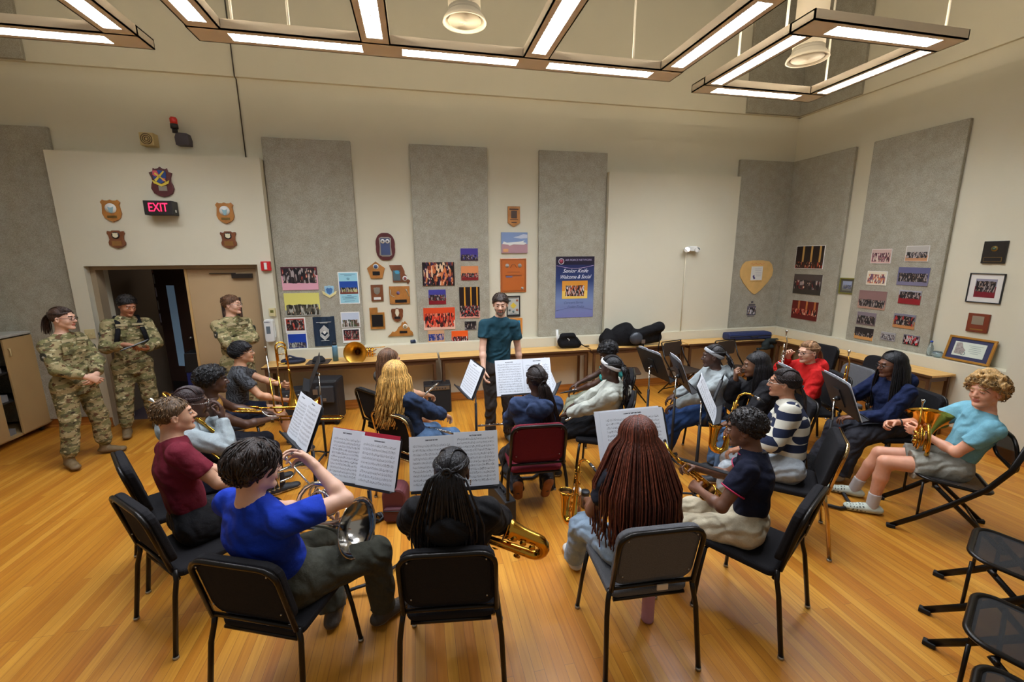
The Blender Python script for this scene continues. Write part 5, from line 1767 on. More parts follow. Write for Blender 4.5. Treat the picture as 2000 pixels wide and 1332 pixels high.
# cyan concert poster
def flat(key, c, rough=.6): return mat(key, c, rough)
r = wroot('concert_poster', 'pale cyan concert poster with a dark stage photo across its middle', 'poster', 'B', -.97, 1.767, PBACK)
obj('sheet', G().box(-.137, .137, -.006, 0, -.228, .228), flat('poster_white', (228, 230, 226)), r)
obj('colour_field', G().box(-.125, .125, -.008, -.005, -.214, .214), flat('poster_cyan', (150, 202, 214)), r)
obj('image', G().box(-.123, .123, -.01, -.007, -.085, .095), photo('ph7', (30, 70, 150), (120, 60, 50), SUIT+[(200, 200, 130)], .15, .5, 12, 6, 7), r, uv=(1, 3))
g = G().tube([(.016*cos(RD(t)), -.0095, .13+.011*sin(RD(t))) for t in range(0, 360, 30)], .003, 5, closed=True)
for i, (zz_, ww) in enumerate(((.19, .1), (.175, .05), (-.112, .03), (-.13, .1), (-.143, .06), (-.16, .09), (-.19, .07))): g.box(-ww, ww, -.0095, -.0075, zz_, zz_+.005)
obj('print_lines', g, flat('poster_ink', (60, 96, 130)), r)
# air emblem (die-cut shield)
def shield(w, h, kind=0, n=10):
    """outline in (x,z), centred"""
    p = []
    if kind == 0:      # heraldic with eared top
        half = [(0, .5), (.12, .455), (.3, .46), (.37, .5), (.5, .38), (.43, .27), (.46, .05), (.49, -.12), (.4, -.3), (.22, -.41), (.06, -.46), (0, -.5)]
    elif kind == 1:    # plain shield
        half = [(0, .5), (.16, .44), (.45, .44), (.5, .3), (.46, .1), (.46, -.1), (.38, -.28), (.2, -.42), (0, -.5)]
    elif kind == 2:    # long heraldic with a narrow waist
        half = [(0, .5), (.1, .44), (.24, .42), (.3, .46), (.34, .34), (.5, .3), (.42, .14), (.4, .02), (.46, -.08), (.5, -.22), (.4, -.38), (.2, -.46), (0, -.5)]
    elif kind == 3:    # stepped top, round bottom
        half = [(0, .5), (.2, .5), (.26, .44), (.46, .47), (.5, .34), (.42, .2), (.4, .0), (.48, -.16), (.46, -.3), (.25, -.42), (0, -.5)]
    elif kind == 4:
        half = [(0, .5), (.5, .5), (.5, -.3), (.42, -.33), (0, -.5)]
    elif kind == 5: half = [(0, .5), (.46, .47), (.5, .3), (.38, .0), (.36, -.08), (.5, .0), (.5, -.14), (0, -.5)]
    full = half+[(-a, b) for a, b in half[::-1] if abs(a) > 1e-6]
    return [(a*w, b*h) for a, b in full]
WOODO = mat('plaque_oak', (164, 108, 46), .4, var=(9, .25), coat=.3)
WOODB = mat('plaque_walnut', (112, 62, 30), .4, var=(9, .25), coat=.3)
WOODR = mat('plaque_mahogany', (82, 26, 26), .4, var=(9, .2), coat=.3)
PLATEB = mat('plate_black', (24, 22, 22), .3)
PLATEG = mat('plate_brass', (176, 146, 84), .3, .8)
PLATES = mat('plate_steel', (172, 166, 150), .3, .7)
WHT = mat('enamel_white', (222, 222, 214), .4)
def disc(r, name, x, z, rad, m, y=-.03, th=.006):
    return obj(name, G().cyl((x, y, z), (x, y-th, z), rad, 24), m, r)
def ringd(r, name, x, z, rad, m, y=-.036, t=.004):
    return obj(name, G().tube([(x+rad*cos(RD(a)), y, z+rad*sin(RD(a))) for a in range(0, 360, 20)], t, 6, closed=True), m, r)
def plaque(label, wall, a, z, poly, off, m, th=.022, cat='plaque', group='award plaques', name='award_plaque'):
    r = wroot(name, label, cat, wall, a, z, off, group)
    obj('board', G().prism(poly, -th, 0), m, r, bevel=.004)
    return r
def plate(r, x, z, w, h, m, y=-.022, name='nameplate', th=.004):
    return obj(name, G().box(x-w/2, x+w/2, y-th, y+.001, z-h/2, z+h/2), m, r)
r = plaque('pale blue shield-shaped emblem with a yellow scroll, stuck on the first acoustic panel', 'B', -1.235, 1.73, shield(.13, .16, 1), PBACK, flat('emb_sky', (146, 186, 206)), .006, 'emblem', None, 'emblem')
obj('scroll', G().prism([(-.1, .0), (-.085, -.045), (0, -.1), (.085, -.045), (.1, .0), (.085, -.005), (0, -.062), (-.085, -.005)], -.009, -.001), flat('emb_yellow', (212, 200, 140)), r)
obj('eagle_figure', G().prism([(-.045, .03), (-.02, .045), (0, .035), (.02, .045), (.045, .03), (.03, -.03), (0, -.05), (-.03, -.03)], -.009, -.005), flat('emb_blue', (66, 110, 160)), r)
# navy banner with chevrons
r = wroot('banner', 'dark navy cloth banner with white chevron insignia', 'banner', 'B', -1.347, 1.15, PBACK)
g = G()
n = 10
vs, fs = [], []
for i in range(n+1):
    x = -.145+.29*i/n
    yy = -.012-.006*sin(i*1.9)
    vs += [(x, yy, -.212), (x, yy+.002, .212+.006*sin(i*.8)), (x, 0, -.212), (x, 0, .212)]
for i in range(n):
    a = 4*i
    fs += [(a, a+4, a+5, a+1), (a+1, a+5, a+7, a+3), (a, a+2, a+6, a+4), (a+2, a+3, a+7, a+6)]
fs += [(0, 1, 3, 2), (4*n, 4*n+2, 4*n+3, 4*n+1)]
g.add(vs, fs)
obj('cloth', g, mat('banner_navy', (14, 36, 56), .8), r)
g = G()
for i in range(4):
    z0 = .062-.017*i
    g.prism([(-.062, z0-.035), (0, z0+.03), (.062, z0-.035), (.062, z0-.044), (0, z0+.019), (-.062, z0-.044)], -.022, -.019)
for i in range(4):
    z0 = -.098+.015*i
    g.prism([(-.062, z0+.042), (0, z0-.02), (.062, z0+.042), (.062, z0+.034), (0, z0-.03), (-.062, z0+.034)], -.022, -.019)
g.prism([(-.03, -.008), (0, .022), (.03, -.008), (0, -.038)], -.022, -.019)
g.box(-.062, -.056, -.022, -.019, -.06, .03).box(.056, .062, -.022, -.019, -.06, .03)
for zz_, ww in ((.135, .1), (.123, .05), (-.135, .055)): g.box(-ww, ww, -.022, -.019, zz_, zz_+.004)
obj('insignia', g, WHT, r)
# plaques between panels 1 and 2
ov = [(.13*cos(RD(t))*(1+.12*abs(sin(RD(2*t)))), .19*sin(RD(t))*(1+.1*abs(sin(RD(2*t))))) for t in range(0, 360, 12)]
r = plaque('large dark oval plaque with a blue plate and two white seals', 'B', -.432, 2.345, ov, D, WOODR)
obj('silver_border', G().prism([(-.085, .12), (-.05, .135), (.05, .135), (.085, .12), (.078, 0), (.088, -.12), (.05, -.14), (-.05, -.14), (-.088, -.12), (-.078, 0)], -.027, -.021), PLATES, r)
plate(r, 0, 0, .13, .235, mat('plate_blue', (66, 78, 112), .3), -.026)
for s_x in (-.033, .033):
    disc(r, 'seal', s_x, .075, .03, WHT, -.029)
    disc(r, 'seal_centre', s_x, .075, .014, flat('seal_grey', (96, 96, 104)), -.034)
pent = [(.0, .125), (.125, .03), (.08, -.12), (-.08, -.12), (-.125, .03)]
r = plaque('light oak pentagon plaque with a blue seal and black plate', 'B', -.583, 2.012, pent, D, WOODO)
disc(r, 'seal', 0, .05, .038, WHT, -.022); disc(r, 'seal_centre', 0, .05, .026, flat('seal_blue', (66, 90, 130)), -.028)
plate(r, 0, -.045, .1, .055, PLATEB)
mo = [(-.145, .13), (.03, .13), (.05, .09), (.07, .04), (.07, .0), (.1, -.03), (.09, -.06), (.12, -.08), (.145, -.1), (.13, -.12), (.115, -.145), (.095, -.14), (.1, -.115), (-.105, -.115), (-.105, .03), (-.12, .06)]
r = plaque('oak plaque cut in the outline of a midwestern state, with a round seal', 'B', -.252, 1.952, mo, D, WOODB)
plate(r, -.045, -.02, .1, .15, mat('plate_slate', (74, 92, 96), .35))
disc(r, 'seal', .07, -.065, .036, WHT, -.022); disc(r, 'seal_centre', .07, -.065, .022, flat('seal_red', (130, 60, 60)), -.028)
obj('blue_figure', G().prism([(-.075, .04), (-.05, .055), (-.02, .05), (.0, .02), (-.02, .0), (-.06, .005)], -.03, -.025), flat('fig_blue', (60, 140, 170)), r)
r = plaque('small upright walnut plaque with a silver shield and white plate', 'B', -.59, 1.683, [(-.085, -.12), (.085, -.12), (.085, .12), (-.085, .12)], D, WOODB)
obj('silver_shield', G().prism([(a, b+.03) for a, b in shield(.09, .11, 1)], -.03, -.021), PLATES, r)
plate(r, 0, -.08, .1, .035, WHT)
okl = [(-.147, -.13), (.147, -.13), (.147, .13), (-.147, .13)]
r = plaque('wide oak plaque with a wavy silver line, small seal and black plate', 'B', -.272, 1.645, okl, D, WOODO)
plate(r, .015, -.09, .17, .045, PLATEB)
obj('river_line', G().tube([(-.13, -.022, .08), (-.125, -.022, .0), (-.09, -.022, -.02), (-.07, -.022, -.03)], .006, 6), PLATES, r)
obj('road_line', G().tube([(.09, -.022, .09), (.11, -.022, .05), (.13, -.022, -.02)], .008, 6), PLATES, r)
disc(r, 'seal', -.02, .03, .025, flat('seal_violet', (92, 74, 110)), -.022)
ut = [(-.105, -.16), (.105, -.16), (.105, .085), (.01, .085), (.01, .16), (-.105, .16)]
r = plaque('light oak plaque with a stepped top corner and a square black plate', 'B', -.61, 1.31, ut, D, WOODO)
plate(r, 0, -.035, .17, .19, PLATEG); plate(r, 0, -.035, .155, .175, PLATEB, -.026)
r = plaque('small walnut shield plaque with a white emblem and black plate', 'B', -.322, 1.348, shield(.175, .215, 1), D, WOODB)
obj('emblem_figure', G().prism([(-.018, .09), (.018, .09), (.03, .03), (.01, -.02), (-.01, -.02), (-.03, .03)], -.03, -.021), flat('emb_pale', (214, 204, 176)), r)
plate(r, 0, -.04, .085, .035, PLATEB)
va = [(-.19, -.115), (.185, -.115), (.175, -.06), (.14, -.03), (.14, .0), (.115, .02), (.1, .07), (.07, .11), (.04, .085), (.03, .11), (.01, .05), (-.03, .02), (-.06, -.03), (-.09, -.05), (-.12, -.04), (-.14, -.07)]
r = plaque('oak plaque cut in a long mountain-like state outline with a seal, lowest of the plaques', 'B', -.287, 1.142, va, D, WOODO)
disc(r, 'seal', .07, .03, .036, WHT, -.022); disc(r, 'seal_centre', .07, .03, .022, flat('seal_sand', (150, 130, 90)), -.028)
plate(r, .04, -.055, .11, .035, PLATEB)
# panel 2 photos
G2 = 'orchestra photos on the wall panels'
pic('B', .307, 1.946, .47, .345, PBACK, photo('ph8', (40, 20, 16), (30, 16, 14), [(14, 12, 14), (196, 110, 60), (20, 16, 20), (120, 50, 30), (224, 190, 150), (60, 30, 70)], .0, 1., 9, 7, 8), 'large dark photo of violinists playing close together', th=.012)
pic('B', .773, 2.227, .26, .178, PBACK, photo('ph9', (64, 50, 130), (40, 20, 40), SUIT+[(70, 60, 150)], .1, .5, 14, 8, 9), 'small violet-blue concert photo, topmost on the second panel')
pic('B', .773, 1.951, .26, .213, PBACK, photo('ph10', (206, 130, 80), (120, 24, 28), SUIT+[(190, 60, 40)], .2, .5, 16, 10, 10), 'small concert photo with an orange hall and red floor')
pic('B', .276, 1.604, .255, .22, PBACK, photo('ph11', (62, 60, 140), (120, 20, 30), SUIT+[(130, 40, 40)], .25, .65, 14, 8, 11), 'small concert photo with a blue backdrop and red floor')
pic('B', .76, 1.506, .31, .478, PBACK, photo('ph12', (30, 16, 14), (214, 150, 130), SUIT+[(200, 60, 50)], .05, .4, 14, 20, 12, mid=(230, 160, 50)), 'tall photo of a stage with golden light columns')
pic('B', .295, 1.275, .47, .338, PBACK, photo('ph13', (206, 70, 30), (216, 180, 160), [(40, 20, 24), (150, 40, 30), (214, 120, 90), (60, 30, 30), (200, 60, 40)], .12, .75, 12, 8, 13), 'large orange-red concert photo with a standing soloist')
pic('B', .765, 1.15, .18, .133, PBACK, photo('ph14', (30, 28, 32), (90, 86, 84), SUIT, .1, .9, 7, 4, 14), 'tiny dark photo of a small ensemble beside the standing man')
pic('B', .235, 1.0, .248, .2, PBACK, photo('ph15', (196, 150, 110), (200, 150, 100), [(20, 44, 110), (30, 60, 140), (20, 36, 90), (190, 150, 130)], .2, .72, 14, 6, 15), 'small photo of a choir in blue, bottom left of the second panel')
pic('B', .594, .987, .252, .178, PBACK, photo('ph16', (226, 90, 30), (90, 20, 24), [(40, 14, 20), (150, 30, 30), (220, 200, 190), (60, 20, 30)], .0, .5, 9, 6, 16), 'small fiery orange photo of a pianist at the bottom of the second panel')
# column between panels 2 and 3
r = plaque('oak shield plaque with a dark engraved crest, topmost above the airplane picture', 'B', 1.47, 2.785, shield(.19, .3, 4), D, WOODO)
plate(r, 0, .03, .09, .11, mat('crest_dark', (60, 40, 24), .5)); obj('crest_ribbon', G().box(-.07, .07, -.026, -.021, .1, .115).box(-.06, .06, -.026, -.021, -.05, -.04).box(-.04, .04, -.026, -.021, -.09, -.078), mat('crest_dark', (60, 40, 24), .5), r)
r = wroot('airplane_picture', 'canvas picture of a white airplane on a pink runway under blue sky', 'picture', 'B', 1.477, 2.4, D)
obj('canvas', G().box(-.205, .205, -.025, 0, -.155, .155), flat('canvas_sky', (120, 140, 176)), r)
obj('runway', G().box(-.204, .204, -.027, -.024, -.154, -.02), flat('canvas_runway', (166, 128, 134)), r)
obj('airplane', G().prism([(-.19, -.02), (-.17, .02), (-.12, .0), (.1, .02), (.16, .035), (.13, .01), (.19, -.005), (.15, -.03), (-.02, -.025), (-.08, -.045), (-.1, -.03)], -.031, -.026), WHT, r)
obj('cloud', G().prism([(-.02, .08), (.06, .1), (.14, .13), (.2, .12), (.2, .07), (.1, .06)], -.028, -.024), flat('canvas_cloud', (186, 192, 204)), r)
obj('corner_patch', G().box(-.18, -.1, -.03, -.026, -.14, -.09), flat('canvas_patch', (206, 150, 96)), r)
r = plaque('large orange-brown wooden certificate plaque with two small crests', 'B', 1.459, 1.905, [(-.205, -.26), (.205, -.26), (.205, .26), (-.205, .26)], D, mat('plaque_orange', (176, 92, 30), .4, coat=.3), th=.018)
g = G()
for q in ((-.185, .185, .236, .242), (-.185, .185, -.242, -.236), (-.188, -.182, -.24, .24), (.182, .188, -.24, .24)): g.box(q[0], q[1], -.021, -.017, q[2], q[3])
g.tube([(-.05, -.019, .12), (-.02, -.019, .17), (.02, -.019, .17), (.05, -.019, .12)], .004, 5)
for zz_, ww in ((.05, .1), (.0, .13), (-.015, .13)): g.box(-ww, ww, -.021, -.017, zz_, zz_+.006)
obj('engraved_lines', g, mat('engrave_dark', (96, 50, 20), .6), r)
for sx_ in (-.1, .1): disc(r, 'crest', sx_, .15, .03, flat('crest_grey', (150, 140, 130)), -.018)
disc(r, 'seal', .14, -.2, .022, flat('crest_grey', (150, 140, 130)), -.018)
obj('ribbon_strip', G().box(-.12, -.02, -.022, -.017, -.03, -.01), flat('strip_blue', (90, 100, 140)), r)
r = wroot('framed_insignia', 'black framed grey insignia display just right of the standing man\'s head', 'framed display', 'B', 1.455, 1.424, D)
g = G()
for q in ((-.108, .108, .145, .165), (-.108, .108, -.165, -.13), (-.108, -.092, -.13, .145), (.092, .108, -.13, .145)): g.box(q[0], q[1], -.02, 0, q[2], q[3])
obj('frame', g, BLKP, r)
obj('mat_board', G().box(-.095, .095, -.01, 0, -.14, .15), flat('display_grey', (176, 176, 166)), r)
obj('centre_badge', G().prism([(0, .06), (.05, .01), (0, -.04), (-.05, .01)], -.014, -.009), flat('badge_yellow', (206, 180, 60)), r)
for i, (a_, b_) in enumerate(((-.06, .09), (.06, .09), (-.06, -.06), (.06, -.06), (0, -.085))): disc(r, 'badge', a_, b_, .018, (flat('badge_teal', (90, 110, 110)), flat('badge_rust', (150, 90, 60)))[i % 2], -.01, .004)
obj('print_lines', G().box(-.07, .07, -.012, -.009, .125, .131).box(-.05, .05, -.012, -.009, -.115, -.11), flat('poster_ink2', (60, 60, 70)), r)
pic('B', 1.5, 1.1, .2, .265, D, photo('ph17', (40, 140, 190), (190, 120, 50), [(120, 80, 50), (200, 150, 90), (60, 40, 40)], .0, .45, 8, 6, 17), 'orange framed small picture with blue sky behind the standing man\'s shoulder', 'framed_picture', 'picture', None, frame=mat('frame_orange', (200, 128, 50), .5), fw=.035)
# tall blue poster
r = wroot('tall_poster', 'tall blue welcome poster with white script lettering and an orchestra photo', 'poster', 'B', 2.457, 1.702, PBACK)
PG = NB('poster_blue')
s_ = PG.n('SeparateXYZ')
PG.l(PG.tc.outputs['UV'], s_.inputs[0])
PG.l(PG.ramp(s_.outputs[1], [(0, (110, 112, 160)), (.3, (112, 130, 168)), (.6, (34, 54, 100)), (.86, (24, 34, 80)), (.87, (22, 18, 42)), (1, (28, 16, 40))]), PG.b.inputs['Base Color'])
PG.b.inputs['Roughness'].default_value = .4
obj('sheet', G().box(-.322, .322, -.006, 0, -.486, .486), PG.m, r, uv=(1, 3))
obj('image', G().box(-.215, .215, -.009, -.005, -.18, .105), photo('ph18', (206, 140, 50), (226, 190, 90), [(18, 14, 20), (26, 20, 26), (22, 18, 22), (210, 200, 196), (190, 90, 40)], .14, .74, 26, 9, 18, side=.13), r, uv=(1, 3))
ringd(r, 'round_seal', -.235, .41, .043, flat('seal_ring', (200, 196, 200)), -.008, .005)
disc(r, 'seal_centre', -.235, .41, .03, flat('seal_maroon', (150, 60, 80)), -.006, .003)
obj('swoosh', G().tube([(-.31+.62*i/10, -.007, .345-.045*sin(pi*i/10)) for i in range(11)], .003, 5), flat('swoosh', (190, 160, 190)), r)
obj('globe_arc', G().tube([(-.31+.62*i/10, -.007, -.37+.05*sin(pi*i/10)) for i in range(11)], .0025, 5), flat('arc_grey', (90, 100, 140)), r)
def text(s, size, loc, m, parent, name='lettering', shear=0, ext=.0008, rot=(pi/2, 0, 0), sx_=1):
    cu = bpy.data.curves.new(name, 'FONT')
    cu.body = s
    cu.size = size
    cu.extrude = ext
    cu.shear = shear
    cu.align_x = 'CENTER'
    cu.align_y = 'CENTER'
    cu.materials.append(m)
    t_ = bpy.data.objects.new('tmp', cu)
    COL.objects.link(t_)
    dg = bpy.context.evaluated_depsgraph_get()
    me = bpy.data.meshes.new_from_object(t_.evaluated_get(dg))
    bpy.data.objects.remove(t_)
    if not me.materials: me.materials.append(m)
    o = bpy.data.objects.new(name, me)
    finish(o, parent)
    o.location = loc
    o.rotation_euler = rot
    o.scale = (sx_, 1, 1)
    return o
WL = flat('letter_white', (224, 224, 230))
text('AIR FORCE NETWORK', .042, (.055, -.008, .43), flat('letter_lilac', (170, 160, 190)), r, sx_=1.05)
text('Senior Knife', .085, (.0, -.008, .26), WL, r, shear=.45)
text('Welcome & Social', .085, (-.0, -.008, .165), WL, r, shear=.45, sx_=.82)
text('Concert Series', .055, (-.02, -.008, -.245), flat('letter_dim', (80, 92, 130)), r, shear=.4)
text('Friday Today', .055, (.02, -.008, -.31), flat('letter_dim', (80, 92, 130)), r, shear=.4)
# corner panel: pick-shaped wooden board
hp_ = []
for i in range(24):
    t = RD(15*i)
    hp_.append((.31*cos(t)*(.86 if sin(t) < 0 else 1)*(1-.42*max(0, -sin(t))), .29*sin(t)*(1.25 if sin(t) < 0 else .82)+.0))
hp_ = [(-.34, .1), (-.3, .2), (-.24, .25), (-.1, .27), (.1, .27), (.24, .25), (.3, .2), (.34, .1), (.33, .0), (.25, -.12), (.12, -.25), (.04, -.31), (0, -.325), (-.04, -.31), (-.12, -.25), (-.25, -.12), (-.33, .0)]
r = plaque('large pale wooden board shaped like a guitar pick with a paper note on it', 'B', 5.83, 1.83, hp_, PBACK, mat('pick_wood', (212, 172, 104), .6, var=(6, .1)), .012, 'wooden sign', None, 'pick_board')
plate(r, 0, .045, .23, .24, WHT, -.013, 'paper_note')
g = G()
for i in range(5): g.box(-.05+.01*i, .09, -.0185, -.0165, .12-.03*i, .123-.03*i)
g.prism([(-.08, .0), (-.05, .02), (-.04, -.02), (-.02, -.04), (-.05, -.06), (-.07, -.03)], -.0185, -.0165)
obj('note_marks', g, flat('note_ink', (70, 60, 110)), r)
obj('red_script', G().tube([(-.14+.028*i, -.014, .205+.012*sin(i*2.1)) for i in range(11)], .003, 5), flat('script_red', (206, 110, 70)), r)
obj('pencil_script', G().tube([(-.12+.024*i, -.014, -.1+.01*sin(i*2.3)) for i in range(11)], .002, 5), flat('script_tan', (170, 130, 70)), r)
r = wroot('small_cutout', 'small dark cut-out print of a band under the pick-shaped board', 'print', 'B', 5.81, 1.235, PBACK)
obj('image', G().box(-.09, .09, -.004, 0, -.1, .06), photo('ph19', (90, 84, 100), (70, 66, 80), [(20, 18, 24), (200, 196, 200), (30, 26, 34)], .1, .85, 7, 4, 19), r, uv=(1, 3))
obj('title_strip', G().box(-.065, .065, -.004, 0, .07, .1).box(-.02, .02, -.004, 0, .115, .15).box(-.07, .07, -.004, 0, -.125, -.11), flat('cutout_grey', (84, 80, 84)), r)
# right wall, first panel
pic('R', 6.0, 2.15, .53, .375, PRIGHT, photo('ph20', (30, 16, 14), (140, 44, 24), [(30, 14, 12), (60, 24, 16), (170, 70, 36), (20, 12, 12)], .0, .28, 14, 9, 20, mid=(196, 150, 80)), 'photo of a pillared concert hall with a cream arch, next to the corner', border=.008)
pic('R', 5.98, 1.705, .53, .33, PRIGHT, photo('ph21', (70, 62, 58), (46, 42, 36), SUIT+[(100, 30, 30)], .25, .7, 10, 6, 21), 'dark photo of a seated ensemble, middle of three next to the corner')
pic('R', 5.97, 1.27, .5, .31, PRIGHT, photo('ph22', (96, 26, 18), (90, 16, 12), [(60, 14, 12), (140, 40, 24), (206, 150, 120), (30, 10, 10)], .25, .55, 12, 7, 22, mid=(190, 120, 60)), 'red photo of a stage performance, lowest of three next to the corner')
pic('R', 5.33, 1.72, .24, .24, RX, photo('ph23', (140, 150, 176), (110, 110, 100), [(60, 70, 110), (150, 150, 150), (80, 80, 90)], .2, .6, 9, 5, 23), 'small olive framed picture between the two panels on the right wall', 'framed_picture', 'picture', None, frame=mat('frame_olive', (120, 116, 40), .4), fw=.018, mattecol=(84, 80, 66))
# right wall, wide panel
SEP = [(96, 50, 60), (130, 80, 90), (206, 190, 176), (70, 36, 46)]
GP = [
 (4.861, 2.165, .27, .2, (190, 160, 150), (206, 170, 160), SEP, .1, .75, 12, 6, 'reddish faded group photo, top left on the widest panel'),
 (4.877, 1.86, .27, .195, (216, 206, 180), (214, 204, 180), [(110, 70, 90), (200, 120, 80), (80, 50, 80), (216, 206, 180)], .1, .8, 10, 6, 'cream photo of a colourful costumed group, second from top left'),
 (4.893, 1.55, .385, .26, (132, 100, 96), (170, 130, 110), SUIT, .1, .5, 18, 8, 'brown-toned photo of a choir with a white statue, left column'),
 (4.932, 1.273, .27, .185, (120, 108, 116), (96, 80, 84), SUIT, .1, .72, 13, 6, 'grey photo of a dark-suited choir, left column below the statue photo'),
 (4.935, 1.05, .27, .175, (36, 28, 30), (196, 140, 80), SUIT, .25, .6, 16, 8, 'dark stage photo with a wooden floor, lowest in the left column'),
 (4.418, 2.197, .27, .2, (170, 164, 156), (176, 128, 90), [(26, 24, 28), (40, 38, 42), (170, 160, 156)], .2, .6, 18, 9, 'photo of a large band against a pale curtain, top right on the widest panel'),
 (4.42, 1.903, .37, .235, (90, 90, 126), (110, 106, 130), SUIT, .2, .68, 18, 8, 'bluish photo of a full orchestra standing, right column second from top'),
 (4.416, 1.63, .265, .18, (150, 150, 160), (130, 16, 28), SUIT, .4, .9, 14, 7, 'photo of a suited choir on a bright red carpet'),
 (4.433, 1.308, .265, .19, (110, 108, 124), (176, 120, 70), SUIT+[(160, 40, 40)], .2, .85, 12, 6, 'photo of musicians with red cellos on a tan floor'),
 (4.6, 1.07, .19, .115, (150, 148, 150), (130, 126, 130), [(60, 56, 62), (180, 176, 176), (90, 86, 90)], .1, .75, 14, 7, 'very small grey group photo at the bottom middle of the widest panel'),
 (4.31, 1.073, .19, .13, (96, 92, 110), (30, 24, 30), [(20, 16, 22), (190, 180, 180), (170, 30, 40), (24, 20, 26)], .05, .9, 9, 5, 'small photo of players with red instruments at the bottom right of the widest panel')]
for i, q in enumerate(GP):
    pic('R', q[0], q[1], q[2], q[3], PRIGHT, photo('phR%d' % i, q[4], q[5], q[6], q[7], q[8], q[9], q[10], 30+i), q[11], border=.006 if i in (0, 1, 5) else None)
# right wall beyond the panels
r = plaque('black plaque with a gold round seal, topmost at the far right of the right wall', 'R', 3.666, 2.207, [(-.105, -.125), (.105, -.125), (.105, .125), (-.105, .125)], RX, mat('plaque_black', (30, 26, 22), .3))
disc(r, 'seal', 0, .04, .03, PLATEG, -.022); disc(r, 'seal_centre', 0, .04, .018, flat('seal_green', (50, 70, 50)), -.028)
plate(r, 0, -.08, .16, .05, PLATEG); plate(r, 0, -.08, .152, .042, PLATEB, -.0245)
pic('R', 3.685, 1.8, .32, .34, RX, photo('ph40', (140, 136, 150), (110, 20, 34), SUIT, .3, .88, 14, 6, 40), 'black framed group photo with a wide white mat on the right wall', 'framed_picture', 'picture', None, frame=BLKP, fw=.01, mattecol=(214, 210, 200))
r = plaque('reddish brown wooden plaque with a square pewter plate above the gold framed certificate', 'R', 3.683, 1.395, [(-.1, -.11), (.1, -.11), (.1, .11), (-.1, .11)], RX, mat('plaque_redbrown', (112, 48, 24), .4))
plate(r, 0, .03, .11, .1, PLATES); obj('nameplate', G().box(-.06, .06, -.025, -.021, -.085, -.07), PLATEG, r)
# certificate leaning on the ledge
r = root('certificate', 'gold framed certificate with a blue mat leaning on the right wall ledge', 'certificate', (RX-.07, 3.68, LB+.155), rot=(RD(-14), 0, RD(-90)))
x, y = .225, .15
g = G()
for q in ((-x, x, y-.026, y), (-x, x, -y, -y+.026), (-x, -x+.026, -y+.026, y-.026), (x-.026, x, -y+.026, y-.026)): g.box(q[0], q[1], -.012, .012, q[2], q[3])
obj('frame', g, mat('frame_gold', (176, 124, 48), .35, .6), r, bevel=.004)
obj('mat_board', G().box(-x+.02, x-.02, -.002, .01, -y+.02, y-.02), flat('mat_navy', (34, 36, 74)), r)
obj('certificate_paper', G().box(-.15, .15, -.005, 0, -.085, .085), flat('cert_paper', (206, 212, 196)), r)
g = G()
for i, ww in enumerate((.07, .05, .06, .06, .04)): g.box(.06-ww, .06+ww*.9, -.008, -.004, .05-.022*i, .053-.022*i)
obj('print_lines', g, flat('cert_ink', (100, 120, 120)), r)
obj('engraving', G().prism([(-.13, -.06), (-.13, .07), (-.08, .075), (-.06, .02), (-.03, -.01), (-.05, -.065)], -.008, -.004), mat('engraving', (150, 140, 132), .7, var=(60, .4)), r)
ringd(r, 'seal_ring', -.045, -.05, .02, flat('cert_ink', (100, 120, 120)), -.006, .003)
# bottle and bowl on the ledge
GLS = mat('clear_glass', (225, 240, 245), .05, trans=.9)
r = root('water_bottle', 'clear plastic bottle with a blue cap on the right wall ledge beside the glass bowl', 'bottle', (RX-.08, 4.06, LB))
obj('body', G().lathe([(.0, 0), (.032, .002), (.032, .1), (.024, .13), (.012, .16), (.012, .175), (0, .175)], n=18), GLS, r)
obj('cap', G().cyl((0, 0, .176), (0, 0, .195), .014, 14), mat('cap_blue', (30, 70, 170), .4), r)
r = root('glass_bowl', 'small round clear glass bowl on the right wall ledge', 'bowl', (RX-.08, 3.975, LB))
obj('bowl', G().lathe([(.0, .002), (.03, .002), (.055, .03), (.055, .05), (.04, .075), (.038, .075), (.052, .05), (.052, .031), (.028, .006), (0, .005)], n=20), GLS, r)
obj('bowl_rim', G().tube([(.039*cos(RD(t)), .039*sin(RD(t)), .076) for t in range(0, 360, 24)], .002, 5, closed=True), GLS, r)
r = root('cup', 'small dark blue cup lying on the back wall ledge left of the second panel', 'cup', (-.115, D-.07, LB+.028), 20)
obj('body', G().lathe([(.001, 0), (.025, .002), (.028, .07), (.025, .07), (.022, .006)], (-.035, 0, 0), (1, 0, 0), 16), mat('cup_navy', (22, 36, 66), .4), r)
obj('lid', G().cyl((.036, 0, 0), (.046, 0, 0), .029, 16), WHT, r)
# ---- door surround plaques, exit sign and devices
r = plaque('large dark red shield plaque with a coloured winged crest above the exit sign', 'B', -3.045, 3.13, shield(.25, .36, 2), BY, WOODR)
g = G().prism([(a-.01, b+.06) for a, b in shield(.15, .16, 1)], -.03, -.021)
obj('crest_field', g, flat('crest_cobalt', (30, 66, 130)), r)
obj('crest_red', G().prism([(-.075, .13), (-.03, .13), (-.01, .08), (-.05, .06), (-.08, .08)], -.034, -.029).prism([(.0, .05), (.05, .04), (.05, .0), (.02, .01)], -.034, -.029), flat('crest_coral', (196, 80, 84)), r)
obj('crest_bolts', G().prism([(-.07, .02), (.04, .13), (.05, .12), (-.05, .0)], -.036, -.03).prism([(-.06, .09), (.05, -.0), (.055, .01), (-.05, .11)], -.036, -.03), flat('crest_yellow', (214, 190, 60)), r)
obj('scroll', G().prism([(-.095, .02), (-.08, -.02), (0, -.055), (.075, -.02), (.09, .02), (.075, .01), (0, -.03), (-.075, .01)], -.036, -.025), flat('crest_yellow', (214, 190, 60)), r)
plate(r, .005, -.075, .09, .06, PLATES)
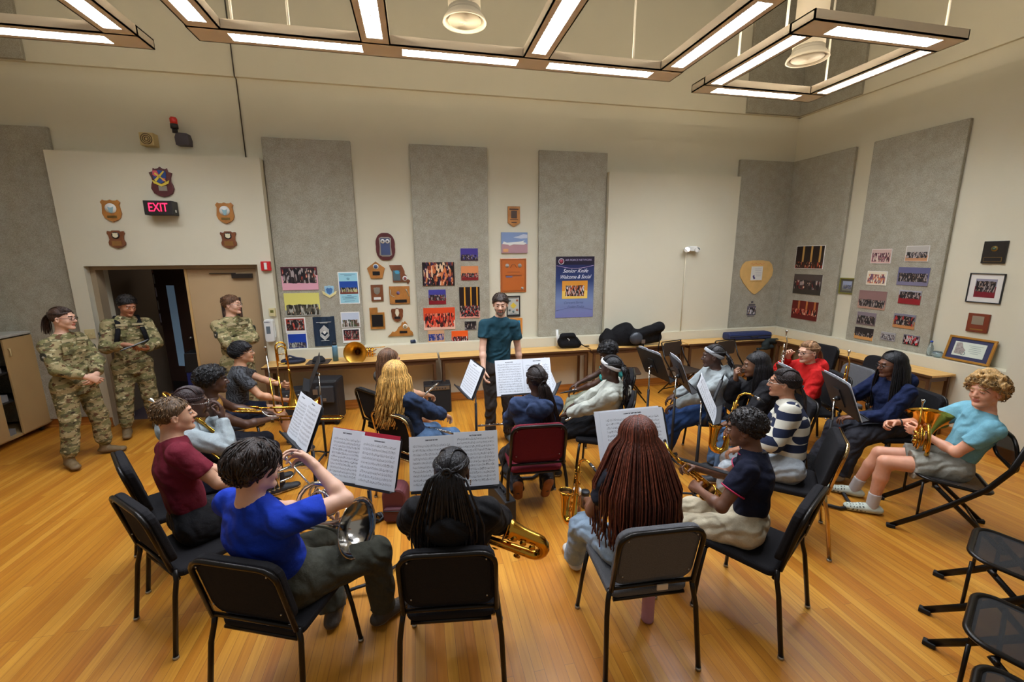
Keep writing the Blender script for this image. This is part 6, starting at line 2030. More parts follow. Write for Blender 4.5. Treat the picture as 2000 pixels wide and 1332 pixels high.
def seal_plaque(a, z, lab, kind):
    if kind == 0:
        r = plaque(lab, 'B', a, z, shield(.21, .27, 0), BY, WOODO)
        disc(r, 'seal', 0, .03, .06, WHT, -.022)
        obj('eagle_figure', G().prism([(-.03, .05), (-.01, .04), (.01, .04), (.03, .05), (.025, .02), (.02, -.01), (0, -.025), (-.02, -.01), (-.025, .02)], -.031, -.027), flat('eagle_teal', (130, 166, 176)), r)
        obj('nameplate', G().box(-.05, .05, -.026, -.021, -.085, -.055), mat('plate_bronze', (120, 96, 50), .4, .6), r)
    else:
        r = plaque(lab, 'B', a, z, shield(.19, .22, 3), BY, WOODB)
        disc(r, 'seal', 0, .05, .042, flat('seal_navy', (40, 34, 34)), -.022)
        obj('eagle_figure', G().prism([(x_, y_+.05) for x_, y_ in shield(.06, .06, 0)], -.032, -.027), flat('eagle_cream', (214, 206, 170)), r)
        plate(r, 0, -.045, .105, .06, mat('plate_copper', (160, 120, 70), .35, .7))
seal_plaque(-3.635, 2.775, 'oak shield plaque with a white round seal, upper left above the doorway', 0)
seal_plaque(-3.635, 2.433, 'walnut shield plaque with a cream bird, lower left above the doorway', 1)
seal_plaque(-2.385, 2.765, 'oak shield plaque with a white round seal, upper right above the doorway', 0)
seal_plaque(-2.385, 2.43, 'walnut shield plaque with a cream bird, lower right above the doorway', 1)
r = wroot('exit_sign', 'black exit sign with glowing red letters over the doorway', 'exit sign', 'B', -3.07, 2.81, BY)
obj('housing', G().box(-.155, .155, -.14, 0, -.085, .085), mat('sign_black', (24, 20, 20), .5), r, bevel=.006)
EXM = mat('exit_red', (60, 10, 16), .4, emit=((255, 30, 70), 3.))
e = text('EXIT', .145, (.0, -.143, 0), EXM, r, sx_=.72)
obj('test_button', G().box(.157, .16, -.09, -.06, -.05, -.02), WHT, r)
r = wroot('fire_alarm_pull', 'red fire alarm pull station with a white handle right of the doorway', 'fire alarm', 'B', -1.975, 2.09, BY)
obj('box', G().box(-.058, .058, -.045, 0, -.062, .062), mat('alarm_red', (186, 26, 30), .4), r, bevel=.006)
obj('handle', G().box(-.016, .018, -.056, -.044, -.045, .045), WHT, r, bevel=.003)
r = wroot('thermostat', 'small cream thermostat above the hand sanitizer dispenser', 'thermostat', 'B', -1.965, 1.467, BY)
obj('housing', G().box(-.04, .04, -.035, 0, -.055, .055), mat('cream_plastic', (204, 190, 140), .5), r, bevel=.005)
obj('display', G().box(-.02, .02, -.038, -.034, -.005, .03), mat('display_green', (110, 110, 50), .3), r)
r = wroot('sanitizer_dispenser', 'white hand sanitizer dispenser on the door surround', 'dispenser', 'B', -2.01, 1.215, BY)
obj('housing', G().prism(rrect(-.058, .058, -.15, .16, .03), -.1, 0), mat('dispenser_white', (214, 214, 208), .35), r, bevel=.012)
obj('window', G().box(-.03, .02, -.103, -.099, -.03, .07), mat('dispenser_window', (100, 110, 116), .2), r)
text('PURELL', .022, (-.008, -.102, .125), flat('brand_blue', (30, 50, 90)), r)
obj('side_lever', G().box(.056, .068, -.07, -.02, -.09, .05), mat('dispenser_white', (214, 214, 208), .35), r, bevel=.003)
r = wroot('light_switch', 'beige light switch plate left of the doorway behind the soldier with the tablet', 'light switch', 'B', -4.12, 1.26, BY)
obj('plate', G().box(-.055, .055, -.008, 0, -.06, .06), mat('cream_plastic', (204, 190, 140), .5), r, bevel=.003)
for sx_ in (-.022, .022): obj('toggle', G().box(sx_-.006, sx_+.006, -.018, -.007, -.012, .012), mat('toggle_cream', (220, 208, 160), .4), r)
r = wroot('loudspeaker', 'small cream square loudspeaker with ringed grille high above the doorway', 'loudspeaker', 'B', -3.17, 3.64, D)
obj('housing', G().box(-.075, .075, -.12, 0, -.075, .075), mat('speaker_cream', (190, 166, 110), .5), r, bevel=.006)
for q in (.06, .04, .02): ringd(r, 'grille_ring', 0, 0, q, mat('grille_dark', (90, 72, 36), .5), -.122, .005)
r = wroot('strobe_light', 'dark horn strobe with a red beacon, high on the wall above the exit sign', 'strobe light', 'B', -2.8, 3.68, D)
obj('housing', G().prism([(-.07, -.09), (.08, -.09), (.085, -.02), (.07, .05), (-.05, .06), (-.075, 0)], -.1, 0), mat('strobe_grey', (66, 56, 58), .5), r, bevel=.006)
obj('bracket', G().cyl((-.06, -.09, .05), (-.06, -.09, .1), .03, 14).cyl((-.06, -.09, .1), (-.06, -.09, .15), .042, 14), BLKP, r)
obj('beacon', G().lathe([(.038, 0), (.04, .06), (.03, .08), (0, .084)], (-.06, -.09, .15), (0, 0, 1), 18), mat('beacon_red', (196, 28, 16), .25), r)
# emergency light on the white projection
r = wroot('emergency_light', 'white two-headed emergency light with a glowing left lamp on the blank white wall section', 'emergency light', 'B', 4.4, 2.29, D-.12)
obj('housing', G().box(-.02, .13, -.07, 0, -.03, .05), WHT, r, bevel=.01)
for sx_, yy in ((-.075, -.11), (.12, -.1)):
    h_ = obj('lamp_head', G().lathe([(.0, 0), (.025, .005), (.042, .05), (.045, .075), (.04, .075)], (sx_, -.03, .0), (-.15, -1, -.1), 18), WHT, r)
    obj('lamp_face', G().cyl((sx_-.01, yy+.005, -.006), (sx_-.0105, yy+.004, -.0065), .04, 18), mat('lamp_face_on', (240, 240, 240), .3, emit=((255, 246, 255), 6.)) if sx_ < 0 else GLS, h_)
tag(obj('conduit', G().cyl((4.36, D-.132, LB), (4.36, D-.132, 2.26), .009, 8), mat('conduit_cream', (214, 204, 176), .6)), 'thin cream conduit running down from the emergency light to the ledge', 'conduit')

# ================================================================= doorway and hall
DFR = mat('door_frame_beige', (150, 132, 104), .5)
y0 = BY+.09
slab('trim_door_frame', [(OX0, OX0+.06, y0, y0+.14, 0, OZ), (OX1-.06, OX1, y0, y0+.14, 0, OZ), (OX0+.06, OX1-.06, y0, y0+.14, OZ-.05, OZ)], DFR)
DRM = mat('door_beige', (176, 150, 112), .5, var=(2, .04))
g = G().box(-2.99, -2.155, y0+.04, y0+.085, .01, OZ-.055)
dd = tag(obj('door_1', g, DRM, bevel=.003), kind='structure')
obj('door_edge', G().box(-3.02, -2.99, y0+.035, y0+.09, .01, OZ-.055), mat('door_edge_tan', (196, 160, 104), .5), dd)
obj('door_closer', G().box(-2.45, -2.2, y0-.0, y0+.04, 1.93, 1.99).box(-2.72, -2.4, y0+.015, y0+.03, 1.99, 2.0), mat('closer_bronze', (52, 44, 38), .4, .5), dd)
pic('B', -2.51, 1.49, .25, .36, y0+.04, photo('ph41', (44, 30, 28), (60, 40, 34), [(30, 22, 22), (80, 56, 44), (20, 16, 16)], .0, .8, 5, 4, 41), 'dark poster on the beige door behind the soldier with crossed arms', 'door_poster', 'poster', None)
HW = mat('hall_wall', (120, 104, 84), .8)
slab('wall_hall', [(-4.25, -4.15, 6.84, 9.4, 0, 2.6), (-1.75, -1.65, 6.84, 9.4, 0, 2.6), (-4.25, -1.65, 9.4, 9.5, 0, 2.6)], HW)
r = root('hall_fill_lamp', 'added fill light panel, out of view on the ceiling of the dark hall', 'fill light', (-3.3, 8.4, 2.6))  # added light, unseen from the camera, to brighten the enclosed hall
obj('housing', G().box(-.3, .3, -.3, .3, -.05, -.001), WHT, r)
obj('fill_panel', G().box(-.27, .27, -.27, .27, -.056, -.051), mat('hall_fill_light', (250, 245, 240), .5, emit=((255, 240, 225), 2.2)), r)
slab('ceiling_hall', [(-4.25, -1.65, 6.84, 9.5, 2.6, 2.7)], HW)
DKW = mat('dark_wood', (46, 28, 22), .45)
r = root('dark_door', 'dark brown door with a narrow glass strip standing open in the hall', 'door', (-3.62, 7.45, 0), -20)
obj('door_slab', G().box(-.27, .27, -.022, .022, .01, 2.1), DKW, r)
obj('glass_strip', G().box(-.09, .04, -.026, .026, .55, 1.8), mat('strip_glass_glow', (130, 160, 180), .2, emit=((120, 150, 180), .1)), r)  # faint bluish glow put into the glass, which is no lamp
obj('kick_plate', G().box(-.24, .24, -.026, -.021, .04, .3), mat('kick_dark', (20, 18, 18), .4), r)
obj('door_handle', G().cyl((.2, -.05, 1.0), (.2, .05, 1.0), .02, 10), SCREW, r)
slab('trim_hall_post', [(-3.34, -3.12, 7.35, 7.5, 0, 2.5)], DKW)
r = root('recycling_bin', 'blue recycling bin with a black liner in the hall doorway', 'recycling bin', (-3.18, 7.0, 0), 8)
obj('bin_body', G().add(*[(lambda g: (g.v, g.f))(G().box(-.17, .17, -.14, .14, 0, .62))][0]), mat('bin_blue', (18, 34, 96), .5), r, bevel=.01)
obj('liner', G().box(-.18, .18, -.15, .15, .58, .86, .015), mat('liner_black', (16, 16, 18), .5), r, bevel=.01)
ring = [(.045*cos(RD(t)), -.143, .43+.045*sin(RD(t))) for t in range(0, 360, 30)]
obj('recycling_mark', G().prism([(-.05, .38), (-.01, .45), (.01, .44), (-.03, .38)], -.145, -.14).prism([(.0, .48), (.05, .41), (.035, .4), (-.01, .465)], -.145, -.14).prism([(-.04, .37), (.04, .37), (.05, .385), (-.03, .385)], -.145, -.14), WHT, r)
r = root('literature_rack', 'white bulletin rack with papers on the hall wall behind the soldier with the tablet', 'rack', (-3.8, 7.62, 1.62), -12)
obj('board', G().box(-.16, .16, -.02, 0, -.45, .45), mat('rack_dark', (60, 50, 56), .5), r)
for i in range(4): obj('paper', G().box(-.14, .14, -.035, -.02, -.4+.2*i, -.26+.2*i), (mat('paper_lilac', (180, 184, 210), .6), mat('paper_grey', (150, 156, 160), .6))[i % 2], r)
obj('picture_card', G().box(-.14, .14, -.035, -.02, .36, .44), photo('ph42', (60, 60, 70), (150, 110, 100), [(90, 120, 150), (200, 150, 130), (40, 40, 50)], .0, 1, 6, 3, 42), r, uv=(1, 3))
# ================================================================= cabinet, tables, things on and under them
CABW = mat('cabinet_maple', (178, 146, 96), .5, var=(2, .06))
r = root('storage_cabinet', 'tan wooden cabinet on casters with one door ajar at the left edge', 'cabinet', (-4.85, 5.7, 0))
g = G().box(-.52, 0, -.9, -.88, .07, 1.28).box(-.52, 0, .86, .88, .07, 1.28).box(-.52, -.5, -.88, .86, .07, 1.28).box(-.52, 0, -.9, .88, .07, .1)
obj('body', g, CABW, r)
obj('top', G().box(-.54, .015, -.92, .9, 1.28, 1.31), mat('counter_grey', (178, 176, 166), .4), r, bevel=.004)
d_ = obj('door', G().box(0, .02, .43, .87, .09, 1.265), CABW, r, bevel=.002)
obj('handle', G().tube([(.02, .47, 1.15), (.045, .47, 1.15), (.045, .47, 1.06), (.02, .47, 1.06)], .006, 8), mat('handle_cream', (206, 184, 130), .4), d_)
d_ = obj('door', G().box(0, .02, -.15, .25, .09, .8), CABW, r, bevel=.002)
obj('knob', G().ball((.03, .2, .55), .012, 8), SCREW, d_)
obj('drawer', G().box(0, .02, -.15, .22, .82, 1.265), CABW, r, bevel=.002)
obj('shelf', G().box(-.49, -.03, -.88, .86, .5, .52).box(-.49, -.03, -.88, .86, .85, .87), mat('shelf_dark', (40, 34, 30), .7), r)
obj('stored_papers', G().box(-.3, -.05, .26, .42, .87, .93).box(-.3, -.05, .27, .42, .52, .6).box(-.3, -.05, .26, .42, .1, .17), mat('papers_grey', (120, 116, 112), .8), r)
for yy in (-.8, .0, .78): obj('caster', G().cyl((-.06, yy-.012, .03), (-.06, yy+.012, .03), .03, 14).cyl((-.06, yy, .03), (-.06, yy, .075), .008, 8), BLKP, r)
tag(obj('paper_stack', G().box(-5.1, -4.9, 5.85, 6.15, 1.31, 1.325), PW), 'low stack of white paper on the grey cabinet top', 'paper stack')
tag(obj('wooden_box', G().box(-5.2, -5.0, 6.0, 6.2, 1.325, 1.4), WOODB, bevel=.004), 'small brown wooden box on the cabinet top at the left edge', 'box')

TOPW = NB('table_top_wood')
n1 = TOPW.noise(1, 5, TOPW.map(TOPW.tc.outputs['Object'], scale=(2, 30, 30)))
TOPW.l(TOPW.ramp(n1.outputs[0], [(.3, (208, 158, 84)), (.7, (226, 182, 106))]), TOPW.b.inputs['Base Color'])
TOPW.b.inputs['Roughness'].default_value = .4
TBRN = mat('table_brown', (82, 52, 28), .45)
def table(label, L, loc, rz, mt=TOPW.m):
    r = root('long_table', label, 'table', loc, rz, 'narrow tables along the walls')
    W = .37
    obj('table_top', G().box(0, L, 0, W, .755, .78), mt, r, bevel=.003)
    obj('edge_band', G().box(0, L, -.004, 0, .752, .778), TBRN, r)
    g = G().box(.04, L-.04, .02, .045, .69, .755).box(.04, L-.04, W-.045, W-.02, .69, .755).box(.04, .06, .045, W-.045, .69, .755).box(L-.06, L-.04, .045, W-.045, .69, .755)
    obj('apron', g, TBRN, r)
    for x_ in (.05, L-.05):
        for y_ in (.04, W-.04): obj('leg', G().box(x_-.018, x_+.018, y_-.018, y_+.018, 0, .755), TBRN, r, bevel=.002)
    return r
YF = DL-.385
table('narrow wooden table along the back wall, left end beside the doorway', 2.3, (-2.07, YF, 0), 0)
table('narrow wooden table along the back wall, behind the standing man', 2.28, (.26, YF, 0), 0)
table('narrow wooden table along the back wall with the big black gig bag on it', 1.65, (2.58, YF, 0), 0)
table('narrow wooden table in the back corner under the navy instrument case', 1.98, (4.26, YF, 0), 0)
table('narrow wooden table along the right wall, nearer the corner', 1.1, (RL-.385, YF-.02, 0), -90)
table('narrow wooden table along the right wall, near end behind the blond boy', 1.2, (RL-.385, YF-1.14, 0), -90)
TZ = .78
# blue-grey bottle
r = root('water_bottle', 'blue-grey metal water bottle with black cap on the back table near the brass bell', 'bottle', (-1.17, 6.2, TZ))
obj('body', G().lathe([(0, 0), (.037, .003), (.037, .2), (.03, .225), (0, .226)], n=20), mat('bottle_slate', (88, 130, 150), .35), r)
obj('cap', G().lathe([(.028, .222), (.03, .24), (.03, .262), (0, .265)], n=18).tube([(-.022, 0, .262), (-.02, 0, .285), (.02, 0, .285), (.022, 0, .262)], .005, 6), BLKP, r)
r = root('coiled_bag', 'navy coiled strap bag on the left end of the back table', 'bag', (-1.72, 6.22, TZ))
g = G().tube([(.13*cos(RD(t)), .08*sin(RD(t)), .03) for t in range(0, 360, 24)], .03, 8, closed=True, flat=.9)
obj('body', g, mat('bag_navy', (24, 30, 50), .7), r)
obj('strap', G().tube([(-.1, 0, .05), (-.05, .02, .1), (.0, 0, .085), (.05, -.02, .07), (.12, .0, .05)], .014, 8), mat('strap_navy', (36, 42, 66), .7), r)
r = root('cap', 'black cap lying on a black folder on the back table', 'cap', (-1.38, 6.13, TZ))
obj('crown', G().lathe([(.085, .012), (.08, .05), (.055, .085), (0, .095)], (0, .02, 0), (0, 0, 1), 18), mat('cap_black', (26, 25, 28), .8), r)
obj('brim', G().prism([(-.08, -.02), (-.07, -.09), (0, -.13), (.07, -.09), (.08, -.02)], .012, .02, 'z'), mat('cap_black', (26, 25, 28), .8), r)
tag(obj('folder', G().box(-1.53, -1.24, 6.045, 6.3, TZ, TZ+.012), mat('folder_brown', (60, 44, 36), .6), bevel=.003), 'dark folder under the black cap on the back table', 'folder')
r = inst('flugelhorn', 'brass instrument lying on the back table with its bell facing the room', 'brass instrument', (-.88, 6.14, .9), (-.1, -1, .1), (0, 0, 1))
bell(r, (0, -.22, 0), (0, 1, 0), .016, .155, .3, mat('brass_matte', (206, 158, 66), .32, .9), p=2.4)
g = G().tube([(0, -.2, 0), (-.05, -.25, 0), (-.12, -.24, .02), (-.2, -.2, .03), (-.36, -.16, .05)], [.014, .012, .009, .006, .005], 8).tube([(-.1, -.22, -.05), (-.18, -.2, -.07), (-.22, -.18, -.05), (-.18, -.17, -.03), (-.1, -.18, -.03)], .007, 8, closed=True).tube([(-.12, -.2, .0), (-.2, -.18, -.01), (-.24, -.16, .01), (-.18, -.16, .03)], .007, 8, closed=True)
obj('tubing', g, BRASS, r)
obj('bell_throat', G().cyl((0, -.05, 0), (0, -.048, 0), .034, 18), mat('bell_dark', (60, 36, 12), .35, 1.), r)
for i in range(3): obj('valve', G().cyl((-.1-.035*i, -.21, -.09), (-.1-.035*i, -.21, .04), .013, 12), BRASS, r)
# black sling bag + white roll
def blob(name, parts, m, parent=None, h=.012, wr=.003, seed=0, k=.03, cut=None):
    P_ = np.array([p[0] for p in parts]+[p[1] for p in parts])
    R = max(max(p[2], p[3]) for p in parts)+.04
    F = Fld(P_.min(0)-R, P_.max(0)+R, h)
    for p in parts: F.cap(p[0], p[1], p[2], p[3], k=k, flat=p[4] if len(p) > 4 else None)
    F.wrinkle(wr, 30, seed)
    if cut is not None: F.cutplane((0, 0, -1), -cut)
    return npmesh(name, [F.nets()], m, parent)
BAGB = mat('bag_black', (15, 15, 17), .8, bump=(18, .6, .02), spec=.2)
r = root('sling_bag', 'black cloth bag with a strap on the back table below the tall blue poster', 'bag', (2.28, 6.2, TZ))
blob('body', [((-.13, 0, .06), (.12, 0, .06), .06, .06), ((-.13, .0, .2), (.04, 0, .2), .05, .045), ((-.14, .03, .12), (.08, .03, .12), .06, .06)], BAGB, r, wr=.004, cut=.001, k=.05)
obj('strap', G().tube([(.06, -.02, .2), (.14, -.05, .08), (.22, -.05, .03), (.3, -.03, .025)], .016, 8, flat=.5), BAGB, r)
obj('zip_pull', G().tube([(-.07, -.065, .17), (-.04, -.07, .15), (-.05, -.07, .13)], .005, 6), WHT, r)
r = root('rolled_banner', 'white tube standing behind the black cloth bag', 'tube', (2.13, 6.37, TZ))
obj('tube', G().cyl((0, 0, 0), (-.01, .01, .27), .022, 14).box(.0, .3, -.008, .0, .1, .19), WHT, r)
# big gig bag
r = root('gig_bag', 'large bulging black instrument gig bag on the back table behind the bowed boy', 'instrument case', (3.3, 6.16, TZ), -5)
blob('case_body', [((-.42, .05, .09), (.0, .05, .09), .1, .12), ((-.2, .06, .2), (-.08, .06, .24), .12, .13), ((-.43, .05, .14), (-.4, .05, .25), .05, .035), ((.02, -.03, .17), (.43, -.06, .3), .07, .085), ((.15, .03, .1), (.42, .02, .12), .1, .09)], BAGB, r, h=.016, wr=.002, cut=.001, k=.09)
obj('padded_pocket', G().ball((.02, -.13, .14), .11, 16, (1, .4, .9)), mat('pocket_grey', (52, 56, 62), .4), r)
obj('strap', G().tube([(.47, -.04, .3), (.45, -.07, .2), (.42, -.1, .05), (.4, -.12, -.1)], .008, 6).tube([(.12, -.1, .16), (.14, -.13, .05), (.14, -.16, -.08)], .02, 8, flat=.4), BAGB, r)
obj('buckle', G().box(.1, .16, -.16, -.14, .06, .12), SCREW, r, bevel=.004)
r = root('instrument_case', 'long navy blue instrument case on the corner table', 'instrument case', (5.45, 6.15, TZ), -2)
obj('case_body', G().box(-.42, .4, -.1, .1, .005, .13), mat('case_navy', (28, 42, 84), .6), r, bevel=.035, seg=3)
obj('zipper', G().tube([(-.41, -.103, .075), (.39, -.103, .075)], .005, 6), BLKP, r)
obj('handle', G().tube([(-.02, -.1, .06), (0, -.135, .07), (.1, -.135, .07), (.12, -.1, .06)], .009, 6), BLKP, r)
tag(blob('crumpled_jacket', [((5.75, 6.03, .76), (5.92, 6.02, .76), .05, .05), ((5.65, 6.0, .7), (5.7, 6.0, .72), .04, .05), ((5.55, 5.99, .64), (5.8, 5.99, .66), .03, .04)], mat('jacket_green', (24, 34, 32), .8), wr=.006), 'dark green jacket hanging over the corner table edge by the navy case', 'jacket')
# amplifier under the table
r = root('amplifier', 'small black guitar amplifier under the back table near the standing man', 'amplifier', (.2, 6.02, 0))
obj('cabinet', G().box(-.19, .19, -.12, .12, .01, .42), mat('amp_black', (26, 24, 24), .6), r, bevel=.01)
obj('grille_cloth', G().box(-.17, .17, -.125, -.119, .03, .33), mat('amp_grille', (16, 15, 15), .9, bump=(300, .4, .002)), r)
obj('control_panel', G().box(-.17, .17, -.126, -.119, .345, .4), mat('amp_panel', (130, 118, 100), .4, .6), r)
for i in range(7): obj('knob', G().cyl((-.13+.04*i, -.126, .372), (-.13+.04*i, -.14, .372), .009, 10), BLKP, r)
obj('handle', G().tube([(-.07, 0, .42), (-.06, 0, .445), (.06, 0, .445), (.07, 0, .42)], .008, 6), BLKP, r)
# cases under the left table
r = root('rolling_case', 'black wheeled gear case with straps under the left end of the back table', 'case', (-1.28, 5.92, 0), -8)
obj('case_body', G().box(-.2, .2, -.14, .16, .04, .62), mat('case_black', (28, 27, 28), .6), r, bevel=.03)
obj('front_pocket', G().box(-.06, .16, -.19, -.13, .33, .55), mat('case_grey', (44, 44, 46), .6), r, bevel=.012)
obj('strap', G().box(-.07, -.05, -.15, -.13, .05, .6).box(.17, .19, -.15, -.13, .05, .6), BLKP, r)
obj('buckle', G().box(-.09, -.03, -.2, -.185, .45, .52).box(.03, .07, -.2, -.185, .36, .4), SCREW, r)
for sx_ in (-.15, .15): obj('wheel', G().cyl((sx_, -.12, .035), (sx_, -.08, .035), .035, 12), RUB, r)
r = root('mixer_box', 'black electronics box leaning beside the wheeled case under the table', 'equipment box', (-1.68, 6.0, 0), 5)
obj('housing', G().box(-.17, .17, -.12, .12, .0, .48), mat('case_black', (28, 27, 28), .6), r, bevel=.012)
obj('front_panel', G().box(-.15, .15, -.125, -.119, .3, .46), mat('case_grey', (44, 44, 46), .6), r)
for i in range(3): obj('knob', G().cyl((-.08+.07*i, -.125, .42), (-.08+.07*i, -.14, .42), .014, 10), SCREW, r)
# ---------------- things on the floor
r = root('backpack', 'dusty maroon bag on the floor behind the stand with the red folder', 'bag', (-.27, 3.48, 0), -10)
obj('body', G().prism(rrect(-.1, .1, .005, .3, .07), -.09, .09), mat('bag_maroon', (96, 44, 48), .7), r, bevel=.02)
obj('front_pocket', G().prism(rrect(-.085, .085, .02, .14, .03), -.125, -.08), mat('bag_maroon_dark', (78, 34, 40), .7), r, bevel=.012)
obj('zipper', G().tube([(-.085, -.125, .12), (.085, -.125, .12)], .005, 6), BLKP, r)
r = root('strap_bundle', 'small bundle of black straps beside the maroon bag', 'strap bundle', (-.47, 3.45, 0))
obj('straps', G().tube([(.07*cos(RD(t))+.02*sin(t), .05*sin(RD(t)), .025+.02*sin(RD(3*t))) for t in range(0, 720, 30)], .014, 6), BLKP, r)
r = root('flute_case', 'narrow black instrument case with silver latches standing left of the burgundy chair', 'instrument case', (.62, 3.32, 0), 12)
obj('case_body', G().box(-.05, .05, -.2, .2, .0, .22), mat('case_black', (28, 27, 28), .6), r, bevel=.01)
for yy in (-.1, .08): obj('latch', G().box(-.02, .02, yy-.02, yy+.02, .218, .23), CHROME, r)
obj('handle', G().tube([(0, -.05, .22), (0, -.04, .245), (0, .02, .245), (0, .03, .22)], .007, 6), BLKP, r)
r = root('thermos', 'brown metallic thermos with a white lid beside the burgundy chair', 'thermos', (1.24, 3.13, 0))
obj('body', G().lathe([(0, 0), (.036, .003), (.036, .2), (.033, .21), (0, .211)], n=20), mat('thermos_brown', (120, 78, 60), .4, .4, var=(20, .3)), r)
obj('lid', G().lathe([(.035, .21), (.036, .25), (.03, .258), (0, .258)], n=20), WHT, r)
r = root('travel_mug', 'short black travel mug standing behind the brown thermos', 'mug', (1.36, 3.24, 0))
obj('body', G().lathe([(0, 0), (.034, .003), (.038, .13), (0, .131)], n=20), mat('mug_tan', (110, 90, 70), .5), r)
obj('lid', G().lathe([(.041, .128), (.041, .15), (.036, .158), (0, .158)], n=20), BLKP, r)
r = root('water_bottle', 'pink ribbed water bottle on the floor under the grey chair', 'bottle', (1.28, 2.02, 0))
obj('body', G().lathe([(0, 0), (.036, .003)]+[(.038-.0015*(i % 2), .02+.012*i) for i in range(16)]+[(.033, .215), (0, .216)], n=22), mat('bottle_pink', (176, 130, 150), .45), r)
obj('cap', G().lathe([(.03, .214), (.031, .24), (.028, .245), (0, .245)], n=18), mat('bottle_pink_cap', (150, 100, 124), .4), r)
r = root('duffel_bag', 'black duffel bag on the floor behind the girl in the striped sweater', 'bag', (3.72, 3.25, 0), 40)
blob('body', [((-.14, 0, .1), (.14, 0, .1), .1, .1), ((-.1, .04, .16), (.1, .04, .14), .07, .07)], BAGB, r, wr=.008, cut=.001)
obj('strap', G().tube([(-.12, -.08, .14), (-.06, -.12, .2), (.05, -.12, .2), (.12, -.08, .13)], .012, 6), BLKP, r)

# ================================================================= music stands with sheet music
stand('music stand with two open pages in front of the girl in the black hoodie', .16, 2.36, -5, .85, 18, .5, .31,
      pages=[(-.262, .0, .004, .31, 0, 'left page on the stand in front of the girl in the black hoodie'), (0, .262, .01, .318, 1, 'right page on the stand in front of the girl in the black hoodie')])
stand('music stand holding a red folder between the boys in blue and the centre girl', -.40, 2.57, -31, .83, 20, .52, .31,
      pages=[(-.245, .25, .006, .315, 11, 'red folder behind the pages on the stand of the boy in blue'), (-.24, .0, .004, .314, 2, 'left page on the red folder'), (-.015, .262, .0, .298, 3, 'wide right page on the red folder')])
stand('music stand with stacked pages in front of the girl with auburn braids', 1.4, 2.47, 1, .85, 24, .52, .33,
      pages=[(-.275, .21, .0, .335, 3, 'rear pages on the stand in front of the girl with auburn braids'), (-.24, .235, -.0, .325, 0, 'front pages on the stand in front of the girl with auburn braids')])
stand('music stand with wide pages in front of the girl on the burgundy chair', .98, 3.93, -1, .86, 22, .5, .33, base='loop',
      pages=[(-.28, .0, .002, .35, 1, 'left page on the stand before the girl in the slate blue hoodie'), (0, .28, .002, .35, 2, 'right page on the stand before the girl in the slate blue hoodie')])
stand('music stand seen edge-on left of the standing man with fanned pages', .44, 4.1, -80, .86, 24, .48, .32,
      pages=[(-.2, .2, .002, .31, 0, 'sheaf of pages on the stand left of the standing man')])
stand('music stand seen edge-on right of the girl in the slate blue hoodie', 1.27, 4.0, 64, .86, 24, .46, .32,
      pages=[(-.2, .2, .002, .31, 1, 'pages on the stand right of the girl in the slate blue hoodie')])
stand('music stand seen from behind with its dark back to us, beside the bowed boy', 2.52, 4.12, 92, .88, 24, .5, .33,
      pages=[(-.22, .0, .01, .33, 2, 'page peeking over the dark stand beside the bowed boy, left piece'), (.02, .22, .01, .325, 3, 'page peeking over the dark stand beside the bowed boy, right piece')])
stand('music stand seen edge-on in front of the girl in the light grey hoodie', 2.62, 3.76, 72, .86, 22, .46, .33,
      pages=[(-.2, .2, .004, .34, 0, 'page seen edge-on in front of the girl in the light grey hoodie')])
stand('music stand with slanted pages in front of the girl in the striped sweater', 2.42, 3.05, 50, .84, 26, .48, .33,
      pages=[(-.225, .225, .0, .34, 1, 'slanted pages in front of the girl in the striped sweater')])
stand('music stand with slanted pages to the right of the boy in maroon', -.92, 3.28, -60, .84, 24, .5, .33,
      pages=[(-.24, .0, .0, .34, 2, 'left slanted page right of the boy in maroon'), (0, .24, .004, .34, 3, 'right slanted page right of the boy in maroon')])
stand('dark music stand seen edge-on next to the boy with the upright trombone', -1.16, 4.75, -78, .86, 22, .5, .33)
stand('music stand showing its black back before the girl with long black braids', 3.64, 2.9, 64, .82, 22, .5, .34, base='loop', rb=0,
      pages=[(-.26, .22, .0, .345, 0, 'page showing past the edge of the black stand by the girl in navy')])
stand('music stand showing its black back behind the girl in stripes', 3.58, 3.35, 70, .8, 22, .46, .33,
      pages=[(-.2, .2, .01, .335, 1, 'page on the black stand in front of the girl in red')])

# ================================================================= instruments
def at_(p, l): return tuple(P[p]['lw'](A(*l)))
def dir_(p, l):
    o = P[p]['lw'](A(0, 0, 0))
    return tuple(P[p]['lw'](A(*l))-o)
trombone('brass trombone held upright with its loops on top, by the boy near the doorway', (-1.42, 4.93, 1.06), (.06, -.1, -1), (.5, -1, 0), slide=.42, bellr=.075)
trombone('brass trombone held level over the lap of the boy in mustard', at_('afro', (-.06, .42, .8)), (1, .06, -.1), (0, 0, 1), slide=.62, bellr=.105)
trombone('brass trombone slanting down across the girl in the pale grey sweatshirt', (-1.74, 3.58, 1.02), (.7, -.3, -.62), (.5, .3, .8), slide=.55, bellr=.1)
trumpet('silver trumpet on the lap of the boy in maroon', (-1.02, 3.02, .74), (.6, .7, -.1), (0, 0, 1), SILV)
french_horn('silver horn with a large bell facing right on the lap of the boy in blue', (-.57, 2.42, .80), (.86, -.48, .12), (-.1, 0, 1), SILV, .158, 'horn', 'horn')
woodwind('flute', 'silver flute raised by the girl with brown hair, in front of the amplifier', 'flute', (-.1, 4.46, .66), (.17, 4.62, .83), grp='flutes')
woodwind('flute', 'silver flute in the lap of the blonde girl', 'flute', (-.02, 3.86, .64), (.26, 3.82, .56), grp='flutes')
woodwind('flute', 'silver flute sticking out to the left of the girl in the slate blue hoodie', 'flute', (.5, 3.86, .6), (1.05, 3.72, .64), grp='flutes')
woodwind('flute', 'silver flute in the hands of the girl with the white headband', 'flute', (1.33, 3.7, .64), (1.78, 3.98, .68), grp='flutes')
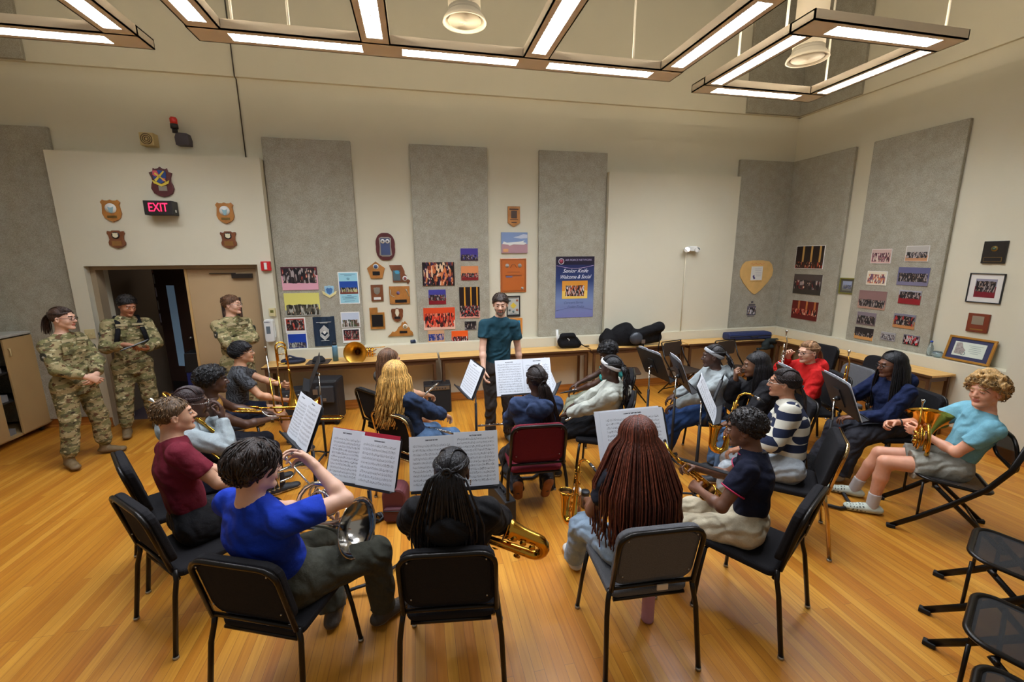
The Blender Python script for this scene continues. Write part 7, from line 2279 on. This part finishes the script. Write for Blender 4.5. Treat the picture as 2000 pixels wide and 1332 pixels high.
woodwind('clarinet', 'dark clarinet with silver keys on the lap of the bowed boy', 'clarinet', (1.6, 4.5, .65), (2.0, 4.6, .66), .012, BLKP, grp='clarinets', bellr=.03, mp=True)
woodwind('clarinet', 'black clarinet with silver keys upright before the girl in the light grey hoodie', 'clarinet', (2.9, 3.55, .98), (2.8, 3.62, .5), .017, BLKP, grp='clarinets', bellr=.036, mp=True)
saxophone('tenor saxophone lying across the lap of the girl in the black hoodie', (-.03, 2.24, .76), (.25, -.25, .9), (-.93, .3, .24), .92, ln=.64)
saxophone('alto saxophone in the lap of the boy in the navy polo shirt', (1.64, 2.36, .86), (-.2, -.95, -.3), (-.75, -.05, .65), .88)
saxophone('saxophone held in front of the girl in the striped sweater', (2.62, 3.0, .98), (-.6, .6, .1), (.1, .1, 1), .85)
saxophone('saxophone partly hidden left of the girl with auburn braids', (.98, 2.45, .84), (-.25, .8, 0), (.1, 0, 1), .75)
trumpet('silver trumpet held upright by the girl in red', (4.06, 4.02, 1.0), (.05, .1, -1), (-.5, -.6, .1), SILV)
trumpet('brass trumpet held upright in front of the girl in navy with long braids', (4.17, 3.36, .9), (.04, .06, -1), (-.8, -.6, 0), BRASS)
french_horn('gold french horn upright on the lap of the blond boy', (3.97, 2.5, .74), (.5, .36, .78), (-.6, -.5, .6), BRASS, .16, lead=((-.03, -.06, .07), (-.04, .13, .22)))
tag(blob('green_cloth', [((4.2, 2.6, .8), (4.26, 2.58, .86), .05, .03), ((4.26, 2.62, .74), (4.32, 2.6, .78), .06, .04), ((4.2, 2.66, .74), (4.22, 2.66, .8), .04, .03)], mat('cloth_sage', (128, 148, 84), .8), wr=.008), 'crumpled sage green cloth tucked in the bell of the french horn', 'cloth')
# tablet, backpack straps, watches
P_ = P['tab']
r = bpy.data.objects.new('tablet', None)
COL.objects.link(r)
r.matrix_world = frameT(tuple(P_['lw'](A(-.02, .36, 1.19))), dir_('tab', (-.9, .3, .35)), (0, 0, 1))
tag(r, 'thin black tablet held open by the soldier with the backpack', 'tablet')
obj('case_back', G().box(-.09, .09, -.13, .13, -.006, .004), BLKP, r, bevel=.003)
obj('screen', G().box(-.08, .08, -.12, .12, .004, .006), mat('tablet_screen', (170, 176, 180), .2), r)
def straps(p):
    q = P[p]
    rr = q['r']
    g = G()
    for sd in (1, -1):
        s0 = q['NK']+q['sx']*sd*.1
        g.tube([s0-q['up']*.05-q['fr']*.12, s0-q['fr']*.02+q['up']*.015, s0+q['fr']*.08-q['up']*.06, s0+q['sx']*sd*.02+q['fr']*.145-q['up']*.16, s0+q['sx']*sd*.04+q['fr']*.15-q['up']*.27, s0+q['sx']*sd*.08+q['fr']*.06-q['up']*.38], .025, 8, flat=.35, hint=tuple(q['fr']))
    r = root('backpack', 'black backpack worn by the soldier with the tablet', 'backpack', (0, 0, 0))
    r.matrix_world = M4.Translation((q['at'][0], q['at'][1], 0)) @ M4.Rotation(RD(q['h']), 4, 'Z')
    obj('shoulder_strap', g, BAGB, r)
    c = q['CH']-q['fr']*.24
    T = M4((( *q['sx'][:1], q['fr'][0], q['up'][0], c[0]), (q['sx'][1], q['fr'][1], q['up'][1], c[1]), (q['sx'][2], q['fr'][2], q['up'][2], c[2]), (0, 0, 0, 1)))
    obj('pack_body', G(T).prism(rrect(-.14, .14, -.24, .16, .07), -.08, .08), BAGB, r, bevel=.03)
straps('tab')
def band(p, w, e, m, rad=.031, name='wrist_band'):
    q = P[p]
    W0, E0 = q[w], q[e]
    u = nrm(E0-W0)
    x, y, _ = basis(u)
    c = W0+u*.025
    obj(name, G().tube([c+np.array(x*cos(t*pi/8)+y*sin(t*pi/8))*rad*q['s'] for t in range(16)], .008, 6, closed=True, flat=.5), m, q['r'])
band('asian', 'WL', 'EL', BLKP, name='watch')
band('boyR', 'WR', 'ER', BLKP, name='watch')
band('boyR', 'WL', 'EL', BLKP, name='watch')
band('g19', 'WR', 'ER', mat('scrunchie_blue', (30, 36, 90), .8), .044, 'scrunchie')
# saxophone strap of the boy in the polo, necklace cord, scrunchie on the sax girl
q = P['polo']
a_, b_ = q['NK']+q['up']*.02-q['fr']*.02, q['wl']((1.68, 2.4, .84))
obj('neck_strap', G().tube([tuple(q['NK']-q['fr']*.075+q['up']*.02), tuple(q['NK']+q['sx']*-.075+q['up']*.01), tuple(q['CH']+q['fr']*.13-q['sx']*.04), tuple(b_)], .013, 8, flat=.3), BLKP, q['r'])
q = P['maroon']
obj('necklace', G().tube([tuple(q['NK']+q['up']*.0-q['fr']*.066*cos(RD(t))+q['sx']*.066*sin(RD(t))-q['up']*.02*(1-cos(RD(t)))) for t in range(0, 360, 20)], .0028, 5, closed=True), BLKP, q['r'])
q = P['centre']
obj('earring', G().tube([tuple(q['hp'](.09, .0+.012*cos(RD(t)), -.05+.014*sin(RD(t)))) for t in range(0, 360, 30)], .0016, 5, closed=True), SILV, q['r'])

band('centre', 'WL', 'EL', mat('scrunchie_pink', (190, 60, 140), .8), .045, 'scrunchie')
